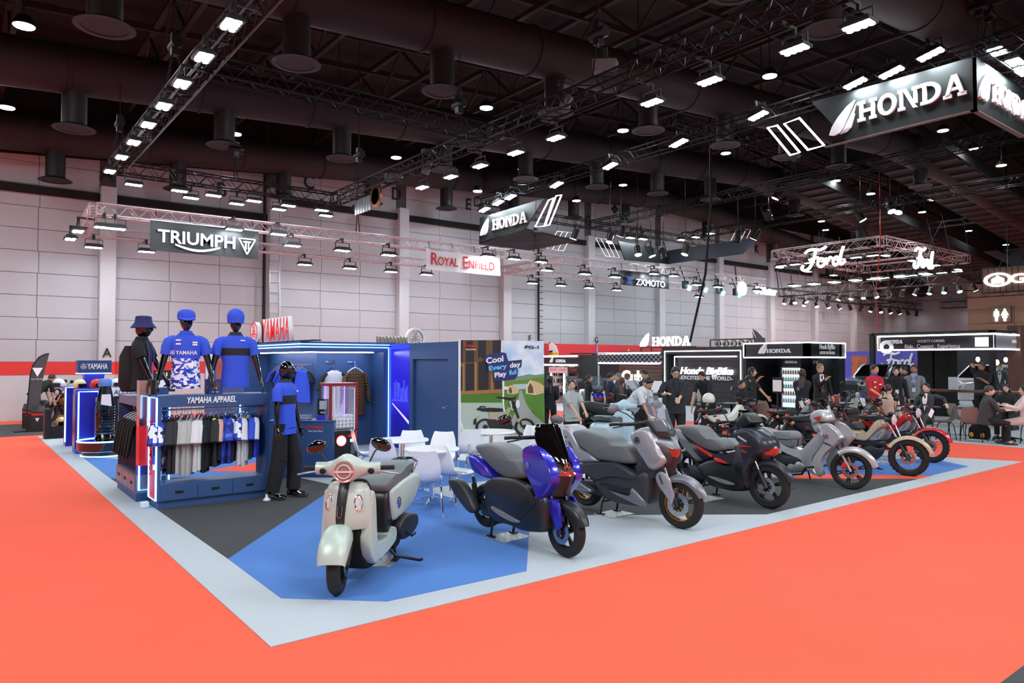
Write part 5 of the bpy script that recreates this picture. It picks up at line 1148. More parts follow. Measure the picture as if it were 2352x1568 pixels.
pr('printed_fork', [(870, 1050), (910, 1050), (1060, 1440), (1025, 1440)], pm('dark', '#2c2a28'), 13); pr('printed_fork_top', [(845, 1050), (875, 1050), (910, 1190), (885, 1190)], pm('silver', '#c9c9c9'), 14); pr('printed_bar', [(660, 985), (900, 1000), (960, 970), (940, 1020), (900, 1040), (660, 1000)], pm('seat', '#1a1817'), 14); pr('printed_lamp', [(975 + 32 * math.cos(a), 1095 + 62 * math.sin(a)) for a in [k * PI / 8 for k in range(16)]], pm('lamp', '#e9ecf6'), 15); pr('printed_lamp_shell', [(890, 1060), (960, 1050), (950, 1150), (890, 1170)], pm('seat', '#1a1817'), 14); pr('printed_fender', [(960, 1330), (1030, 1280), (1120, 1300), (1040, 1320), (980, 1380)], pm('beige', '#b7a98c'), 14); pr('printed_rack', [(350, 1180), (420, 1125), (500, 1130), (490, 1145), (430, 1140), (400, 1190)], pm('seat', '#1a1817'), 12); pr('printed_plate', [(320, 1320), (360, 1310), (350, 1400), (312, 1400)], pm('seat', '#1a1817'), 12); pr('printed_signal', [(372, 1270), (395, 1265), (395, 1300), (372, 1302)], pm('amber', '#e8b23a'), 13)
pr('slogan_cloud', [(470, 380), (560, 345), (740, 320), (800, 330), (830, 450), (1040, 430), (1030, 540), (980, 560), (975, 660), (940, 720), (620, 760), (600, 600), (520, 590), (525, 480), (470, 460)], pm('navy', '#2a2f6e'), 16)
def ptext(s_, x, y, h, m, wd, rot=0, lay=18):
    a = P4([(x, y)], lay)[0]; fr_ = frame(a, (math.cos(rot), 0, math.sin(rot)), (-math.sin(rot), 0, math.cos(rot))); k_ = 11.9 / 1646 / 6.535
    text(s_, h * k_, fr_, m, 'slogan', pw_, depth=.002, bold=.045, width=wd * k_ * 1.0)
CY_ = pm('cyan', '#6fc8f2')
ptext('Cool', 635, 470, 100, WHITEP, 385, .12); ptext('Every', 675, 575, 80, CY_, 400, .12); ptext('day', 935, 540, 85, WHITEP, 250, .12); ptext('Play', 715, 685, 85, WHITEP, 270, .12); ptext('ful', 905, 650, 85, CY_, 170, .12)
ptext('PG-1', 1195, 262, 52, pm('ink', '#1b1c20'), 330); ptext('YAMAHA', 290, 245, 42, RI, 210); ptext('Revs Your Heart', 275, 283, 20, WHITEP, 215)
fork_emblem(.04, frame(P4([(182, 222)], 18)[0], (1, 0, 0), (0, 0, 1)), RI, 'brand_emblem', pw_, .002, .16)
# ---- accessory corner on the aisle side ----
t = thing('bottle_display', 'giant black oil bottle with blue cap on a round neon rimmed base', 'display', (2.42, 16.45, .006))
M().lathe([(.4, 0), (.4, .09), (.46, .1), (.48, .12), (.48, .28), (.46, .3), (0, .3)], n=40).obj('round_base', mat('base_gloss', '#1a0f1c', .1, coat=1.), t); M().tube([(.475 * math.cos(a), .475 * math.sin(a), .3) for a in [k * PI / 20 for k in range(40)]], .014, 6, closed=True).obj('neon_rim', NEON, t); M().tube([(.41 * math.cos(a), .41 * math.sin(a), .01) for a in [k * PI / 20 for k in range(40)]], .014, 6, closed=True).obj('neon_foot', NEON, t)
def rr4(x, y, z): return [(x * math.copysign(abs(math.cos(a)) ** .5, math.cos(a)), y * math.copysign(abs(math.sin(a)) ** .5, math.sin(a)), z) for a in [2 * PI * (k + .5) / 20 for k in range(20)]]
M().loft([rr4(.165, .1, .3), rr4(.175, .11, .33), rr4(.175, .11, .95), rr4(.15, .1, 1.1), rr4(.12, .09, 1.28), rr4(.1, .085, 1.36), rr4(.095, .085, 1.4)]).obj('bottle', GLOSS, t, smooth=50)
for i in range(11): M().tube(rr4(.178, .112, .42 + .055 * i), .009, 5, closed=True).obj('grip_ridge', GLOSS, t)
M().lathe([(.115, 1.4), (.12, 1.41), (.12, 1.5), (.1, 1.53), (0, 1.535)], n=26).obj('cap', mat('cap_blue', '#5f8fd8', .4), t); M().lathe([(.13, 1.385), (.13, 1.41)], n=26).obj('cap_ring', mat('cap_blue', '#5f8fd8'), t)
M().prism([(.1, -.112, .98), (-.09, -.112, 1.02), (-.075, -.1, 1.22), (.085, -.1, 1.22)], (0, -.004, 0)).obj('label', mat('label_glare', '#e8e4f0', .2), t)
t = thing('accessory_panel', 'blue accessory panel with neon outline and upright white lettering behind the giant bottle', 'display panel', (1.98, 16.95, .006))
M().box((0, 0, 0), (.5, .5, 1.3)).obj('body', mat('panel_blue', '#2326a8', .3), t, bevel=.004); M().tube([(.04, -.012, .08), (.04, -.012, 1.26), (.46, -.012, 1.26)], .014, 6).obj('neon_edge', NEON, t); M().box((-.01, .05, .1), (0, .45, 1.2)).obj('side_strip', mat('strip_violet', '#3a2468', .2), t)
text('YAMAHA ACCESSORIES', .075, frame((.42, 0, .12), (0, 0, 1), (-1, 0, 0)), WHITEP, 'upright_lettering', t, depth=.004, bold=.03, width=1.02, align='LEFT')
t = thing('accessory_panel', 'far narrow blue panel with neon edge toward the feather flag', 'display panel', (1.98, 18.6, .006))
M().box((0, 0, 0), (.5, .4, 1.32)).obj('body', mat('panel_blue', '#2326a8'), t, bevel=.004); M().tube([(-.012, .0, .1), (-.012, .0, 1.3), (.4, -.012, 1.3)], .014, 6).obj('neon_edge', NEON, t)
t = thing('brand_pillar', 'blue pillar with a white lettered top block beside the helmets', 'display', (2.5, 18.6, .006))
M().loft([[(x * s_, y * s_, z) for x, y in ((-.2, -.15), (.2, -.15), (.2, .15), (-.2, .15))] for s_, z in ((.8, 0), (.8, 1.1), (1, 1.62))]).obj('neck', mat('neck_violet', '#3b39b8', .3), t, smooth=0); M().box((-.33, -.2, 1.62), (.33, .2, 1.9)).obj('top_block', NAVY2, t, bevel=.005); M().box((-.33, -.2, 1.6), (.33, .2, 1.62)).obj('glow_strip', NEON, t)
text('YAMAHA', .12, frame((.05, -.2, 1.71), (1, 0, 0), (0, 0, 1)), WHITEP, 'lettering', t, depth=.006, bold=.03, width=.4); fork_emblem(.06, frame((-.22, -.2, 1.765), (1, 0, 0), (0, 0, 1)), WHITEP, 'emblem', t, .006)
def helmet(label, p, m, rz=0, k=1., open_=True, vis=None):
    t = thing('helmet', label, 'helmet', p, rz, 'helmets'); b = M(); rings = []
    for i in range(12):
        th = max(.03, (PI * .68) * i / 11)
        rings.append([((.13 if math.cos(a) < .3 or i < 6 else .13 - .035 * (i - 5) / 6) * math.sin(th) * math.cos(a) * 1.08 * k, .125 * math.sin(th) * math.sin(a) * k, (.13 * math.cos(th) + .06) * k) for a in [2 * PI * j / 22 for j in range(22)]])
    b.loft(rings[::-1], caps=True).obj('shell', m, t, smooth=60)
    M().prism([(.1 * k, y * k, z * k) for y, z in ((-.085, .09), (.085, .09), (.095, .04), (.08, -.0), (-.08, -.0), (-.095, .04))], (.03 * k, 0, 0)).obj('visor', vis or GLOSS, t); M().tube([(.1 * math.cos(a) * k, .1 * math.sin(a) * k, .008 * k) for a in [2 * PI * j / 16 for j in range(16)]], .012 * k, 6, closed=True).obj('rim', BLACK, t)
    return t
t = thing('helmet_shelf', 'accessory wall shelf with helmets on top and packed parts below', 'shelf', (2.75, 17.5, .006))
M().box((0, .2, 0), (1.1, .6, 1.28)).obj('case', BLACK, t); M().box((-.02, .17, 1.12), (1.12, .2, 1.3)).obj('front_band', WHITEP, t); M().box((.45, .165, 1.13), (1.12, .171, 1.29)).obj('blue_band', NAVY2, t); text('ACCESSORIES', .1, frame((.36, .168, 1.16), (1, 0, 0), (0, 0, 1)), mat('ink_blue', '#223a7e', .5), 'lettering', t, depth=.004, shear=.2, bold=.03, width=.7)
for i, (x, z) in enumerate(((.1, .8), (.55, .82), (.1, .42), (.55, .42), (.85, .8))): M().box((x, .16, z), (x + .14, .2, z + .26)).obj('blister_pack', mat('pack_%d' % (i % 3), ('#b8b4c8', '#c0bcd0', '#c9a0a4')[i % 3], .3), t, bevel=.01)
SHW = mat('helmet_white', '#ecebee', .25, coat=.6)
for lb, px, py, d, m, rz in (('white open helmet with black peak on the far blue panel', 135, 902, 16.2, SHW, -2.2), ('pale yellow and black helmet behind the bottle cap', 183, 900, 15.6, mat('helmet_yellow', '#d9d3a0', .3), -1.2), ('red helmet behind the bottle cap', 222, 898, 15.8, RED, -1.2), ('mint green half helmet on the shelf', 250, 897, 16.4, mat('helmet_mint', '#5fc9a4', .3), -1.5), ('white round helmet beside the mint one', 268, 899, 16.4, SHW, -1.5)):
    p = AD(px, py, d); helmet(lb, (p.x, p.y, 1.31), m, rz, 1.0)
t = thing('helmet_plinth', 'black step stand carrying a tan helmet with rainbow stripes', 'stand', (1.76, 20.6, .006)); M().box((0, 0, 0), (.13, .4, .72)).box((.13, 0, 0), (.7, .4, .3)).obj('body', BLACK, t, bevel=.01)
helmet('tan helmet with rainbow stripes on the black step stand', (2.12, 20.78, .31), mat('helmet_tan', '#d8b07a', .3), -1.4, 1.1)
t = thing('cloth_drape', 'blue cloth heap on the floor behind the giant bottle', 'cloth', (3.0, 16.9, .006)); M().loft([[(x * s_ + .05 * math.sin(5 * a), y * s_, z) for a, x, y in [(k * PI / 10, .45 * math.cos(k * PI / 10), .3 * math.sin(k * PI / 10) * (1 + .2 * math.sin(3 * k))) for k in range(20)]] for s_, z in ((1, 0), (.9, .15), (.6, .3), (.25, .42))]).obj('cloth', mat('drape_blue', '#2f4fae', .8), t, smooth=60)
# ---- black corner of the stand beyond: feather flag, info posts ----
t = thing('feather_flag', 'grey feather flag with a small triangle badge against the white wall', 'flag', (1.15, 23.2, .006))
fl = [(AY(x, y, 23.2) - Vector((1.15, 23.2, .006))) for x, y in ((63, 932), (67, 890), (70, 860), (76, 838), (90, 820), (104, 813), (113, 812), (110, 824), (103, 850), (97, 880), (93, 915), (89, 930))]
M().prism(fl, (0, .012, 0)).obj('cloth', mat('flag_grey', '#454345', .7), t, smooth=0); M().tube([fl[0] + Vector((0, .006, 0)), *[p + Vector((0, .006, 0)) for p in fl[:7]]], .018, 6).cyl((fl[0].x, 0, 0), (fl[0].x, 0, fl[0].z), .02, 6).obj('pole', BLACK, t); M().box((fl[0].x - .3, -.25, 0), (fl[0].x + .3, .25, .03)).obj('foot', BLACK, t)
p = AY(86, 853, 23.19) - Vector((1.15, 23.2, .006)); M().prism([p + Vector((x, 0, z)) for x, z in ((-.12, .1), (.12, .1), (.0, -.14))], (0, -.004, 0)).obj('badge', WHITEP, t); text('FOR THE RIDE', .03, frame(p + Vector((0, 0, -.22)), (1, 0, 0), (0, 0, 1)), WHITEP, 'lettering', t, depth=.003, width=.3)
for i, (px, py) in enumerate(((64, 984), (76, 987), (85, 992))):
    p = AZ(px, py); t = thing('info_post', 'black slanted info post with a red strip, %s of the three before the wall' % ('first', 'middle', 'last')[i], 'info post', (p.x, p.y, .012), -.2); M().prism([(-.14, 0, 0), (.14, 0, 0), (.14, 0, .5), (-.14, 0, .5)], (0, .12, .0)).prism([(-.14, .0, .5), (.14, .0, .5), (.14, .3, .64), (-.14, .3, .64)], (0, 0, .03)).obj('body', mat('post_brown', '#241d1d', .5), t, smooth=0); M().box((-.13, -.004, .43), (.13, 0, .48)).obj('red_strip', RED, t); M().prism([(-.05, -.004, .36), (.05, -.004, .36), (0, -.004, .26)], (0, .003, 0)).obj('badge', WHITEP, t)
t = thing('brand_board', 'black board with part of a white word and flag mark behind the mannequins', 'sign board', AY(353, 900, 21.8)); M().box((0, 0, 0), (.55, .04, .6)).obj('board', BLACK, t); text('TRI', .1, frame((.2, 0, .44), (1, 0, 0), (0, 0, 1)), WHITEP, 'lettering', t, depth=.004, bold=.03, width=.3); M().prism([(.05, -.004, .3), (.4, -.004, .36), (.4, -.004, .3), (.12, -.004, .05)], (0, .003, 0)).obj('flag_mark', WHITEP, t); M().box((.2, .0, -1.2), (.26, .03, 0)).obj('stand', BLACK, t)
# ================= motorbikes =================
class Bike:
    """local frame: x ahead, y to the rider's left, z up, origin where the front tyre meets the floor"""
    def __init__(s, name, label, cate, F, head, crop=None, ref=None, group=None):
        s.r = thing(name, label, cate, (F[0], F[1], F[2] if len(F) > 2 else .009), math.radians(head), group)
        fr_ = ref or ((F[0], F[1], .009), head); s.mi = (Matrix.Translation(fr_[0]) @ Matrix.Rotation(math.radians(fr_[1]), 4, 'Z')).inverted(); s.crop = crop
    def p(s, zx, zy, y=-.12):
        ox, oy, k = s.crop; o = s.mi @ EYE; d = s.mi.to_3x3() @ ray(ox + zx / k, oy + zy / k); q = o + d * ((y - o.y) / d.y); return Vector((q.x, y, q.z))
    def line(s, pts, y=-.12, n=4): return cat([s.p(a, b, y) for a, b in pts], n) if n else [s.p(a, b, y) for a, b in pts]
    def pill(s, name, pts, w, m, y=0., inset=.16, tr=None, n=4, par=None, raw=False, flat=.55, nose=0.):
        """rounded body drawn from its side outline, half width w about y"""
        P = pts if raw else s.line(pts, tr if tr is not None else y - w * .75, n)
        if raw and n: P = cat(P, n)
        c = sum(P, Vector()) / len(P); b = M(); rings = []
        xm = max(p.x for p in P); x0 = min(p.x for p in P)
        for t, k in ((-1, inset), (-.93, inset * .45), (-.78, inset * .15), (-flat, 0), (flat, 0), (.78, inset * .15), (.93, inset * .45), (1, inset)):
            rings.append([Vector((q.x + (c.x - q.x) * k - nose * abs(t) ** 2 * max(0, (q.x - c.x) / (xm - c.x)), y + w * t, q.z + (c.z - q.z) * k)) for q in P])
        A = sum(P[i].x * P[(i + 1) % len(P)].z - P[(i + 1) % len(P)].x * P[i].z for i in range(len(P)))
        if A < 0: rings = rings[::-1]
        b.loft(rings); return b.obj(name, m, par or s.r, smooth=42)
    def plate(s, name, pts, y0, y1, m, par=None, mirror=True, n=3, inset=.12, raw=False):
        """panel on the flank, y0 outer face to y1 inner, on both sides"""
        P = pts if raw else s.line(pts, y0, n); c = sum(P, Vector()) / len(P); b = M()
        for sg in ((1, -1) if mirror else (1,)):
            rings = []
            for y, k in ((y1, 0), (y0 * .75 + y1 * .25, 0), (y0, inset)): rings.append([Vector((q.x + (c.x - q.x) * k, y * sg, q.z + (c.z - q.z) * k)) for q in P])
            A = sum(P[i].x * P[(i + 1) % len(P)].z - P[(i + 1) % len(P)].x * P[i].z for i in range(len(P)))
            if (A < 0) != (sg * (y0 - y1) > 0): rings = rings[::-1]
            o = M().loft(rings).obj(name, m, par or s.r, smooth=42)
        return o
    def rows(s, name, R, m, th=.006, par=None, n=9, pw=2.):
        """surface of rows across the bike: (x, z, half width, setback of the edges, rise of the edges)"""
        f, bk = [], []
        for x, z, w, sb, *rise in R:
            a = [Vector((x - sb * abs(t) ** pw, w * t, z + (rise[0] * abs(t) if rise else 0))) for t in [-1 + 2 * i / n for i in range(n + 1)]]; f.append(a)
        rings = [a + [q - Vector((th, 0, 0)) for q in a[::-1]] for a in f]
        return M().loft(rings).obj(name, m, par or s.r, smooth=50)
    def tube(s, name, path, r, m, n=8, par=None, flat=1.): return M().tube(path, r, n, flat=flat).obj(name, m, par or s.r, smooth=60)
    def wheel(s, name, x, R, w, rim=BLACK, spokes=5, disc=.12, steer=0., rr=None, z=None, dm=None, wire=False, dside=-1, knob=False, cal=None):
        z = R if z is None else z; mx = Matrix.Translation((x, 0, z)) @ Matrix.Rotation(steer, 4, 'Z'); rr = rr or R * .66; prof = []
        for k in range(13):
            a = PI * (k / 12) - PI / 2; prof.append((rr + (R - rr) * (max(0, math.cos(a)) ** .55), math.sin(a) * w / 2 * (1 if abs(math.sin(a)) < .95 else .85)))
        b = M().lathe([(rr * .98, -w * .36)] + prof + [(rr * .98, w * .36)], (0, 0, 0), (0, 1, 0), n=44, caps=False)
        nb = 26 if knob else 30
        for k in range(nb):
            a = 2 * PI * k / nb
            for sg in (-1, 1):
                y = sg * w * .27; aa = a + (.1 if sg > 0 else 0); rad = R - .004
                if knob: b.bar((rad * math.cos(aa), y - sg * .02, rad * math.sin(aa)), (rad * math.cos(aa), y + sg * .016, rad * math.sin(aa)), R * .12, .014, up=(math.cos(aa), 0, math.sin(aa)))
        tire = b.xf(mx).obj(name, RUB, s.r, smooth=50)
        b = M().lathe([(rr * 1.0, -w * .4), (rr * 1.03, -w * .36), (rr * .93, -w * .3), (rr * .88, 0), (rr * .93, w * .3), (rr * 1.03, w * .36), (rr * 1.0, w * .4), (rr * .86, w * .1), (rr * .86, -w * .1), (rr * 1.0, -w * .4)], (0, 0, 0), (0, 1, 0), n=40, caps=False).xf(mx).obj('rim', rim, tire, smooth=50)
        b = M()
        if wire:
            for k in range(28):
                a = 2 * PI * k / 28; a2 = a + (.35 if k % 2 else -.35); y = .03 * (1 if k % 4 < 2 else -1)
                b.cyl((.035 * math.cos(a2), y, .035 * math.sin(a2)), (rr * .9 * math.cos(a), 0, rr * .9 * math.sin(a)), .0022, 4)
        else:
            for k in range(spokes):
                a = 2 * PI * k / spokes + .3
                for da in (-.1, .1): b.bar((.03 * math.cos(a), 0, .03 * math.sin(a)), (rr * .9 * math.cos(a + da), 0, rr * .9 * math.sin(a + da)), .022, .016, up=(0, 1, 0))
        b.xf(mx); o = b.obj('spokes', CHROME if wire else rim, tire, smooth=40)
        if wire: tag(o, kind='stuff')
        M().lathe([(.0, -w * .55), (.03, -w * .55), (.036, -.02), (.036, .02), (.03, w * .55), (0, w * .55)], (0, 0, 0), (0, 1, 0), n=16).xf(mx).obj('hub', BLACK, tire)
        if disc:
            y = dside * (w * .5 + .012); b = M().lathe([(disc * .58, 0), (disc, 0), (disc, .004), (disc * .58, .004), (disc * .58, 0)], (0, y, 0), (0, 1, 0), n=36, caps=False)
            b.xf(mx); d_ = b.obj('brake_disc', dm or STEEL, tire, smooth=30)
            h = M()
            for k in range(24):
                a = 2 * PI * k / 24
                for q in (.72, .88): h.cyl((disc * q * math.cos(a + q), y - .001, disc * q * math.sin(a + q)), (disc * q * math.cos(a + q), y + .005, disc * q * math.sin(a + q)), .0045, 6)
            for k in range(5): a = 2 * PI * k / 5; h.bar((.02 * math.cos(a), y + .002, .02 * math.sin(a)), (disc * .62 * math.cos(a + .2), y + .002, disc * .62 * math.sin(a + .2)), .016, .005, up=(0, 1, 0))
            tag(h.xf(mx).obj('disc_holes', MATTE, tire, smooth=0), kind='stuff')
            a = 2.5; M().bar((disc * .85 * math.cos(a) - .03, y, disc * .85 * math.sin(a) - .03), (disc * .85 * math.cos(a) + .02, y, disc * .85 * math.sin(a) + .05), .05, .06).xf(mx).obj('caliper', cal or BLACK, tire, bevel=.008)
        s.mx = mx; return tire
    def fender(s, R, w, a0, a1, m, steer=0., x=0., drop=.04, th=.006, z=None, ex=0., n=12):
        """mudguard: arc a0..a1 (degrees from ahead, over the top) round the wheel"""
        mx = Matrix.Translation((x, 0, R if z is None else z)) @ Matrix.Rotation(steer, 4, 'Z'); rings = []
        for i in range(n + 1):
            a = math.radians(a0 + (a1 - a0) * i / n); rad = R + .028 + ex * (1 - i / n); tw = 1 - .35 * max(0, 1 - i / 3) ** 2
            sec = [(-w * tw, -drop), (-w * .85 * tw, -.008), (-w * .4 * tw, .012), (0, .018), (w * .4 * tw, .012), (w * .85 * tw, -.008), (w * tw, -drop)]
            q = [mx @ Vector(((rad + d) * math.cos(a), y, (rad + d) * math.sin(a))) for y, d in sec] + [mx @ Vector(((rad + d - th) * math.cos(a), y * .95, (rad + d - th) * math.sin(a))) for y, d in sec[::-1]]
            rings.append(q)
        return M().loft(rings).obj('front_mudguard', m, s.r, smooth=60)
    def fork(s, top, R, off=.085, r=.017, steer=0., m=STEEL, lower=BLACK, bend=0.):
        mx = s.mx
        for sg in (-1, 1):
            a = mx @ Vector((0, off * sg, 0)); t_ = Vector((top[0], off * sg, top[1])); mid = a + (t_ - a) * .5
            o = s.tube('fork_tube', [mid, t_], r, m); s.tube('fork_slider', [a - (t_ - a) * .05, a, mid + (t_ - a) * .05], r * 1.5, lower, par=o)
    def mirror(s, base, head_, ax, m=GLOSS, rx=.075, rz=.045, face=None):
        o = s.tube('mirror_stem', [base, (Vector(base) * .5 + Vector(head_) * .5) + Vector((.01, 0, .02)), head_], .007, BLACK, 6)
        mx = Matrix.Translation(head_) @ Matrix.Rotation(ax, 4, 'X'); M().ball((0, 0, 0), (.03, rx, rz), 14, 8, mx=mx.to_3x3().to_4x4()).xf(Matrix.Translation(head_)).obj('mirror', m, o, smooth=60)
        M().prism([Vector(head_) + mx.to_3x3() @ Vector((-.026, rx * .85 * math.cos(a), rz * .85 * math.sin(a))) for a in [k * PI / 8 for k in range(16)]], (-.008, 0, 0)).obj('mirror_glass', face or mat('mirror_face', '#8f949c', .05, 1.), o)
    def grip(s, y0, y1, x, z, sweep=.05, lever=True, lm=ALU):
        for sg in (-1, 1):
            o = s.tube('grip', [(x, y0 * sg, z), (x - sweep * .4, (y0 * .4 + y1 * .6) * sg, z + .004), (x - sweep, y1 * sg, z)], .017, RUB, 10)
            if lever: s.tube('lever', [(x + .035, (y0 - .01) * sg, z - .01), (x + .05, (y0 + .08) * sg, z - .018), (x + .02, (y1 + .02) * sg, z - .03)], .008, lm, 6, par=o)
    def stand(s, x, h=.3, w=.15):
        b = M()
        for sg in (-1, 1): b.tube([(x + .06, .07 * sg, h), (x + .03, w * sg, h * .5), (x, w * sg, .02)], .014, 6).bar((x - .05, w * sg, .012), (x + .05, w * sg, .012), .05, .018)
        b.cyl((x + .03, -w, h * .5), (x + .03, w, h * .5), .012, 6); b.obj('centre_stand', BLACK, s.r)
    def lettering(s, str_, pts, y, h, m, w, rot=None):
        q = s.p(*pts, y); a = rot or 0; o = text(str_, h, frame(q, (math.cos(a), 0, math.sin(a)), (-math.sin(a), 0, math.cos(a))), m, 'lettering', s.r, depth=.004, bold=.03, shear=.15, width=w); return o
CHK = mat('checker_plate', '#c9cacc', .3, .9, bump=.8, bs=120)
def stand_plate(x, y, rz, label):
    b = M().box((-.2, -.16, 0), (.2, .16, .006), 0)
    for i in range(9):
        for j in range(7):
            c = Vector((-.18 + .045 * i, -.14 + .046 * j, .007)); a = .8 if (i + j) % 2 else -.8; b.bar(c - Vector((math.cos(a), math.sin(a), 0)) * .014, c + Vector((math.cos(a), math.sin(a), 0)) * .014, .007, .005)
    o = b.obj('tread_plate', CHK, loc=(x, y, .0095), rot=(0, 0, rz)); tag(o, label, 'metal plate')
SEATG = mat('seat_grey', '#646768', .5, bump=.15, bs=120); SEATK = mat('seat_black', '#202123', .55, bump=.15, bs=120)
REDL = mat('lamp_red_and_reflection', '#a82a20', .15, coat=1.); CLEAR = mat('lamp_clear', '#d8d8dc', .08, coat=1., metal=.3); AMB = mat('lamp_amber', '#f07a1e', .2)  # on headlamps the red is a painted reflection of the carpet
DPL = mat('panel_satin_black', '#1e1f21', .35, bump=.05, bs=200)
def rear_gear(b, xr, R, w, rim=BLACK, z=None, shock=True, sp=5):
    b.wheel('rear_tyre', xr, R, w, rim, sp, .1, z=z)
    M().loft([[(xr + x, y * k, R + z_) for y, z_ in ((-.1, -.05), (.1, -.05), (.12, .05), (.09, .11), (-.09, .11), (-.12, .05))] for x, k in ((-.06, .6), (.1, 1), (.34, 1.05), (.46, .7))]).obj('engine', mat('engine_dark', '#2c2d30', .45, .4), b.r, bevel=.012)
    for sg in (-1, 1):
        if shock: o = b.tube('shock_absorber', [(xr - .02, .13 * sg, R + .03), (xr - .08, .14 * sg, R + .36)], .016, BLACK); M().lathe([(.026 + .005 * (k % 2), .06 + .012 * k) for k in range(18)], (xr - .02, .13 * sg, R + .03), (-.06, .01 * sg, .33), n=10).obj('spring', MATTE, o)
# ---- blue scooter with a dark screen ----
BLU = mat('scooter_blue', '#2d26b4', .22, .3, coat=1.)
b = Bike('scooter', 'glossy blue scooter with a tall black windscreen on blue carpet', 'scooter', (4.70, 5.18), -91, (1020, 920, 3.919))
b.wheel('front_tyre', 0, .245, .12, BLACK, 5, .115, rr=.165)
b.fork((-.13, .62), .24, .09); b.fender(.245, .075, 18, 138, DPL, ex=.03, drop=.06)
b.plate('fork_guard', [(935, 890), (1000, 890), (1030, 960), (1050, 1110), (1010, 1170), (965, 1060), (932, 970)], -.125, -.1, BLU)
rear_gear(b, -1.33, .24, .13, z=.28)
b.pill('lower_fairing', [(380, 800), (520, 720), (640, 730), (760, 800), (820, 860), (900, 850), (930, 1000), (910, 1170), (820, 1185), (720, 1170), (600, 1120), (470, 1080), (400, 980)], .2, DPL, inset=.14)
b.plate('side_cover', [(345, 760), (420, 700), (520, 695), (640, 718), (740, 790), (800, 900), (780, 960), (660, 1085), (600, 1060), (430, 950), (375, 860)], -.225, -.15, DPL)
b.plate('floor_board', [(412, 950), (500, 985), (650, 1075), (640, 1105), (520, 1050), (430, 985)], -.235, -.16, mat('board_grey', '#77797c', .4))
b.pill('tail_fairing', [(222, 478), (300, 500), (400, 590), (478, 690), (560, 712), (420, 705), (320, 665), (262, 620), (232, 550)], .165, BLU, inset=.25)
b.pill('seat', [(285, 405), (340, 386), (430, 384), (520, 420), (590, 480), (645, 545), (690, 552), (740, 690), (640, 712), (560, 692), (480, 640), (400, 560), (320, 470)], .15, SEATG, inset=.2, flat=.4)
b.tube('grab_rail', [b.p(310, 490, -.13), b.p(232, 470, -.12), b.p(228, 402, -.1), b.p(228, 402, .1), b.p(232, 470, .12), b.p(310, 490, .13)], .016, mat('satin_grey', '#8d9094', .35), 8)
NF_ = [(700, 440), (745, 405), (828, 402), (895, 500), (940, 590), (965, 690), (955, 760), (850, 900), (800, 800), (742, 680), (705, 550)]
b.plate('nose_side', NF_, -.205, -.1, BLU, inset=.05, n=2)
b.pill('nose_core', [(760, 430), (830, 405), (930, 540), (1010, 620), (1020, 720), (940, 800), (870, 880), (790, 700)], .15, DPL, inset=.2, tr=-.12)
pc = lambda zx, zy: b.p(zx, zy, 0.0)
q0, q1, q2, q3 = pc(955, 208), pc(1000, 330), pc(1060, 470), pc(1085, 600)
b.rows('windscreen', [(q0.x, q0.z, .13, .04), (q0.x + .02, q0.z - .03, .16, .05), (q1.x, q1.z, .19, .08), (q2.x, q2.z, .185, .11), (q3.x + .03, q3.z + .01, .12, .07, .04), (q3.x + .04, q3.z - .03, .04, .02)], GLOSS, .012)
h0, h1 = pc(1085, 600), pc(1088, 700); e0, e1, e2 = b.p(880, 562, -.19), b.p(955, 695, -.18), b.p(925, 790, -.16); hx0, hx1 = max(h0.x, e0.x + .1), max(h1.x, e1.x + .08)
b.rows('headlamp', [(hx0, h0.z - .005, .195, hx0 - e0.x, e0.z - h0.z), (hx1 + .02, h1.z + .03, .185, hx1 + .02 - e1.x, e1.z - h1.z + .0)], REDL, .05, pw=1.4)
b.rows('chin', [(hx1 + .025, h1.z + .03, .18, hx1 + .025 - e1.x, e1.z - h1.z), (hx1, h1.z - .06, .165, hx1 - e2.x, .03), (hx1 - .06, h1.z - .17, .11, .06)], DPL, .08, pw=1.4)
fork_emblem(.035, frame((hx0 + .03, 0, h0.z + .015), (0, 1, 0), (0, 0, 1)), CHROME, 'front_emblem', b.r, .006); fork_emblem(.03, frame(b.p(750, 582, -.212), (1, 0, 0), (0, 0, 1)), CHROME, 'side_emblem', b.r, .006)
g0 = b.p(650, 335, -.26); b.grip(.22, .37, g0.x, g0.z, lm=BLACK); b.tube('handlebar', [(g0.x, -.24, g0.z), (g0.x + .05, -.1, g0.z + .0), (g0.x + .05, .1, g0.z), (g0.x, .24, g0.z)], .02, BLACK)
m1 = b.p(545, 170, -.42); m2 = b.p(1018, 168, .36); b.mirror((g0.x + .03, -.22, g0.z), m1, .2, GLOSS, .085, .05); b.mirror((g0.x + .03, .22, g0.z), m2, -.2, GREYP, .085, .05)
e = b.line([(70, 725), (90, 702), (170, 718), (250, 840), (300, 960), (292, 1005), (240, 985), (130, 840)], -.2); b.pill('exhaust', e, .055, mat('exhaust_grey', '#3a3b3d', .4, .4), y=-.21, raw=True, n=0, inset=.3)
b.stand(-1.05); b.plate('side_light', [(905, 725), (925, 722), (925, 752), (908, 755)], -.195, -.17, CLEAR)
stand_plate(4.72, 6.13, .1, 'chequered metal plate under the blue scooter')
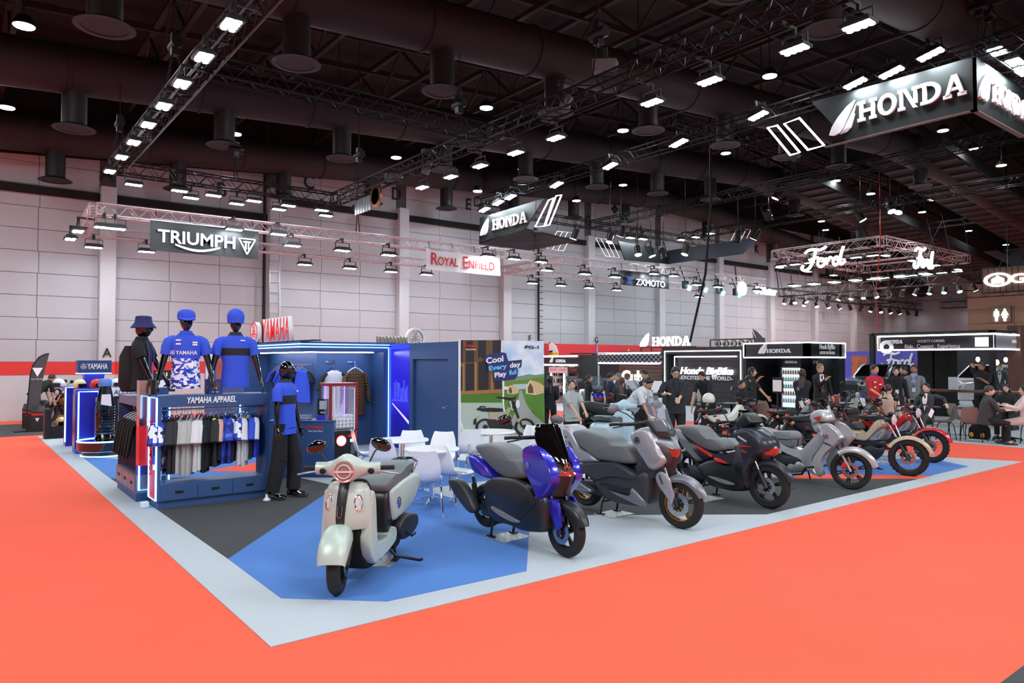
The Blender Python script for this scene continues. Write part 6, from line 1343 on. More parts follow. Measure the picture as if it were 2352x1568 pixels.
# ---- matt grey maxi scooter ----
SIL = mat('scooter_silver', '#a9a7ab', .35, .5); SIL2 = mat('scooter_slate', '#7d7f86', .35, .5); CHA = mat('scooter_charcoal', '#35363a', .45, .2); GOLD = mat('rim_gold', '#9a7338', .3, .9)
b = Bike('scooter', 'large matt grey scooter with gold wheels and a clear upright windscreen', 'scooter', (6.51, 5.25), -87, (1270, 900, 4.611))
b.wheel('front_tyre', 0, .275, .12, GOLD, 5, .135, rr=.195, steer=.1)
b.fork((-.17, .72), .275, .1, steer=.1); b.fender(.275, .075, 20, 130, SIL2, steer=.1, ex=.03, drop=.06)
b.plate('fork_guard', [(1135, 842), (1220, 912), (1250, 1020), (1275, 1090), (1250, 1190), (1190, 1100), (1110, 990), (1085, 900)], -.14, -.11, SIL)
rear_gear(b, -1.45, .265, .14, GOLD, z=.3)
b.pill('lower_fairing', [(440, 935), (600, 800), (760, 810), (880, 880), (1000, 840), (1030, 960), (1020, 1150), (985, 1195), (900, 1213), (700, 1180), (570, 1130), (505, 1050)], .2, CHA, inset=.14)
b.plate('side_cover', [(225, 765), (480, 748), (620, 752), (740, 802), (868, 890), (825, 930), (700, 900), (560, 905), (440, 935), (330, 870), (250, 810)], -.225, -.14, CHA)
b.plate('step_panel', [(480, 970), (600, 1030), (815, 1085), (820, 1050), (700, 1030), (560, 985)], -.23, -.17, DPL); b.plate('lower_wedge', [(580, 1035), (800, 1102), (832, 1020), (985, 1195), (920, 1210), (700, 1110)], -.226, -.18, SIL2)
b.pill('tail_fairing', [(85, 355), (170, 365), (260, 500), (310, 605), (390, 645), (485, 742), (300, 755), (215, 700), (150, 560), (105, 440)], .18, SIL, inset=.25)
b.pill('seat', [(180, 450), (240, 405), (330, 400), (480, 445), (600, 492), (655, 562), (790, 572), (850, 640), (893, 750), (780, 765), (640, 745), (500, 722), (380, 640), (280, 560)], .165, SEATG, inset=.2, flat=.4)
b.pill('rider_seat_pad', [(360, 480), (480, 450), (590, 495), (640, 560), (560, 560), (420, 540)], .15, SEATK, inset=.15, flat=.5)
b.pill('front_fairing', [(808, 440), (870, 392), (970, 376), (1060, 470), (1110, 600), (1172, 745), (1040, 838), (960, 740), (880, 620), (822, 520)], .21, SIL, inset=.22, tr=-.2, flat=.35)
b.pill('inner_fairing', [(900, 700), (1000, 620), (1150, 560), (1230, 620), (1220, 760), (1130, 800), (1060, 900), (960, 1000), (880, 900)], .15, CHA, inset=.2)
pc = lambda zx, zy: b.p(zx, zy, 0.0); n0, n1, n2 = pc(1190, 470), pc(1290, 530), pc(1340, 610)
b.rows('nose_cover', [(n0.x - .05, n0.z + .03, .2, .1), (n1.x, n1.z, .19, .13), (n2.x, n2.z + .01, .13, .12), (n2.x - .01, n2.z - .03, .05, .05)], SIL2, .05)
b.rows('headlamp', [(n2.x - .0, n2.z - .0, .185, .18), (n2.x - .01, n2.z - .06, .17, .17), (n2.x - .04, n2.z - .1, .12, .12)], REDL, .04)
b.rows('chin', [(n2.x - .03, n2.z - .08, .16, .14), (n2.x - .06, n2.z - .2, .14, .1), (n2.x - .1, n2.z - .32, .12, .06)], DPL, .08)
t0, t1, t2 = pc(1060, 45), pc(1150, 190), pc(1265, 440)
SMK = mat('screen_smoke', '#7d8694', .03, alpha=.3, var=0); b.rows('windscreen', [(t0.x, t0.z, .12, .03), (t1.x, t1.z, .19, .06), (t2.x, t2.z + .02, .15, .09), (t2.x + .01, t2.z - .02, .1, .08)], SMK, .005)
b.rows('screen_base', [(t1.x + .0, t1.z - .12, .16, .07), (t2.x + .012, t2.z + .03, .17, .11), (t2.x + .02, t2.z - .03, .12, .09)], CHA, .06); b.rows('screen_rim', [(t0.x, t0.z, .125, .03), (t0.x + .004, t0.z - .012, .128, .032)], CHROME, .008)
fork_emblem(.04, frame(b.p(888, 512, -.212), (1, 0, 0), (0, 0, 1)), DPL, 'side_emblem', b.r, .006); b.lettering('YAMAHA', (1135, 930), -.142, .022, DPL, .11, -1.1); b.lettering('XMAX', (180, 565), -.178, .03, DPL, .12, -.9)
g0 = b.p(700, 345, -.27); b.grip(.22, .38, g0.x, g0.z, lm=BLACK); b.tube('handlebar', [(g0.x, -.24, g0.z), (g0.x + .06, -.1, g0.z), (g0.x + .06, .1, g0.z), (g0.x, .24, g0.z)], .022, BLACK)
m1 = b.p(640, 175, -.42); m2 = b.p(1105, 130, .3); b.mirror((g0.x + .2, -.16, g0.z + .03), m1, .15, mat('mirror_grey', '#6a6c70', .4), .095, .055); b.mirror((g0.x + .2, .16, g0.z + .03), m2, -.2, mat('mirror_grey', '#6a6c70'), .09, .05)
e = b.line([(225, 880), (250, 905), (330, 950), (430, 1025), (420, 1060), (330, 1050), (235, 1000)], -.2); b.pill('exhaust', e, .06, mat('exhaust_steel', '#8a8b8d', .3, .8), y=-.22, raw=True, n=0, inset=.3); b.stand(-1.08, .33); M().bar(b.p(340, 930, -.24), b.p(430, 935, -.24), .03, .02).obj('passenger_peg', ALU, b.r)
stand_plate(6.46, 6.25, .05, 'chequered metal plate under the grey maxi scooter')
# ---- dark sport scooter ----
DKB = mat('scooter_dark_blue', '#33363f', .3, .4); SG = mat('scooter_grey', '#6c6d70', .4)
b = Bike('scooter', 'dark slate sport scooter with red trim and red nose on dark carpet', 'scooter', (8.28, 5.26), -95, (1520, 900, 5.228))
b.wheel('front_tyre', 0, .285, .12, BLACK, 5, .115, rr=.2, steer=.15)
b.fork((-.18, .66), .285, .09, lower=DPL, steer=.15); b.fender(.285, .07, 15, 135, DKB, steer=.15, ex=.03, drop=.05)
rear_gear(b, -1.35, .28, .14, z=.33)
b.pill('lower_fairing', [(430, 905), (500, 840), (640, 800), (820, 880), (1000, 820), (1040, 940), (1010, 1165), (900, 1193), (760, 1172), (600, 1128), (520, 1020)], .2, DPL, inset=.14)
b.plate('foot_strip', [(545, 1010), (690, 1040), (855, 1100), (820, 1120), (680, 1080)], -.222, -.18, mat('board_grey', '#77797c'))
b.pill('tail_fairing', [(155, 440), (230, 480), (320, 600), (440, 650), (595, 765), (480, 838), (430, 828), (340, 735), (240, 620)], .175, SG, inset=.22); b.plate('tail_panel', [(160, 445), (215, 460), (235, 510), (300, 600), (210, 560)], -.18, -.15, SIL)
b.plate('side_scoop', [(370, 685), (430, 680), (560, 785), (470, 800)], -.19, -.16, DPL); b.plate('red_trim', [(400, 650), (440, 660), (590, 765), (560, 770)], -.19, -.165, RED); b.plate('red_trim', [(622, 790), (680, 800), (775, 860), (640, 830)], -.222, -.19, RED)
b.plate('tunnel_cover', [(595, 765), (660, 740), (770, 755), (870, 715), (825, 885), (640, 795)], -.2, -.1, DKB)
b.pill('seat', [(155, 408), (250, 396), (420, 420), (500, 500), (570, 560), (660, 570), (740, 622), (788, 690), (720, 718), (620, 714), (480, 660), (380, 590), (290, 525), (200, 450)], .15, SEATG, inset=.2, flat=.4)
b.pill('front_fairing', [(840, 470), (905, 440), (1030, 430), (1150, 500), (1240, 600), (1250, 720), (1110, 800), (1060, 870), (1010, 960), (1000, 1170), (920, 1080), (822, 890), (870, 720), (855, 650), (925, 600), (880, 540)], .2, DKB, inset=.2, tr=-.19, flat=.35, nose=.08, n=3)
pc = lambda zx, zy: b.p(zx, zy, 0.0); n0, n1, n2 = pc(1120, 420), pc(1270, 560), pc(1350, 670)
b.rows('nose_cover', [(n0.x, n0.z, .13, .1), (n1.x + .015, n1.z, .16, .14), (n2.x + .04, n2.z, .1, .09)], DKB, .06); b.rows('nose_stripe', [(n0.x + .02, n0.z, .02, 0), (n1.x + .022, n1.z, .03, .01), (n2.x + .048, n2.z, .045, .03)], SIL, .01)
b.rows('headlamp', [(n1.x + .05, n1.z - .07, .185, .16), (n2.x + .03, n2.z - .0, .17, .16)], CLEAR, .04); b.rows('red_nose', [(n2.x + .045, n2.z + .0, .17, .15), (n2.x + .05, n2.z - .06, .15, .12), (n2.x - .0, n2.z - .11, .1, .08)], REDL, .06)
c0_, c1_, c2_ = pc(1010, 215), pc(1060, 300), pc(1100, 385); b.rows('upper_screen', [(c0_.x, c0_.z, .07, .03), (c1_.x, c1_.z, .12, .07), (c2_.x, c2_.z, .11, .09)], GLOSS, .03); b.pill('handlebar_cover', [(870, 395), (940, 290), (1000, 250), (1080, 330), (1090, 380), (960, 440)], .13, DPL, inset=.3)
b.plate('red_line', [(850, 650), (960, 640), (1080, 660), (960, 655)], -.205, -.19, RED); b.plate('side_lamp', [(945, 690), (1020, 720), (1000, 735), (960, 715)], -.206, -.19, REDL); b.lettering('YAMAHA', (960, 570), -.2, .022, WHITEP, .15, -.4)
g0 = b.p(740, 365, -.27); b.grip(.2, .36, g0.x, g0.z); b.tube('handlebar', [(g0.x, -.24, g0.z), (g0.x + .05, -.1, g0.z), (g0.x + .05, .1, g0.z), (g0.x, .24, g0.z)], .02, BLACK)
b.mirror((g0.x + .03, -.2, g0.z), b.p(685, 205, -.4), .15, GLOSS, .085, .05); b.mirror((g0.x + .03, .2, g0.z), b.p(1105, 165, .35), -.2, GLOSS, .085, .05); b.stand(-1.0, .33)
stand_plate(8.17, 6.16, -.05, 'chequered metal plate under the dark sport scooter')
# ---- silver step-through ----
SLV = mat('moped_silver', '#b5b4b6', .3, .4, coat=.6)
b = Bike('moped', 'silver step-through moped with a grey seat and red brake caliper', 'moped', (10.44, 5.29), -98, (1740, 900, 6.271))
b.wheel('front_tyre', 0, .285, .085, BLACK, 6, .115, rr=.225, steer=.42, dm=mat('disc_red_tint', '#c9908a', .3, .8), cal=RED)
b.fork((-.19, .66), .285, .07, r=.015, m=BLACK, lower=mat('fork_mauve', '#8a7a7c', .3, .6)); b.fender(.285, .055, 12, 125, SLV, steer=.42, ex=.05, drop=.06)
rear_gear(b, -1.24, .28, .09, z=.3, sp=6)
b.pill('body', [(20, 620), (190, 660), (290, 692), (400, 770), (500, 812), (620, 835), (700, 790), (840, 640), (930, 560), (970, 640), (960, 720), (890, 840), (800, 960), (815, 1100), (865, 1210), (780, 1168), (695, 1095), (640, 985), (450, 900), (240, 800), (60, 720)], .12, SLV, inset=.1, n=3)
b.plate('leg_shield', [(905, 470), (1000, 460), (1090, 522), (1160, 600), (1195, 665), (1150, 700), (1060, 800), (965, 890), (905, 1000), (885, 1212), (840, 1190), (805, 1090), (795, 960), (905, 800), (962, 700), (955, 600)], -.2, -.12, SLV, inset=.05)
b.rows('front_panel', [(b.p(990, 455, 0).x, b.p(990, 455, 0).z, .1, .05), (b.p(1130, 560, 0).x, b.p(1130, 560, 0).z, .17, .1), (b.p(1210, 660, 0).x, b.p(1210, 660, 0).z, .16, .1), (b.p(1170, 720, 0).x, b.p(1170, 720, 0).z, .12, .06)], SLV, .05)
b.pill('head_cowl', [(750, 345), (830, 262), (930, 270), (1000, 322), (1030, 405), (960, 428), (880, 432), (800, 470), (770, 420)], .13, SLV, inset=.3, nose=.05); b.pill('neck', [(780, 420), (880, 432), (930, 480), (900, 590), (830, 560)], .09, SLV, inset=.15)
hh = b.p(965, 370, 0); b.rows('headlamp', [(hh.x + .05, hh.z + .06, .09, .05), (hh.x + .06, hh.z + .02, .1, .06), (hh.x + .05, hh.z - .03, .08, .05)], CLEAR, .03); b.plate('indicator', [(800, 370), (900, 345), (910, 375), (880, 420), (830, 400)], -.14, -.1, REDL)
b.pill('seat', [(0, 508), (170, 560), (420, 562), (500, 592), (533, 650), (510, 690), (400, 686), (260, 662), (60, 600)], .13, mat('seat_mid_grey', '#7b7d7f', .5, bump=.1, bs=120), inset=.2, flat=.4); b.plate('under_seat', [(240, 670), (400, 688), (512, 690), (490, 790), (400, 770), (300, 700)], -.115, -.02, SIL2)
b.pill('engine', [(420, 1080), (500, 1000), (640, 1000), (690, 1080), (640, 1150), (480, 1160)], .11, mat('engine_alloy', '#a8a8aa', .3, .8, bump=.3, bs=60), inset=.2); b.tube('exhaust', [b.p(690, 1090, -.1), b.p(640, 1180, -.12), b.p(480, 1190, -.13), b.p(100, 1080, -.16)], [.018, .018, .02, .05], BLACK)
fork_emblem(.035, frame(b.p(993, 645, -.203), (1, 0, 0), (0, 0, 1)), REDL, 'side_emblem', b.r, .005); b.lettering('YAMAHA', (1000, 760), -.2, .026, DPL, .14, -.25); b.grip(.2, .33, hh.x - .12, hh.z + .07)
b.mirror((hh.x - .1, -.2, hh.z + .09), b.p(720, 140, -.33), .3, CHROME, .06, .05); b.mirror((hh.x - .1, .2, hh.z + .09), b.p(815, 165, .3), -.2, BLACK, .06, .05); M().tube([(-.86, .1, .3), (-.82, .16, .02)], .013, 6).obj('side_stand', BLACK, b.r); b.tube('foot_pegs', [(-.55, -.3, .27), (-.55, .3, .27)], .014, RUB)
tag(M().box((-.09, -.07, 0), (.09, .07, .006)).obj('metal_square', STEEL, loc=(9.83, 5.9, .0095), rot=(0, 0, .2)), 'small shiny metal square on the dark carpet behind the sport scooter', 'metal plate')
# ---- trail bikes ----
BEIG = mat('trail_beige', '#bdae93', .35, .1); PGREF = ((12.40, 5.32, .009), -102)
def trail(label, F, head, mc, panel, steer=.45, side='right', tagm=None, rack=False, group=None, tail=True, ms=None, parts_='full'):
    b = Bike('motorbike', label, 'motorbike', F, head, (1860, 890, 6.818), PGREF, group); ms = ms or mc
    b.wheel('front_tyre', 0, .3, .095, BLACK, 0, .11, rr=.225, steer=steer, wire=True, knob=True, dm=mat('disc_red_tint', '#c9908a')); mxf = b.mx
    b.fork((-.33, .88), .3, .08, r=.017, m=mat('fork_rose', '#a08084', .2, .9), lower=BLACK); b.fender(.3, .06, 15, 150, mc, steer=steer, ex=.03, drop=.035)
    b.wheel('rear_tyre', -1.27, .3, .1, BLACK, 0, .1, wire=True, knob=True)
    b.pill('seat', [(240, 535), (400, 546), (680, 546), (740, 580), (768, 640), (700, 652), (500, 642), (330, 605)], .12, SEATK, inset=.2, flat=.4)
    b.pill('side_cover', [(330, 640), (400, 642), (650, 647), (738, 690), (750, 722), (690, 800), (600, 822), (460, 780)], .13, ms, inset=.14)
    o = b.plate('side_stripe', [(420, 655), (495, 658), (500, 685), (440, 682)], -.137, -.11, DPL, n=0); b.plate('side_stripe', [(480, 735), (545, 735), (580, 785), (500, 775)], -.137, -.11, mat('stripe_red', '#7c1d22', .4), n=0)
    b.pill('frame_cover', [(692, 800), (765, 722), (878, 716), (1038, 522), (1098, 522), (1128, 600), (1070, 650), (915, 810), (850, 830)], .095, mc, inset=.14, n=3)
    b.plate('front_panel', [(918, 812), (1100, 662), (1158, 667), (1085, 812)], -.12, -.07, panel); 
    for zx, zy in ((1104, 698), (1078, 735), (1060, 770)): q = b.p(zx, zy, -.121); M().lathe([(.011, 0), (.011, .003), (0, .003)], q, (0, -1, 0), n=10).obj('panel_hole', MATTE, b.r)
    b.pill('engine', [(840, 960), (900, 910), (1000, 910), (1070, 960), (1040, 1060), (940, 1140), (870, 1080)], .11, mat('engine_dark', '#2c2d30'), inset=.2); b.pill('under_frame', [(640, 830), (900, 840), (1080, 820), (1120, 900), (1000, 930), (700, 880)], .09, BLACK, inset=.15)
    b.tube('exhaust', [b.p(1040, 960, -.1), b.p(1020, 1110, -.13), b.p(900, 1160, -.15), b.p(500, 1050, -.17), b.p(300, 960, -.18)], [.017, .017, .018, .045, .045], BLACK)
    for sg in (-1, 1): b.tube('swing_arm', [(-1.27, .09 * sg, .3), (-.72, .09 * sg, .36)], .02, BLACK); b.tube('shock_absorber', [(-1.24, .1 * sg, .34), (-1.12, .11 * sg, .66)], .022, BLACK)
    b.tube('rear_fender', [(-.98, 0, .68), (-1.25, 0, .72), (-1.5, 0, .66), (-1.62, 0, .5)], .06, BLACK, 8, flat=.25)
    h = b.p(1295, 500, 0); M().lathe([(.04, -.12), (.085, -.06), (.095, 0), (.09, .01)], (h.x + .02, 0, h.z), (1, .25 * steer, -.05), n=20).obj('headlamp_shell', GLOSS, b.r); M().lathe([(.085, .012), (.06, .03), (0, .036)], (h.x + .02, 0, h.z), (1, .25 * steer, -.05), n=20).obj('headlamp_lens', CLEAR, b.r)
    b.tube('handlebar', [(-.4, -.38, 1.03), (-.36, -.2, 1.04), (-.33, -.08, .95), (-.33, .08, .95), (-.36, .2, 1.04), (-.4, .38, 1.03)], .012, BLACK); b.grip(.26, .38, -.38, 1.035, .02); M().ball((-.31, 0, 1.0), (.04, .06, .03), 12, 8).obj('meter', BLACK, b.r); M().box((-.36, -.1, .86), (-.3, .1, .9)).box((-.37, -.1, .95), (-.31, .1, .98)).obj('fork_clamp', BLACK, b.r, bevel=.008)
    for sg in (-1, 1): b.mirror((-.37, .22 * sg, 1.05), (-.45, .36 * sg, 1.24), .2 * sg, BLACK, .06, .055); M().lathe([(.03, 0), (.034, .03), (.0, .045)], (-1.45, .13 * sg, .66), (-.3, sg, 0), n=10).obj('indicator', AMB, b.r)
    M().ball((-1.48, 0, .78), (.04, .07, .045), 12, 8).obj('tail_lamp', REDL, b.r); M().tube([(-1.0, -.1, .8), (-1.38, -.12, .86), (-1.45, -.06, .9), (-1.45, .06, .9), (-1.38, .12, .86), (-1.0, .1, .8)], .01, 6).obj('grab_rail', BLACK, b.r)
    if rack: 
        r_ = M()
        for y in (-.16, -.08, 0, .08, .16): r_.bar((-1.0, y, .95), (-1.55, y, .95), .012, .012)
        for x in (-1.0, -1.3, -1.55): r_.bar((x, -.17, .95), (x, .17, .95), .012, .012)
        for x, y in ((-1.05, .12), (-1.05, -.12), (-1.4, .12), (-1.4, -.12)): r_.cyl((x, y, .95), (x, y, .75), .008, 6)
        r_.obj('luggage_rack', BLACK, b.r)
    M().tube([(-.75, .1, .3), (-.7, .2, .01)], .013, 6).bar((-.74, .2, .01), (-.64, .22, .01), .05, .012).obj('side_stand', BLACK, b.r); b.tube('foot_pegs', [(-.7, -.26, .3), (-.7, .26, .3)], .014, RUB)
    if tagm: M().box((-.02, -.16, .84), (-.016, -.06, 1.0)).xf(Matrix.Translation((-.3, 0, .06)) @ Matrix.Rotation(-.6, 4, 'X')).obj('price_card', WHITEP, b.r)
    return b
trail('beige trail bike with a silver side panel on blue carpet', (12.40, 5.32), -102, BEIG, SIL, .5)
stand_plate(13.75, 6.35, .3, 'pale metal plate on blue carpet beyond the beige trail bike')
trail('red trail bike behind the beige one', (14.36, 5.76), -106, mat('trail_red', '#c41f20', .25, coat=.6), SIL, .4, tagm=1)
# ---- pale green retro scooter in front ----
PG_ = mat('scooter_pale_green', '#b4c2b8', .38, .15); LG = mat('lens_pink', '#dcc3be', .1, coat=1.)
b = Bike('scooter', 'pale grey-green retro scooter with round headlamp on the blue carpet corner', 'scooter', (2.49, 5.50), -138)
st = .22
b.wheel('front_tyre', 0, .24, .115, BLACK, 5, .1, rr=.155, steer=st, dside=1); b.fork((-.12, .5), .24, .075, m=BLACK)
# mudguard: full rounded hood
mx = b.mx; rg = []
for i in range(13):
    a = math.radians(14 + 136 * i / 12); k = math.sin(PI * min(1, (i + 2.2) / 13)) ** .6; q = []
    for j in range(13):
        t = PI * j / 12; q.append(mx @ Vector(((.27 + .05 * k * math.sin(t)) * math.cos(a) - (.0 if i else 0), -.125 * math.cos(t) * (.55 + .45 * k), (.27 + .055 * k * math.sin(t) - .09 * (1 - math.sin(t)) ** 2) * math.sin(a))))
    rg.append(q + [v + (mx.translation - v).normalized() * .008 for v in q[::-1]])
M().loft(rg).obj('front_mudguard', PG_, b.r, smooth=70)
b.rows('apron', [(-.155, .875, .12, .05), (-.125, .86, .16, .07), (-.095, .80, .19, .1), (-.06, .70, .208, .13), (-.04, .60, .215, .14), (-.04, .54, .215, .14), (-.055, .50, .212, .14)], PG_, .03, n=15)
b.rows('centre_stripe', [(-.14, .882, .042, .004), (-.11, .862, .042, .005), (-.083, .80, .042, .006), (-.049, .70, .04, .006), (-.029, .60, .037, .006), (-.03, .52, .033, .005), (-.05, .485, .03, .004)], DPL, .02, n=5)
b.rows('stripe_badge', [(-.098, .845, .012, 0), (-.083, .81, .012, 0)], CHROME, .01, n=2); b.tube('stripe_slot', [(-.04, -.02, .70), (-.024, -.02, .62), (-.02, .0, .60), (-.024, .02, .62), (-.04, .02, .70)], .004, GREYP, 5)
for sg in (-1, 1):
    b.pill('apron_side', [Vector((-.165, 0, .56)), Vector((-.15, 0, .38)), Vector((-.2, 0, .25)), Vector((-.3, 0, .17)), Vector((-.4, 0, .2)), Vector((-.32, 0, .4)), Vector((-.28, 0, .74)), Vector((-.22, 0, .8)), Vector((-.19, 0, .72))], .046, PG_, y=.172 * sg, raw=True, n=4, inset=.08)
    M().lathe([(.001, .0), (.024, .006), (.03, .0)], (0, 0, 0), (0, 0, 1), n=18).xf(Matrix.Translation((-.115, .13 * sg, .715)) @ Matrix.Rotation(.5 * sg, 4, 'Z') @ Matrix.Rotation(1.35, 4, 'Y') @ Matrix.Diagonal((2.1, 1, 1, 1))).obj('position_lamp', CLEAR, b.r); M().tube([Matrix.Translation((-.112, .13 * sg, .715)) @ Matrix.Rotation(.5 * sg, 4, 'Z') @ Matrix.Rotation(1.35, 4, 'Y') @ Vector((.065 * math.cos(a), .032 * math.sin(a), 0)) for a in [k * PI / 10 for k in range(20)]], .006, 6, closed=True).obj('lamp_bezel', CHROME, b.r)
b.pill('inner_shield', [Vector(v) for v in ((-.2, 0, .85), (-.28, 0, .86), (-.33, 0, .6), (-.38, 0, .3), (-.3, 0, .25), (-.2, 0, .45))], .17, DPL, raw=True, inset=.1); b.pill('under_cover', [Vector(v) for v in ((-.14, 0, .48), (-.22, 0, .5), (-.4, 0, .2), (-.8, 0, .18), (-.78, 0, .13), (-.3, 0, .12), (-.2, 0, .24))], .15, MATTE, raw=True, inset=.1)
b.pill('floor_board', [Vector(v) for v in ((-.3, 0, .27), (-.36, 0, .31), (-.7, 0, .3), (-.86, 0, .36), (-.86, 0, .24), (-.5, 0, .17), (-.34, 0, .19))], .2, PG_, raw=True, inset=.08); M().box((-.72, -.16, .3), (-.38, .16, .312)).obj('floor_mat', mat('board_grey', '#77797c'), b.r, bevel=.004); M().lathe([(.022, 0), (.022, .004)], (-.6, .1, .312), n=12).obj('mat_plug', MATTE, b.r)
b.pill('rear_body', [Vector(v) for v in ((-.78, 0, .68), (-.9, 0, .73), (-1.3, 0, .76), (-1.62, 0, .74), (-1.7, 0, .66), (-1.5, 0, .5), (-1.2, 0, .42), (-.95, 0, .4), (-.86, 0, .42))], .19, PG_, raw=True, inset=.22, flat=.4)
b.pill('under_seat_panel', [Vector(v) for v in ((-.76, 0, .7), (-.72, 0, .5), (-.78, 0, .3), (-.95, 0, .28), (-1.0, 0, .66))], .15, DPL, raw=True, inset=.1)
b.plate('side_badge', [Vector((-.93, 0, .6)), Vector((-.90, 0, .52)), Vector((-.97, 0, .52)), Vector((-.98, 0, .58))], .192, .15, mat('badge_blue', '#3a4fb0', .3), raw=True, mirror=False)
b.tube('badge_ring', [(-.945 + .05 * math.cos(a), .19, .56 + .05 * math.sin(a)) for a in [k * PI / 8 for k in range(14)]], .006, DPL, 6)
b.pill('seat', [Vector(v) for v in ((-.7, 0, .74), (-.74, 0, .8), (-.9, 0, .83), (-1.1, 0, .82), (-1.3, 0, .87), (-1.5, 0, .88), (-1.56, 0, .84), (-1.4, 0, .76), (-1.0, 0, .72), (-.78, 0, .68))], .165, SEATG, raw=True, inset=.2, flat=.45); b.tube('grab_rail', [(-1.4, .17, .78), (-1.62, .16, .84), (-1.72, .07, .87), (-1.72, -.07, .87), (-1.62, -.16, .84), (-1.4, -.17, .78)], .014, GLOSS)
# handlebar cowl turned with the wheel
hx = Matrix.Translation((-.2, 0, .0)) @ Matrix.Rotation(st, 4, 'Z'); k0 = []
for i in range(17):
    y = -.27 + .54 * i / 16; t = abs(y) / .27; rz = .105 * (1 - t) ** 1.3 * 1.0 + .05 if t < 1 else .05; rz = .052 + .068 * math.exp(-(y / .1) ** 2); rx = .05 + .07 * math.exp(-(y / .1) ** 2)
    k0.append([hx @ Vector((.02 + .05 * math.exp(-(y / .1) ** 2) - .04 * t + rx * math.cos(a), y, .985 + .012 * math.exp(-(y / .1) ** 2) + rz * math.sin(a))) for a in [2 * PI * j / 18 for j in range(18)]])
ck = M().loft(k0[::-1]).obj('handlebar_cowl', PG_, b.r, smooth=70)
def hl(rad, d, m, nm, n=28, r2=None): return M().lathe([(rad, 0), (r2 or rad * .95, d), (0, d * 1.05)], hx @ Vector((.175, 0, .985)), hx.to_3x3() @ Vector((1, 0, -.05)), n=n).obj(nm, m, ck)
M().tube([hx @ Vector((.187, .084 * math.cos(a), .985 + .084 * math.sin(a))) for a in [k * PI / 14 for k in range(28)]], .01, 8, closed=True).obj('headlamp_ring', mat('ring_rose', '#c4a29c', .25, .25), ck); hl(.08, .02, mat('lamp_dark', '#857a7b', .25), 'headlamp'); M().box((-.003, -.078, -.008), (.008, .078, .008)).xf(Matrix.Translation(hx @ Vector((.198, 0, .985))) @ Matrix.Rotation(st, 4, 'Z')).obj('lamp_bar', LG, ck); M().tube([hx @ Vector((.2, .055 * math.cos(a), .985 + .055 * math.sin(a))) for a in [k * PI / 12 for k in range(24)]], .006, 6, closed=True).obj('lamp_inner_ring', LG, ck)
M().lathe([(.05, 0), (.05, .1), (.07, .16)], (-.19, 0, .82), (0, 0, 1), n=16).obj('steering_neck', PG_, b.r)
for sg in (-1, 1):
    g = b.tube('grip', [hx @ Vector((-.02, .25 * sg, .985)), hx @ Vector((-.05, .38 * sg, .985))], .019, RUB, 10); b.tube('lever', [hx @ Vector((.03, .26 * sg, .965)), hx @ Vector((.04, .34 * sg, .955)), hx @ Vector((.0, .42 * sg, .935))], .008, ALU, 6, par=g)
    M().ball(hx @ Vector((.06, .2 * sg, .97)), (.012, .03, .025), 10, 6).obj('switch_gap', MATTE, ck)
b.mirror(hx @ Vector((.0, -.17, 1.02)), hx @ Vector((-.03, -.27, 1.16)), .35, GLOSS, .095, .055); b.mirror(hx @ Vector((.0, .17, 1.02)), hx @ Vector((-.03, .27, 1.18)), -.35, GLOSS, .095, .055)
b.wheel('rear_tyre', -1.28, .24, .12, BLACK, 5, 0, z=.27); b.pill('engine', [Vector(v) for v in ((-.9, 0, .36), (-1.1, 0, .42), (-1.4, 0, .36), (-1.42, 0, .26), (-1.2, 0, .2), (-.95, 0, .22))], .05, mat('engine_dark', '#2c2d30'), y=.19, raw=True, inset=.25); b.pill('engine_block', [Vector(v) for v in ((-.85, 0, .4), (-1.1, 0, .44), (-1.15, 0, .24), (-.9, 0, .2))], .1, BLACK, raw=True); b.stand(-1.0, .26, .14); b.tube('side_stand', [(-.78, .13, .2), (-.82, .2, .1), (-.86, .42, .06), (-.86, .45, .07)], .014, BLACK); b.tube('kick_lever', [(-1.0, .24, .28), (-1.1, .27, .22), (-1.2, .27, .22)], .012, BLACK)
stand_plate(2.49 + .98 * math.cos(math.radians(42)), 5.5 + .98 * math.sin(math.radians(42)), math.radians(42), 'shiny chequered plate under the pale retro scooter')
# ================= the stands across the red aisle =================
def swap(root, mp):
    for o in [root] + list(root.children_recursive):
        if o.type == 'MESH' and o.data.materials:
            for s_ in o.material_slots:
                if s_.material and s_.material.name in mp: n_ = mp[s_.material.name]; s_.link = 'OBJECT'; s_.material = n_
    return root
XF = 24.0
def F_(px, py, dx=0): return AX(px, py, XF + dx)
SBK = mat('stand_black', '#15161a', .45); SGR = mat('stand_graphite', '#24262c', .45); BRN = mat('brown_wall', '#5c4337', .6, var=.1, vs=4)
def strip(t, pts, nm='light_tube', r=.024): M().tube([Vector(p) - Vector(t.location) for p in pts], r, 6).obj(nm, NEONW, t)
def wbox(t, nm, y0, y1, z0, z1, x0, x1, m, **k):
    L = t.location; return M().box((x0 - L.x, min(y0, y1) - L.y, z0 - L.z), (x1 - L.x, max(y0, y1) - L.y, z1 - L.z)).obj(nm, m, t, smooth=0, **k)
def wtext(t, s_, px0, px1, py, h_px, m, X=XF, slab=False, **k):
    a, c = AX(px0, py, X), AX(px1, py, X); d_ = (a - EYE).x * FW[0] + (a - EYE).y * FW[1]; h = h_px * d_ / F_PX; fr = frame((X - t.location.x - .0, (a.y + c.y) / 2 - t.location.y, (a.z + c.z) / 2 - t.location.z), (0, -1, 0), (0, 0, 1))
    return slab_text(s_, h, fr, m, 'lettering', t, depth=.05, width=abs(a.y - c.y)) if slab else text(s_, h, fr, m, 'lettering', t, depth=.03, width=abs(a.y - c.y), **k)
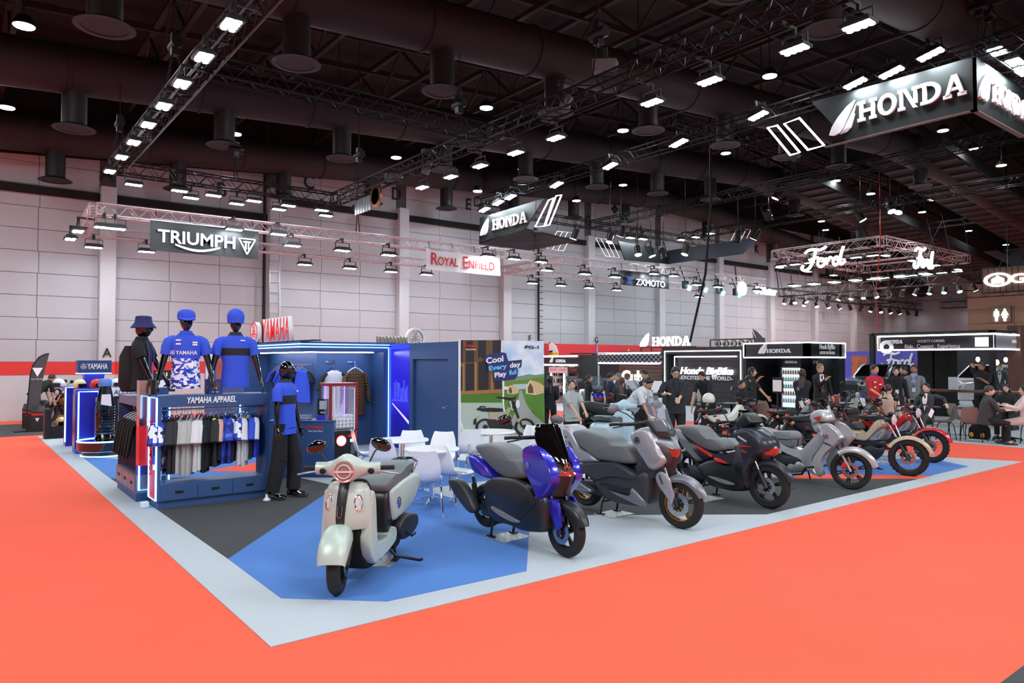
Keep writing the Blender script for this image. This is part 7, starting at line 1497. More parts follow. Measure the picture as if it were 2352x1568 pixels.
YC = F_(1856, 800).y; YB0, YB1 = F_(1708, 800).y, F_(1521, 800).y; YU = F_(1370, 800).y
ZT_, ZB_ = 2.55, 2.02
t = thing('black_stand', 'black stand with a lit header band, fridge and model name plate', 'exhibition stand', (XF, YC, 0))
xs_ = AY(1940, 800, YC).x
wbox(t, 'header_front', YC, YB0, ZB_, ZT_, XF, XF + .2, SBK); wbox(t, 'header_side', YC, YC + .2, ZB_, ZT_, XF, xs_, SBK); wbox(t, 'back_wall', YC, YB0, 0, ZT_, XF + 2.2, XF + 2.35, SGR); wbox(t, 'side_wall', YC + .25, YC + .4, 0, ZT_, XF + 1.4, xs_ + .5, SGR); wbox(t, 'inner_wall', YB0 - .1, YB0, 0, ZT_, XF, XF + 2.2, SBK)
strip(t, [(XF - .03, YB0 - .02, ZT_), (XF - .03, YC - .03, ZT_), (xs_, YC - .03, ZT_), (xs_, YC - .03, ZB_), (XF - .03, YC - .03, ZB_), (XF - .03, YB0 - .02, ZB_), (XF - .03, YB0 - .02, ZT_)])
wtext(t, 'HONDA', 1762, 1817, 810, 9, WHITE, slab=True); wing(.42, frame((0, F_(1742, 812).y - YC, 2.16), (0, -1, 0), (0, 0, 1)), WHITE, parent=t)
x_ = AY(1900, 800, YC).x - XF; text('Honda BigBike', .17, frame((x_, 0, 2.32), (1, 0, 0), (0, 0, 1)), WHITEP, 'side_lettering', t, shear=.2, width=1.1, bold=.02); text('-EXCITES THE WORLD-', .1, frame((x_, 0, 2.14), (1, 0, 0), (0, 0, 1)), WHITEP, 'side_tagline', t, width=1.1, bold=.02)
q = AX(1888, 840, XF + 2.15); fr = frame((XF + 2.2 - XF, q.y - YC, q.z), (0, -1, 0), (0, 0, 1)); text('rebel', .2, fr @ Matrix.Translation((-.12, .06, 0)), WHITE, 'name_plate', t, width=.5); text('600', .16, fr @ Matrix.Translation((.28, -.1, 0)), WHITE, 'name_plate', t, width=.28)
t = thing('drinks_fridge', 'tall black glass door fridge with lit shelves and white winged header', 'fridge', (XF + 1.3, AX(1818, 880, XF + 1.3).y, 0))
M().box((0, -.4, 0), (.7, .4, 2.05)).obj('body', BLACK, t, bevel=.01); M().box((-.02, -.37, .12), (0, .37, 1.62)).obj('lit_interior', mat('fridge_glow', '#cfe0e0', .3, emit=.7, var=.2, vs=5), t)
for i in range(5): M().box((-.06, -.36, .3 + .27 * i), (-.02, .36, .315 + .27 * i)).obj('shelf', ALU, t)
for i in range(5):
    for j in range(7): M().lathe([(.035, 0), (.035, .1), (.012, .14), (.012, .17)], (-.045, -.3 + .1 * j, .315 + .27 * i), n=8).obj('bottle', mat('bottle_%d' % (i % 3), ('#9aa8a4', '#a04a40', '#7d8f96')[i % 3], .3), t)
M().box((-.075, -.4, .08), (-.062, .4, 1.66)).obj('glass_door', GLASS, t); slab_text('HONDA', .09, frame((0, 0, 1.8), (0, -1, 0), (0, 0, 1)), WHITE, parent=t, width=.5)
t = thing('dark_stand_wall', 'dark plank wall with glowing script sign framed by white light tubes', 'exhibition stand', (XF, YB0, 0))
z1 = F_(1615, 800).z
wbox(t, 'wall', YB0 + .02, YB1, 0, z1 + .05, XF + .4, XF + .6, SGR); wbox(t, 'top_beam', YB0 + .02, YB1, z1 - .22, z1 + .06, XF, XF + .4, SBK)
for i in range(9): wbox(t, 'plank', YB0 + .3, YB1 - .4, .2 + i * .21, .4 + i * .21, XF + .37, XF + .4, mat('dark_plank', '#2a2629', .5))
for y in (YB0 + .1, YB1 - .1): wbox(t, 'post', y - .12, y + .12, 0, z1 - .2, XF, XF + .4, SBK)
strip(t, [(XF - .03, YB0 + .12, .5), (XF - .03, YB0 + .12, z1 - .1), (XF - .03, YB1 - .15, z1 - .1), (XF - .03, YB1 - .15, .5)]); strip(t, [(XF + .2, YB0 + .45, z1 - .33), (XF + .2, YB1 - .5, z1 - .33), (XF + .2, YB1 - .5, .6)])
wtext(t, 'Honda BigBike', 1562, 1684, 859, 15, LEDS, X=XF + .3, shear=.25, bold=.035); wtext(t, '-EXCITES THE WORLD-', 1562, 1684, 872, 8, WHITE, X=XF + .3, bold=.02)
t = thing('brown_stand', 'brown walled stand with a checkered header and a glowing three letter sign', 'exhibition stand', (XF, YB1, 0))
zt, zb = F_(1440, 811).z, F_(1440, 834).z
wbox(t, 'back_wall', YB1 + .02, YU - .5, 0, zt, XF + 1.0, XF + 1.2, BRN); wbox(t, 'header', YB1 + .02, YU, zb, zt, XF, XF + .12, mat('check_grey', '#7d808a', .5)); ck_ = M(); n = int((YU - YB1) / .13)
for i in range(n):
    for j in range(4):
        if (i + j) % 2: ck_.box((-.012, .02 + i * .13, zb + j * (zt - zb) / 4), (0, .02 + (i + 1) * .13, zb + (j + 1) * (zt - zb) / 4))
tag(ck_.obj('check_tiles', SBK, t, smooth=0), kind='stuff')
for i in range(14): wbox(t, 'plank', YB1 + .1, YU - .6, .05 + i * .165, .2 + i * .165, XF + .97, XF + 1.0, BRN)
strip(t, [(XF - .03, YB1 + .1, zt), (XF - .03, YU, zt)], r=.035); strip(t, [(XF - .03, YB1 + .1, zb), (XF - .03, YU, zb)], r=.035); wtext(t, 'Cub', 1428, 1478, 878, 26, mat('warm_white', '#fff3e6', .4, emit=1.1), X=XF + .95, bold=.05); wbox(t, 'counter', YB1 + .2, YU - .4, 0, 1.0, XF + .3, XF + .7, WHITE); wbox(t, 'lit_plate', F_(1440, 880).y, F_(1465, 880).y, F_(1440, 884).z, F_(1440, 879).z, XF + .9, XF + .96, LEDW)
t = thing('kiosk', 'black kiosk with winged header, pink posters and lit accessory shelves', 'kiosk', AX(1290, 900, 21.0)); t.location.z = 0; L0 = t.location
ya, yb_ = AX(1338, 850, 21).y - L0.y, AX(1236, 850, 21).y - L0.y; zz = lambda py: AX(1290, py, 21).z
M().box((0, ya + .3, zz(838)), (.2, yb_, zz(817))).obj('header', SBK, t); M().box((.0, ya - .0, 0), (.9, ya + .3, zz(815))).obj('pillar', SBK, t); M().box((.9, ya, 0), (1.0, yb_, zz(838))).obj('back_wall', mat('shelf_back', '#b9b9bd', .4), t)
for py in (818, 838): M().cyl((-.03, ya + .3, zz(py)), (-.03, yb_, zz(py)), .035, 6).obj('light_tube', NEONW, t)
slab_text('HONDA', .13, frame((0, AX(1288, 830, 21).y - L0.y, zz(832)), (0, -1, 0), (0, 0, 1)), WHITE, parent=t, width=.62); wing(.26, frame((0, AX(1263, 830, 21).y - L0.y, zz(832)), (0, -1, 0), (0, 0, 1)), WHITE, parent=t)
PNK = mat('poster_pink', '#e3c3c8', .5)
for a_, c_, m, tx in ((1249, 1270, PNK, 'RW'), (1271, 1291, PNK, 'FLASH'), (1293, 1316, SGR, 'TW')):
    y0, y1 = AX(c_, 850, 21).y - L0.y, AX(a_, 850, 21).y - L0.y; o = M().box((.3, y0, zz(857)), (.33, y1, zz(843))).obj('poster', m, t); text(tx, .1, frame((.3, (y0 + y1) / 2, zz(852)), (0, -1, 0), (0, 0, 1)), RED if m != SGR else RED, 'poster_lettering', t, depth=.005, width=(y1 - y0) * .7)
    for k in range(5): M().box((.4, y0, .3 + .3 * k), (.85, y1, .33 + .3 * k)).obj('shelf', GREYP, t)
    for k in range(5):
        for j in range(4): M().box((.45, y0 + .02 + j * (y1 - y0) / 4.2, .33 + .3 * k), (.6, y0 + .08 + j * (y1 - y0) / 4.2, .48 + .3 * k)).obj('packet', mat('packet_%d' % ((k + j) % 3), ('#2a2a2e', '#c9c9cc', '#56585c')[(k + j) % 3], .4), t)
for px in (1252, 1282): y = AX(px, 900, 21).y - L0.y; M().box((.34, y - .04, .2), (.38, y + .04, zz(858))).obj('light_bar', LEDW, t)
# red fascia stand behind and its flags
t = thing('red_fascia', 'long red fascia of a stand behind the checkered header', 'exhibition stand', (30, 26, 0)); a, c = AY(1256, 800, 26), AY(1700, 800, 26); M().box((a.x - 30, 0, 1.95), (c.x - 30, .2, AY(1400, 791.5, 26).z)).obj('fascia', mat('fascia_red', '#d8343e', .5), t); M().box((a.x - 30, .2, 0), (c.x - 30, .4, 2.0)).obj('back_wall', SGR, t)
def sail(label, px, py0, py1, X, m, wpx, extra=None):
    p = AX(px, py1, X); t = thing('feather_flag', label, 'flag', (p.x, p.y, 0)); h1, h0 = AX(px, py0, X).z, AX(px, py1, X).z; w = wpx * p.length / F_PX / .6; pts = [Vector((0, w * .5, h0)), Vector((0, w * .5, h0 + (h1 - h0) * .4)), Vector((0, w * .35, h0 + (h1 - h0) * .8)), Vector((0, 0, h1)), Vector((0, -w * .35, h0 + (h1 - h0) * .75)), Vector((0, -w * .5, h0 + (h1 - h0) * .3)), Vector((0, -w * .5, h0))]
    M().prism(pts, (.02, 0, 0)).obj('cloth', m, t); M().tube([(0.01, w * .5, 0), *[q + Vector((.01, 0, 0)) for q in pts[:4]]], .02, 6).obj('pole', BLACK, t); M().box((-.2, w * .5 - .2, 0), (.2, w * .5 + .2, .03)).obj('foot', BLACK, t); return t, w, h0, h1
t, w, h0, h1 = sail('white sail flag with a yellow foot and a dark beast emblem', 1265, 786, 818, 22.5, WHITEP, 30); M().prism([(-.004, w * .5, h0), (-.004, -w * .5, h0), (-.004, -w * .5, h0 + .2), (-.004, w * .5, h0 + .12)], (.003, 0, 0)).obj('yellow_foot', mat('flag_yellow', '#f2d21e', .5), t)
b = M(); b.prism([(-.008, y, h0 + z) for y, z in ((.15, .18), (-.12, .2), (-.16, .3), (-.1, .28), (.1, .26))], (.003, 0, 0))
for k in range(6): b.prism([(-.008, .12 - .045 * k, h0 + .2), (-.008, .1 - .045 * k, h0 + .2), (-.008, .1 - .045 * k, h0 + .08), (-.008, .12 - .045 * k, h0 + .08)], (.002, 0, 0))
b.obj('beast_emblem', MATTE, t)
sail('narrow white and blue sail flag beside the checkered header', 1371, 784, 868, 22.8, mat('flag_blue_white', '#a9b4e8', .6, var=.4, vs=4), 4); sail('small yellow sail flag above the checkered header', 1443, 800, 820, 27.5, mat('flag_yellow', '#f2d21e'), 5)
# roof letter signs
t = thing('roof_sign', 'white lit serif letters with a wing on a black roof frame', 'sign', (XF + .2, F_(1520, 795).y, 0)); wtext(t, 'HONDA', 1499, 1586, 794, 21, LEDS, X=XF + .2, slab=True); wing(.62, frame((0, F_(1463, 795).y - t.location.y, F_(1463, 796).z), (0, -1, 0), (0, 0, 1)), LEDS, parent=t)
b = M(); y0, y1 = F_(1588, 795).y - t.location.y, F_(1462, 795).y - t.location.y; zr = F_(1520, 797).z; b.bar((.1, y0, zr), (.1, y1, zr), .05, .05)
for i in range(6): b.bar((.1, y0 + (y1 - y0) * i / 5, z1 - .1), (.1, y0 + (y1 - y0) * i / 5, zr), .04, .04)
b.obj('roof_frame', BLACK, t)
t = thing('roof_sign', 'back of a serif letter sign with a dark wing on the black roof frame', 'sign', (XF + .9, AX(1690, 795, XF + .9).y, 0)); X_ = XF + .9
for i in range(5): y = AX(1650 + 18 * i, 785, X_).y - t.location.y; za = AX(1690, 790, X_).z; M().lathe([(.15, 0), (.15, .08), (.09, .08), (.09, 0)], (0, y, za + .02), (-1, 0, 0), n=14, caps=False).obj('letter_back', mat('sign_steel', '#b9b3a8'), t)
wing(.7, frame((0, AX(1728, 790, X_).y - t.location.y, za - .1), (0, -1, 0), (0, 0, 1)), mat('wing_dark', '#55585c', .3, .8), 'wing_back', t, flip=True)
b = M(); y0, y1 = AX(1752, 790, X_).y - t.location.y, AX(1628, 790, X_).y - t.location.y
for z in (za - .22, za + .2): b.bar((.1, y0, z), (.1, y1, z), .05, .05)
for i in range(8): b.bar((.1, y0 + (y1 - y0) * i / 7, 2.3), (.1, y0 + (y1 - y0) * i / 7, za + .2), .04, .04)
b.obj('roof_frame', BLACK, t)
# open corner pavilion
t = thing('corner_pavilion', 'open black pavilion with a glass band of white words and a lit outline', 'pavilion', (XF, 0, 0)); ya_, yb2 = F_(2283, 780).y, F_(2017, 795).y; zt, zb = F_(2283, 766).z, F_(2283, 801).z
GB = mat('band_glass', '#2a2628', .08, coat=1., var=.4, vs=3)
M().box((.05, ya_, zb), (.1, yb2, zt)).obj('glass_band', GB, t); M().box((.1, ya_ + .05, zb), (6, ya_ + .1, zt)).obj('side_band', mat('band_grey', '#77757a', .2), t); strip(t, [(XF - .02, yb2, zt), (XF - .02, ya_, zt), (XF - .02, ya_, zb), (XF - .02, yb2, zb), (XF - .02, yb2, zt)]); strip(t, [(XF, ya_ - .02, zt), (XF + 6, ya_ - .02, zt)]); strip(t, [(XF, ya_ - .02, zb), (XF + 6, ya_ - .02, zb)])
for x, y in ((0, ya_), (0, yb2 + .15), (6, ya_), (6, yb2)): M().box((x, y, 0), (x + .14, y + .14, zt + .1)).obj('post', SBK, t)
M().box((0, ya_, zt + .05), (6, yb2 + .2, zt + .12)).obj('roof_edge', SBK, t); M().box((.02, ya_ + .1, zb + .08), (.05, ya_ + .5, zt - .1)).obj('light_panel', LEDW, t)
t.location.y = 0; wtext(t, 'SOCIETY CORNER', 2108, 2170, 786, 6, mat('word_grey', '#c9bfc0', .4), X=XF + .02); wtext(t, 'Ride . Connect . Experience', 2079, 2205, 799, 9, mat('word_grey', '#c9bfc0'), X=XF + .02); slab_text('HONDA', .12, frame((.05, F_(2055, 786).y, F_(2055, 789).z), (0, -1, 0), (0, 0, 1)), WHITE, 'brand_lettering', t, width=.45); text('Honda BigBike', .14, frame((2.2, ya_ + .05, zb + .42), (1, 0, 0), (0, 0, 1)), WHITEP, 'side_lettering', t, shear=.2, width=1.2); text('-EXCITES THE WORLD-', .09, frame((2.2, ya_ + .05, zb + .2), (1, 0, 0), (0, 0, 1)), WHITEP, 'side_tagline', t, width=1.2)
M().lathe([(.22, 0), (.22, .03), (.1, .03), (.1, 0)], (.05, F_(2035, 797).y, F_(2035, 797).z), (-1, 0, 0), n=24, caps=False).obj('ring_emblem', WHITE, t)
BULB = mat('bulb_glow', '#ffd9a0', .4, emit=9., ecol='#ffb860', var=0); bl = None
for px, py, X, lb in ((2246, 825, 26, 'glowing bulb hanging above the man on the phone'), (2290, 832, 25, 'glowing bulb hanging beside the pavilion post'), (2310, 826, 27, 'glowing bulb hanging before the brown column'), (1337, 834, 22, 'glowing bulb beside the kiosk pillar'), (1346, 841, 22.5, 'lower glowing bulb beside the kiosk pillar')):
    p = AX(px, py, X); t = thing('hanging_bulb', lb, 'bulb', p); M().ball((0, 0, 0), (.06, .06, .085), 12, 8).obj('glass', BULB, t); M().cyl((0, 0, .08), (0, 0, .16), .02, 8).cyl((0, 0, .16), (0, 0, (2.85 if px > 2000 else 2.21) - p.z), .006, 5).obj('cord', BLACK, t)
tag(M().box((22, AX(1337, 834, 22).y - .5, 2.2), (23, AX(1337, 834, 22).y + .8, 2.24)).box((22.9, AX(1337, 834, 22).y + .2, 0), (23, AX(1337, 834, 22).y + .3, 2.24)).obj('slat_canopy', SBK, smooth=0), 'black canopy slats carrying the bulbs beside the kiosk', 'canopy')
t = thing('speaker_cabinet', 'pair of tall black cabinets below the pavilion band', 'cabinet', (XF + 2.6, AX(2146, 850, XF + 2.6).y, 0))
for y in (-.5, .05): M().box((0, y, 0), (.6, y + .5, 2.3)).obj('cabinet', MATTE, t, bevel=.015)
t = thing('brown_column', 'reddish brown column at the frame edge inside the pavilion', 'column', (26, AX(2330, 850, 26).y, 0)); M().box((0, -.18, 0), (.35, .18, 3.0)).obj('shaft', mat('column_brown', '#5a3c36', .6), t, bevel=.01); M().box((-.04, -.22, 0), (.39, .22, .12)).obj('base', SBK, t)
# purple stand and cars beyond
XP = 37.0
t = thing('purple_wall', 'purple blue wall with white script and an orange canyon picture', 'exhibition stand', (XP, 0, 0)); y0, y1 = AX(2126, 850, XP).y, AX(1932, 850, XP).y
M().box((0, y0, 0), (.3, y1, AX(2050, 806, XP).z)).obj('wall', mat('wall_violet', '#5a53b8', .5), t); M().box((-.04, AX(1993, 850, XP).y, AX(1990, 864, XP).z), (0, AX(1957, 850, XP).y, AX(1990, 817, XP).z)).obj('canyon_picture', ramp('canyon', ((0, '#8a3f2a'), (.45, '#c86a44'), (.6, '#a4553a')), 1.5, interp='LINEAR'), t); script_sign(frame((-.05, AX(2062, 850, XP).y, AX(2062, 829, XP).z), (0, -1, 0), (0, 0, 1)), .62, WHITEP, parent=t, r=.09)
t = thing('wood_slat_wall', 'pale wood slat wall behind the glass band', 'wall', (XP + 2, 0, 0)); y0, y1 = AX(2060, 800, XP + 2).y, AX(2003, 800, XP + 2).y
for i in range(14): M().box((0, y0 + (y1 - y0) * i / 14, 2), (.1, y0 + (y1 - y0) * (i + .7) / 14, AX(2030, 768, XP + 2).z)).obj('slat', mat('pale_wood', '#a88a66', .6), t, smooth=0)
M().box((.1, -4, 0), (.2, y1, AX(2030, 768, XP + 2).z)).obj('backing', SGR, t)
def car(label, p, rz, m, truck=True):
    t = thing('car', label, 'car', p, rz); prof = [(-2.4, .45), (-2.45, .95), (-2.3, 1.02), (-1.0, 1.05) if truck else (-1.9, 1.5), (-.75, 1.72) if truck else (-1.5, 1.72), (.45, 1.75), (1.1, 1.15), (2.3, 1.02), (2.45, .8), (2.4, .4)]
    P = [Vector((x, 0, z)) for x, z in prof]; b = M(); rings = []
    for y, k in ((-.92, .0), (-.9, 0), (-.7, 0), (.7, 0), (.9, 0), (.92, 0)): rings.append([Vector((q.x * (1 - .02 * (abs(y) > .9)), y * (1 - .18 * max(0, q.z - 1.05) / .7), q.z)) for q in P])
    b.loft(rings[::-1]).obj('body', m, t, smooth=35)
    for sg in (-1, 1):
        y = .82 * sg; M().prism([(x, y * (1 - .1 * (z - 1.1)) + .02 * sg, z) for x, z in ((-.7, 1.12), (-.62, 1.62), (.4, 1.64), (.85, 1.16))], (0, .02 * sg, 0)).obj('side_window', GLOSS, t)
        for x in (-1.45, 1.5): o = M().lathe([(.2, -.11), (.36, -.1), (.38, 0), (.36, .1), (.2, .11)], (x, .84 * sg, .38), (0, 1, 0), n=24).obj('wheel', RUB, t); M().lathe([(.0, 0), (.22, .01), (.24, 0)], (x, (.84 + .11) * sg, .38), (0, sg, 0), n=16).obj('rim', ALU, o)
    M().prism([(.55, y, z) if z > 1.4 else (1.03, y, z) for y, z in ((-.6, 1.68), (.6, 1.68), (.72, 1.2), (-.72, 1.2))], (.03, 0, .02)).obj('windscreen', GLOSS, t)
    for sg in (-1, 1): M().box((2.36, .55 * sg - .2, .8), (2.45, .55 * sg + .2, .95)).obj('headlight', CLEAR, t)
    M().box((2.38, -.4, .6), (2.47, .4, .85)).obj('grille', BLACK, t); return t
CW_ = mat('car_white', '#e6e6ea', .2, coat=1.)
car('white pickup truck behind the man on the phone', (33, AX(2285, 850, 33).y, .0), 2.7, CW_); car('white car behind the bar table', (40, AX(2190, 850, 40).y, 0), 3.5, CW_, False); car('dark silver car before the purple wall', (33.5, AX(2030, 850, 33.5).y, 0), 3.0, mat('car_dark', '#4a4e55', .2, .5, coat=1.))
# furniture of the stand
TAU = mat('chair_taupe', '#8c7a74', .6); TAU2 = mat('chair_dark_taupe', '#6a5c56', .6); OLV = mat('chair_sage', '#9a9d90', .6); DKL = mat('leg_dark', '#1c1a1b', .5, .5)
def tchair(px, py, rel, label, m=TAU, d=None, z=.46):
    p = AD(px, py, d) if d else AZ(px, py, z); o = dup(wc, (p.x, p.y, .006), rel, label, 'shell chairs of the far stand'); return swap(o, {'chair_white': m, 'chrome': DKL, 'aluminium': DKL})
for px, d, rel, lb, m in ((2235, 16.9, .1, 'taupe shell chair with its back to the red aisle', TAU), (2165, 17.4, 2.2, 'dark taupe shell chair seen from the side behind the red trail bike', TAU2), (2208, 18.3, -.6, 'sage shell chair behind the taupe chair', OLV), (1752, 18.5, .2, 'taupe shell chair beside the white trail bike', TAU), (1768, 19.6, -.2, 'sage shell chair behind the taupe one beside the white trail bike', OLV), (2092, 18.6, .4, 'taupe shell chair behind the beige trail bike', TAU), (2350, 16.6, 2.4, 'taupe shell chair at the edge of the frame', TAU2), (1942, 20.4, 2.6, 'sage shell chair before the cruiser', OLV), (1640, 19.2, .3, 'taupe shell chair behind the white helmet', TAU2), (1862, 20.6, -.4, 'sage shell chair before the man in the black suit', OLV)):
    tchair(px, 900, rel, lb, m, d)
def dtable(px, d, lb, h=.74, r=.4):
    p = AD(px, 900, d); o = white_table(Vector((p.x, p.y, 0)), r, lb); o.location.z = .006; o.scale = (1, 1, h / .745); return swap(o, {'chair_white': SBK, 'chrome': DKL, 'aluminium': DKL})
dtable(2312, 17.0, 'round dark table between the seated women'); dtable(2120, 18.2, 'round dark table before the seated young man'); dtable(1680, 19.6, 'round dark table behind the white trail bike'); dtable(1925, 19.8, 'round dark table with bottles behind the silver moped')
t = thing('bar_table', 'long brown bar table behind the seated women', 'table', AD(2225, 900, 20.5)); t.location.z = 0; M().box((-.35, -1.3, 1.0), (.35, 1.3, 1.06)).obj('top', mat('bar_brown', '#6b4231', .4), t, bevel=.006)
for y in (-1.1, 1.1): M().box((-.25, y - .04, 0), (.25, y + .04, 1.0)).obj('leg', SBK, t)
def small(label, px, py, d, nm, ct, build): p = AD(px, py, d); t = thing(nm, label, ct, p); build(t); return t
def standee(t): M().box((-.01, -.13, 0), (.01, .13, .36)).obj('panel', mat('standee_grey', '#c3c5cc', .4), t, bevel=.003); M().box((-.06, -.1, -.01), (.06, .1, .0)).obj('foot', BLACK, t)
p = AD(2190, 895, 20.3); tag_ = small('grey notice stand on the brown bar table', 2190, 900, 20.4, 'notice_stand', 'notice', standee); tag_.location.z = 1.075
t = thing('notice_stand', 'white notice board on a dark post beside the fridge', 'notice', AD(1786, 900, 21.5)); t.location.z = 0; M().box((-.03, -.14, .98), (0, .14, 1.32)).obj('panel', WHITEP, t); M().box((.0, -.17, .93), (.03, .17, 1.4)).obj('frame', BLACK, t) ; M().cyl((0, 0, 0), (0, 0, .95), .03, 8).box((-.2, -.2, 0), (.2, .2, .03)).obj('post', BLACK, t)
for i, (px, lb) in enumerate(((1906, 'clear water bottle beside the red cup'), (1927, 'clear water bottle behind the silver moped'))):
    p = AD(px, 900, 19.8); t = thing('water_bottle', lb, 'bottle', (p.x, p.y, .75)); M().lathe([(.035, 0), (.035, .16), (.014, .2), (.014, .22)], n=12).obj('body', mat('bottle_clear', '#c3ccd4', .1, alpha=.7), t); M().lathe([(.016, .22), (.016, .24), (0, .24)], n=10).obj('cap', WHITE, t)
p = AD(1918, 900, 19.75); t = thing('paper_cup', 'red paper box on the dark table behind the silver moped', 'box', (p.x, p.y, .75)); M().loft([[(x * s_, y * s_, z) for x, y in ((-1, -1), (1, -1), (1, 1), (-1, 1))] for s_, z in ((.07, 0), (.09, .2))]).obj('carton', mat('carton_red', '#d8564a', .5), t, smooth=0); M().box((-.05, -.05, .2), (.05, .05, .21)).obj('flap', WHITEP, t)
t = thing('backpack', 'black bag with yellow tags under the taupe chair', 'bag', AZ(2250, 1008)); t.location.z = .006; M().loft([[(x * s_, y * s_, z) for x, y in ((-.13, -.2), (.13, -.2), (.15, 0), (.13, .2), (-.13, .2), (-.15, 0))] for s_, z in ((.9, 0), (1, .08), (.95, .25), (.6, .36))]).obj('body', CLK, t, smooth=60); M().tube([(0, -.08, .34), (.03, 0, .42), (0, .08, .34)], .015, 6).obj('handle', CLK, t)
for y in (-.16, .18): M().ball((-.14, y * .7, .1), (.03, .05, .06), 8, 6).obj('yellow_tag', mat('tag_amber', '#e8a81e', .5), t)
# more machines
TW = mat('trail_white', '#d9d6cc', .35); TBK = mat('trail_black', '#1d1e20', .35); TB2 = mat('trail_blue_grey', '#59646e', .3, .3)
G3 = lambda px, d: AD(px, 900, d)
p = G3(1742, 16.6); trail('white trail bike with a luggage rack and a white helmet on it', (p.x, p.y), -22, TW, SIL, .2, rack=True)
wh = Matrix.Translation((p.x, p.y, 0)) @ Matrix.Rotation(math.radians(-22), 4, 'Z') @ Vector((-1.3, 0, .956)); helmet('cream helmet resting on the rack of the white trail bike', (wh.x, wh.y, wh.z - .0), mat('helmet_cream', '#e9e4d6', .25, coat=.6), .6, 1.15)
for px, d, h, lb, m in ((1898, 16.4, -20, 'black trail bike with blue grey tank behind the silver moped', TB2), (2040, 16.8, -22, 'black trail bike between the beige bike and the seated people', TBK), (1965, 14.6, -30, 'black trail bike half hidden by the silver moped', TBK)):
    p = G3(px, d); trail(lb, (p.x, p.y), h, m, SIL, .2, tagm=1, ms=TBK)
p = G3(1985, 20.5); trail('tall dark cruiser with a grey tank in front of the graphite wall', (p.x, p.y), -110, TB2, TB2, .2, ms=TBK)
faz = next(o for o in bpy.data.objects if o.get('label', '').startswith('pale grey-green'))
p = G3(1440, 14.6); swap(dup(faz, (p.x, p.y, .006), math.radians(25), 'pale blue scooter turned away behind the grey maxi scooter'), {'scooter_pale_green': mat('scooter_ice', '#b9d2dc', .3, coat=.5), 'panel_satin_black': mat('scooter_ice', '#b9d2dc')})
xm = next(o for o in bpy.data.objects if o.get('label', '').startswith('large matt grey'))
KM = {k: TBK for k in ('scooter_silver', 'scooter_slate', 'scooter_charcoal')}; KM.update({'seat_grey': SEATK, 'rim_gold': BLACK})
for px, d, h, lb in ((1500, 15.6, -35, 'black touring scooter behind the grey maxi scooter'), (1440, 17.5, -160, 'black touring scooter beside the woman with long brown hair')): p = G3(px, d); swap(dup(xm, (p.x, p.y, .006), math.radians(h), lb), KM)
p = G3(1378, 19.5); swap(dup(xm, (p.x, p.y, .006), math.radians(-120), 'white touring motorbike before the brown walled stand'), {'scooter_silver': WHITE, 'scooter_slate': BLU, 'rim_gold': BLACK})
for i, (px, d, h, lb) in enumerate(((100, 22.6, -150, 'dark motorbike behind the info posts'), (113, 21.9, -150, 'dark motorbike with amber fork beside the far blue panel'), (92, 24.2, -150, 'dark motorbike under the feather flag'))): p = G3(px, d); trail(lb, (p.x, p.y), h, TBK, mat('gold_panel', '#c8982a', .3, .6) if i == 1 else TBK, .1)
# ================= the people =================
SK2 = mat('skin_light', '#d9aa8c', .55, var=.06); SK3 = mat('skin_pale', '#e3bfa8', .55, var=.06); SK4 = mat('skin_tan', '#b57d5c', .55, var=.06)
POL = mat('polo_grey', '#a9adac', .85); TEE = mat('tee_charcoal', '#25272b', .85); SUIT = mat('suit_black', '#17181b', .75); NVY = mat('suit_navy', '#1a1f33', .75); VEST = mat('vest_black', '#1b1c20', .8); RSH = mat('shirt_red', '#c41f2e', .7); BLZ = mat('blazer_grey', '#85888a', .85); CRM = mat('cream_knit', '#cbbba6', .9); PNT = mat('trousers_pink', '#d9b5b0', .85); OLT = mat('trousers_olive', '#6b6048', .85); BKT = mat('trousers_black', '#141417', .8); WSH = mat('polo_white', '#d3d6d6', .85); SG2 = mat('suit_grey', '#3a3d42', .8)
def per(label, px, ytop, d, rel, H=None, seat=None, **k):
    p = AD(px, 900, d); h = CAM_H - (ytop - HZ) / F_PX * d
    if seat: k['sit'] = True; k['seat'] = seat; H = H or 1.66
    return figure('person', label, 'person', (p.x, p.y, .006), math.atan2(-p.y, -p.x) + math.radians(rel), H or h, **k)
H_ = lambda r, l: {-1: r, 1: l}
per('person in a dark suit seen from behind at the lit accessory shelves', 1263, 865, 17.6, 178, shirt=SUIT, trousers=SUIT, sleeve=.95, hair='long', hands=H_((.16, -.12, 1.05), (.16, .12, 1.05)))
per('person in a grey polo shirt standing at the pale blue scooter', 1312, 875, 14.2, 35, shirt=POL, trousers=BKT, hair='tied', skin=SK2, fat=1.22, hyaw=-.5, hands=H_((.36, -.1, .98), (.42, .1, 1.0)), haircol='#2a201c')
per('person in a navy jacket looking along the brown wall', 1402, 858, 18.2, 70, shirt=NVY, trousers=BKT, sleeve=.95, skin=SK2, hyaw=.3)
per('grey haired person behind the navy jacket', 1421, 859, 19.6, -60, shirt=SG2, trousers=BKT, sleeve=.95, haircol='#6a6a66', skin=SK2)
per('person with long brown hair seen from behind', 1428, 868, 17.4, 175, shirt=SUIT, trousers=SUIT, sleeve=.95, hair='long', haircol='#4a2c1e', fat=1.1)
t = per('person in a black vest shirt with grey sleeves beside the glowing letters', 1482, 851, 18.0, -55, shirt=VEST, trousers=BKT, skin=SK2, hpitch=.35, hands=H_((.3, -.12, 1.05), (.32, .05, 1.05)))
per('person in a white polo bending over a motorbike', 1448, 882, 14.6, 60, H=1.7, lean=.7, shirt=WSH, trousers=BKT, hpitch=.4, hands=H_((.55, -.2, .75), (.5, .15, .7)), haircol='#15161a', fat=1.2)
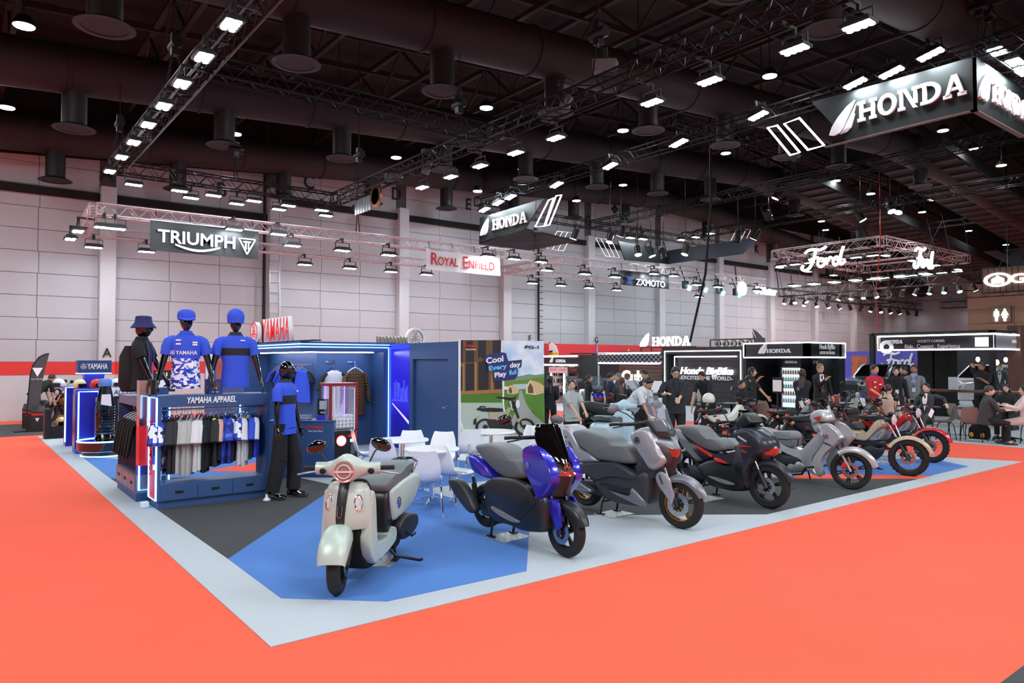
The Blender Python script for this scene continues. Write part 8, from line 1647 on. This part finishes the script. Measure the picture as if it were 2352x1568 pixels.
t = per('person in a charcoal tee with a badge looking down at a phone', 1551, 845, 14.6, 15, shirt=TEE, trousers=BKT, skin=SK2, fat=1.2, hpitch=.4, glasses=True, hands=H_((.3, -.26, 1.2), (.36, -.02, 1.1)), lanyard=WHITEP, sleeve=.6)
ph = AD(1555, 929, 14.15); tag(M().box((-.035, -.07, -.006), (.035, .07, .006)).obj('phone', BLACK, loc=(ph.x, ph.y, 1.06), rot=(.3, .2, .5)), 'dark phone held by the person in the charcoal tee', 'phone')
per('person in a black and grey work shirt leaning over the dark table', 1626, 876, 18.6, -25, H=1.72, lean=.6, shirt=VEST, trousers=BKT, skin=SK2, hpitch=.3, hands=H_((.5, -.2, .8), (.45, .2, .78)))
per('dark haired person behind the leaning work shirt', 1614, 874, 19.6, -10, seat=.55, shirt=POL, trousers=BKT, skin=SK2)
per('person with bobbed hair, hand at the mouth, holding a sage chair', 1726, 846, 18.2, 80, shirt=TEE, trousers=BKT, hair='bob', skin=SK2, hands=H_((.2, -.05, 1.44), (.4, .2, .9)), haircol='#25211f')
per('seated person in dark clothes behind the handlebar of the white trail bike', 1702, 882, 19.2, 60, seat=.5, shirt=TEE, trousers=BKT, skin=SK2)
per('person in a navy suit with long hair, hands clasped behind', 1843, 850, 18.0, 165, shirt=NVY, trousers=NVY, sleeve=.95, hair='long', haircol='#3a241b', skin=SK3, hands=H_((-.14, -.03, .86), (-.14, .03, .86)), poles=H_((.2, -1, 0), (.2, 1, 0)))
per('person in a black suit and dark red tie pointing sideways', 1884, 838, 19.4, 25, shirt=SUIT, trousers=SUIT, sleeve=.92, jacket=True, tie=mat('tie_red', '#5a1a26', .6), haircol='#8a6a48', skin=SK3, glasses=True, hands=H_((.34, .0, 1.33), (.06, .3, .82)), hyaw=.3, curl=.2)
t = per('person in a red team shirt with blue collar and olive trousers', 2008, 840, 18.4, 40, shirt=RSH, inner=mat('collar_blue', '#2f3fb0', .7), trousers=OLT, skin=SK2, hyaw=.2, hands=H_((.28, -.1, 1.0), (.3, .06, .98)))
for y, z, w in ((-.08, 1.33, .07), (.08, 1.27, .08), (-.08, 1.2, .06)): M().box((.126, y - w / 2, z), (.134, y + w / 2, z + .035)).obj('shirt_patch', WHITEP, t)
per('smiling person in black with long dark hair and a badge', 2058, 845, 19.2, 10, shirt=SUIT, trousers=SUIT, sleeve=.95, hair='long', skin=SK3, lanyard=WHITEP, hpitch=.1)
per('person in a dark suit seen in profile behind the badge wearer', 2078, 842, 20.4, -75, shirt=SUIT, trousers=SUIT, sleeve=.95, skin=SK2)
per('person in a grey blazer with a blue shirt and badge', 2100, 840, 19.6, -5, shirt=BLZ, inner=mat('shirt_lilac', '#a9add8', .8), trousers=BKT, sleeve=.95, jacket=True, haircol='#3a2a20', skin=SK4, lanyard=WHITEP)
per('seated person in a cream top seen from behind', 2040, 886, 17.0, 150, seat=.46, shirt=CRM, trousers=BKT, sleeve=.95, hair='tied', haircol='#2e211c', skin=SK3)
per('seated young person in an open dark suit with a white shirt', 2128, 875, 17.9, -25, seat=.46, shirt=SG2, trousers=SG2, sleeve=.95, jacket=True, skin=SK3, hyaw=-.3, lean=-.05, hands=H_((.3, -.2, .78), (-.1, .42, .85)))
per('person in a black polo on the phone behind the bar table', 2256, 833, 21.2, -20, shirt=CLK, trousers=BKT, skin=SK4, fat=1.15, hyaw=-.4, hands=H_((.16, -.16, 1.62), (.3, .1, 1.25)))
per('seated person with a ponytail in grey, back turned to the aisle', 2262, 876, 16.4, 105, seat=.46, shirt=SG2, trousers=BKT, sleeve=.6, hair='tied', haircol='#3c3429', skin=SK3, fat=1.2, lean=.12, hands=H_((.45, -.15, .8), (.45, .12, .82)))
per('seated person with long black hair facing the aisle at the dark table', 2312, 875, 17.8, -15, seat=.46, shirt=SUIT, trousers=SUIT, sleeve=.95, hair='long', skin=SK3, hpitch=.25, hands=H_((.3, -.12, .85), (.32, .1, .85)))
per('seated person in pale pink trousers at the frame edge', 2356, 880, 16.3, -80, seat=.46, shirt=mat('blouse_pink', '#e3d0cc', .85), trousers=PNT, sleeve=.95, hair='bob', skin=SK3, hands=H_((.42, -.1, .88), (.42, .1, .88)))
per('person in a grey suit far behind the pavilion post', 2296, 838, 27, 5, shirt=mat('suit_slate', '#4a4f5c', .8), trousers=SG2, sleeve=.95, jacket=True, skin=SK3, haircol='#7a5a40')
per('person in a navy suit far beyond the bar table', 2193, 842, 31, 160, shirt=NVY, trousers=NVY, sleeve=.95, haircol='#6a5a40', skin=SK3)
per('person in dark clothes far beyond the notice stand', 2175, 841, 31, -60, shirt=SUIT, trousers=SUIT, sleeve=.95, skin=SK3)
per('person in black in profile beside the kiosk', 1352, 862, 19.8, 75, shirt=SUIT, trousers=SUIT, sleeve=.95, hair='bob', skin=SK2, haircol='#2a1c16')
per('person in a black shirt crouching over the info posts', 80, 905, 21.2, 120, H=1.7, lean=.9, shirt=CLK, trousers=BKT, skin=SK2, hands=H_((.5, -.1, .7), (.5, .1, .65)))
# ================= labels of repeats that stand in a row: counted along the row =================
from bpy_extras.object_utils import world_to_camera_view as w2c
bpy.context.view_layer.update()
ONES = 'first second third fourth fifth sixth seventh eighth ninth tenth eleventh twelfth thirteenth fourteenth fifteenth sixteenth seventeenth eighteenth nineteenth'.split()
def nth(n): return ONES[n - 1] if n < 20 else ('twenty', 'thirty', 'forty', 'fifty')[n // 10 - 2] + ('-' + ONES[n % 10 - 1] if n % 10 else '') if n % 10 else ('twentieth', 'thirtieth', 'fortieth', 'fiftieth')[n // 10 - 2]
BYL = {}
for o in SC.objects:
    if o.parent is None and o.get('label') and o.get('category'): BYL.setdefault(o['label'], []).append(o)
for lb, L in BYL.items():
    if len(L) < 2 or L[0]['category'] == 'ball': continue
    v = []; w_ = []
    for o in L:
        q = w2c(SC, camo, o.matrix_world.translation)
        if q.z > 0 and -.02 < q.x < 1.02 and -.02 < q.y < 1.02: v.append((q.x, o))
        else: w_.append(o)
    for i, (_, o) in enumerate(sorted(v, key=lambda t: t[0])): o['label'] = '%s %s, from the flag side' % (nth(i + 1), lb)
    for i, o in enumerate(w_): o['label'] = '%s %s beyond the view' % (nth(i + 1), lb)
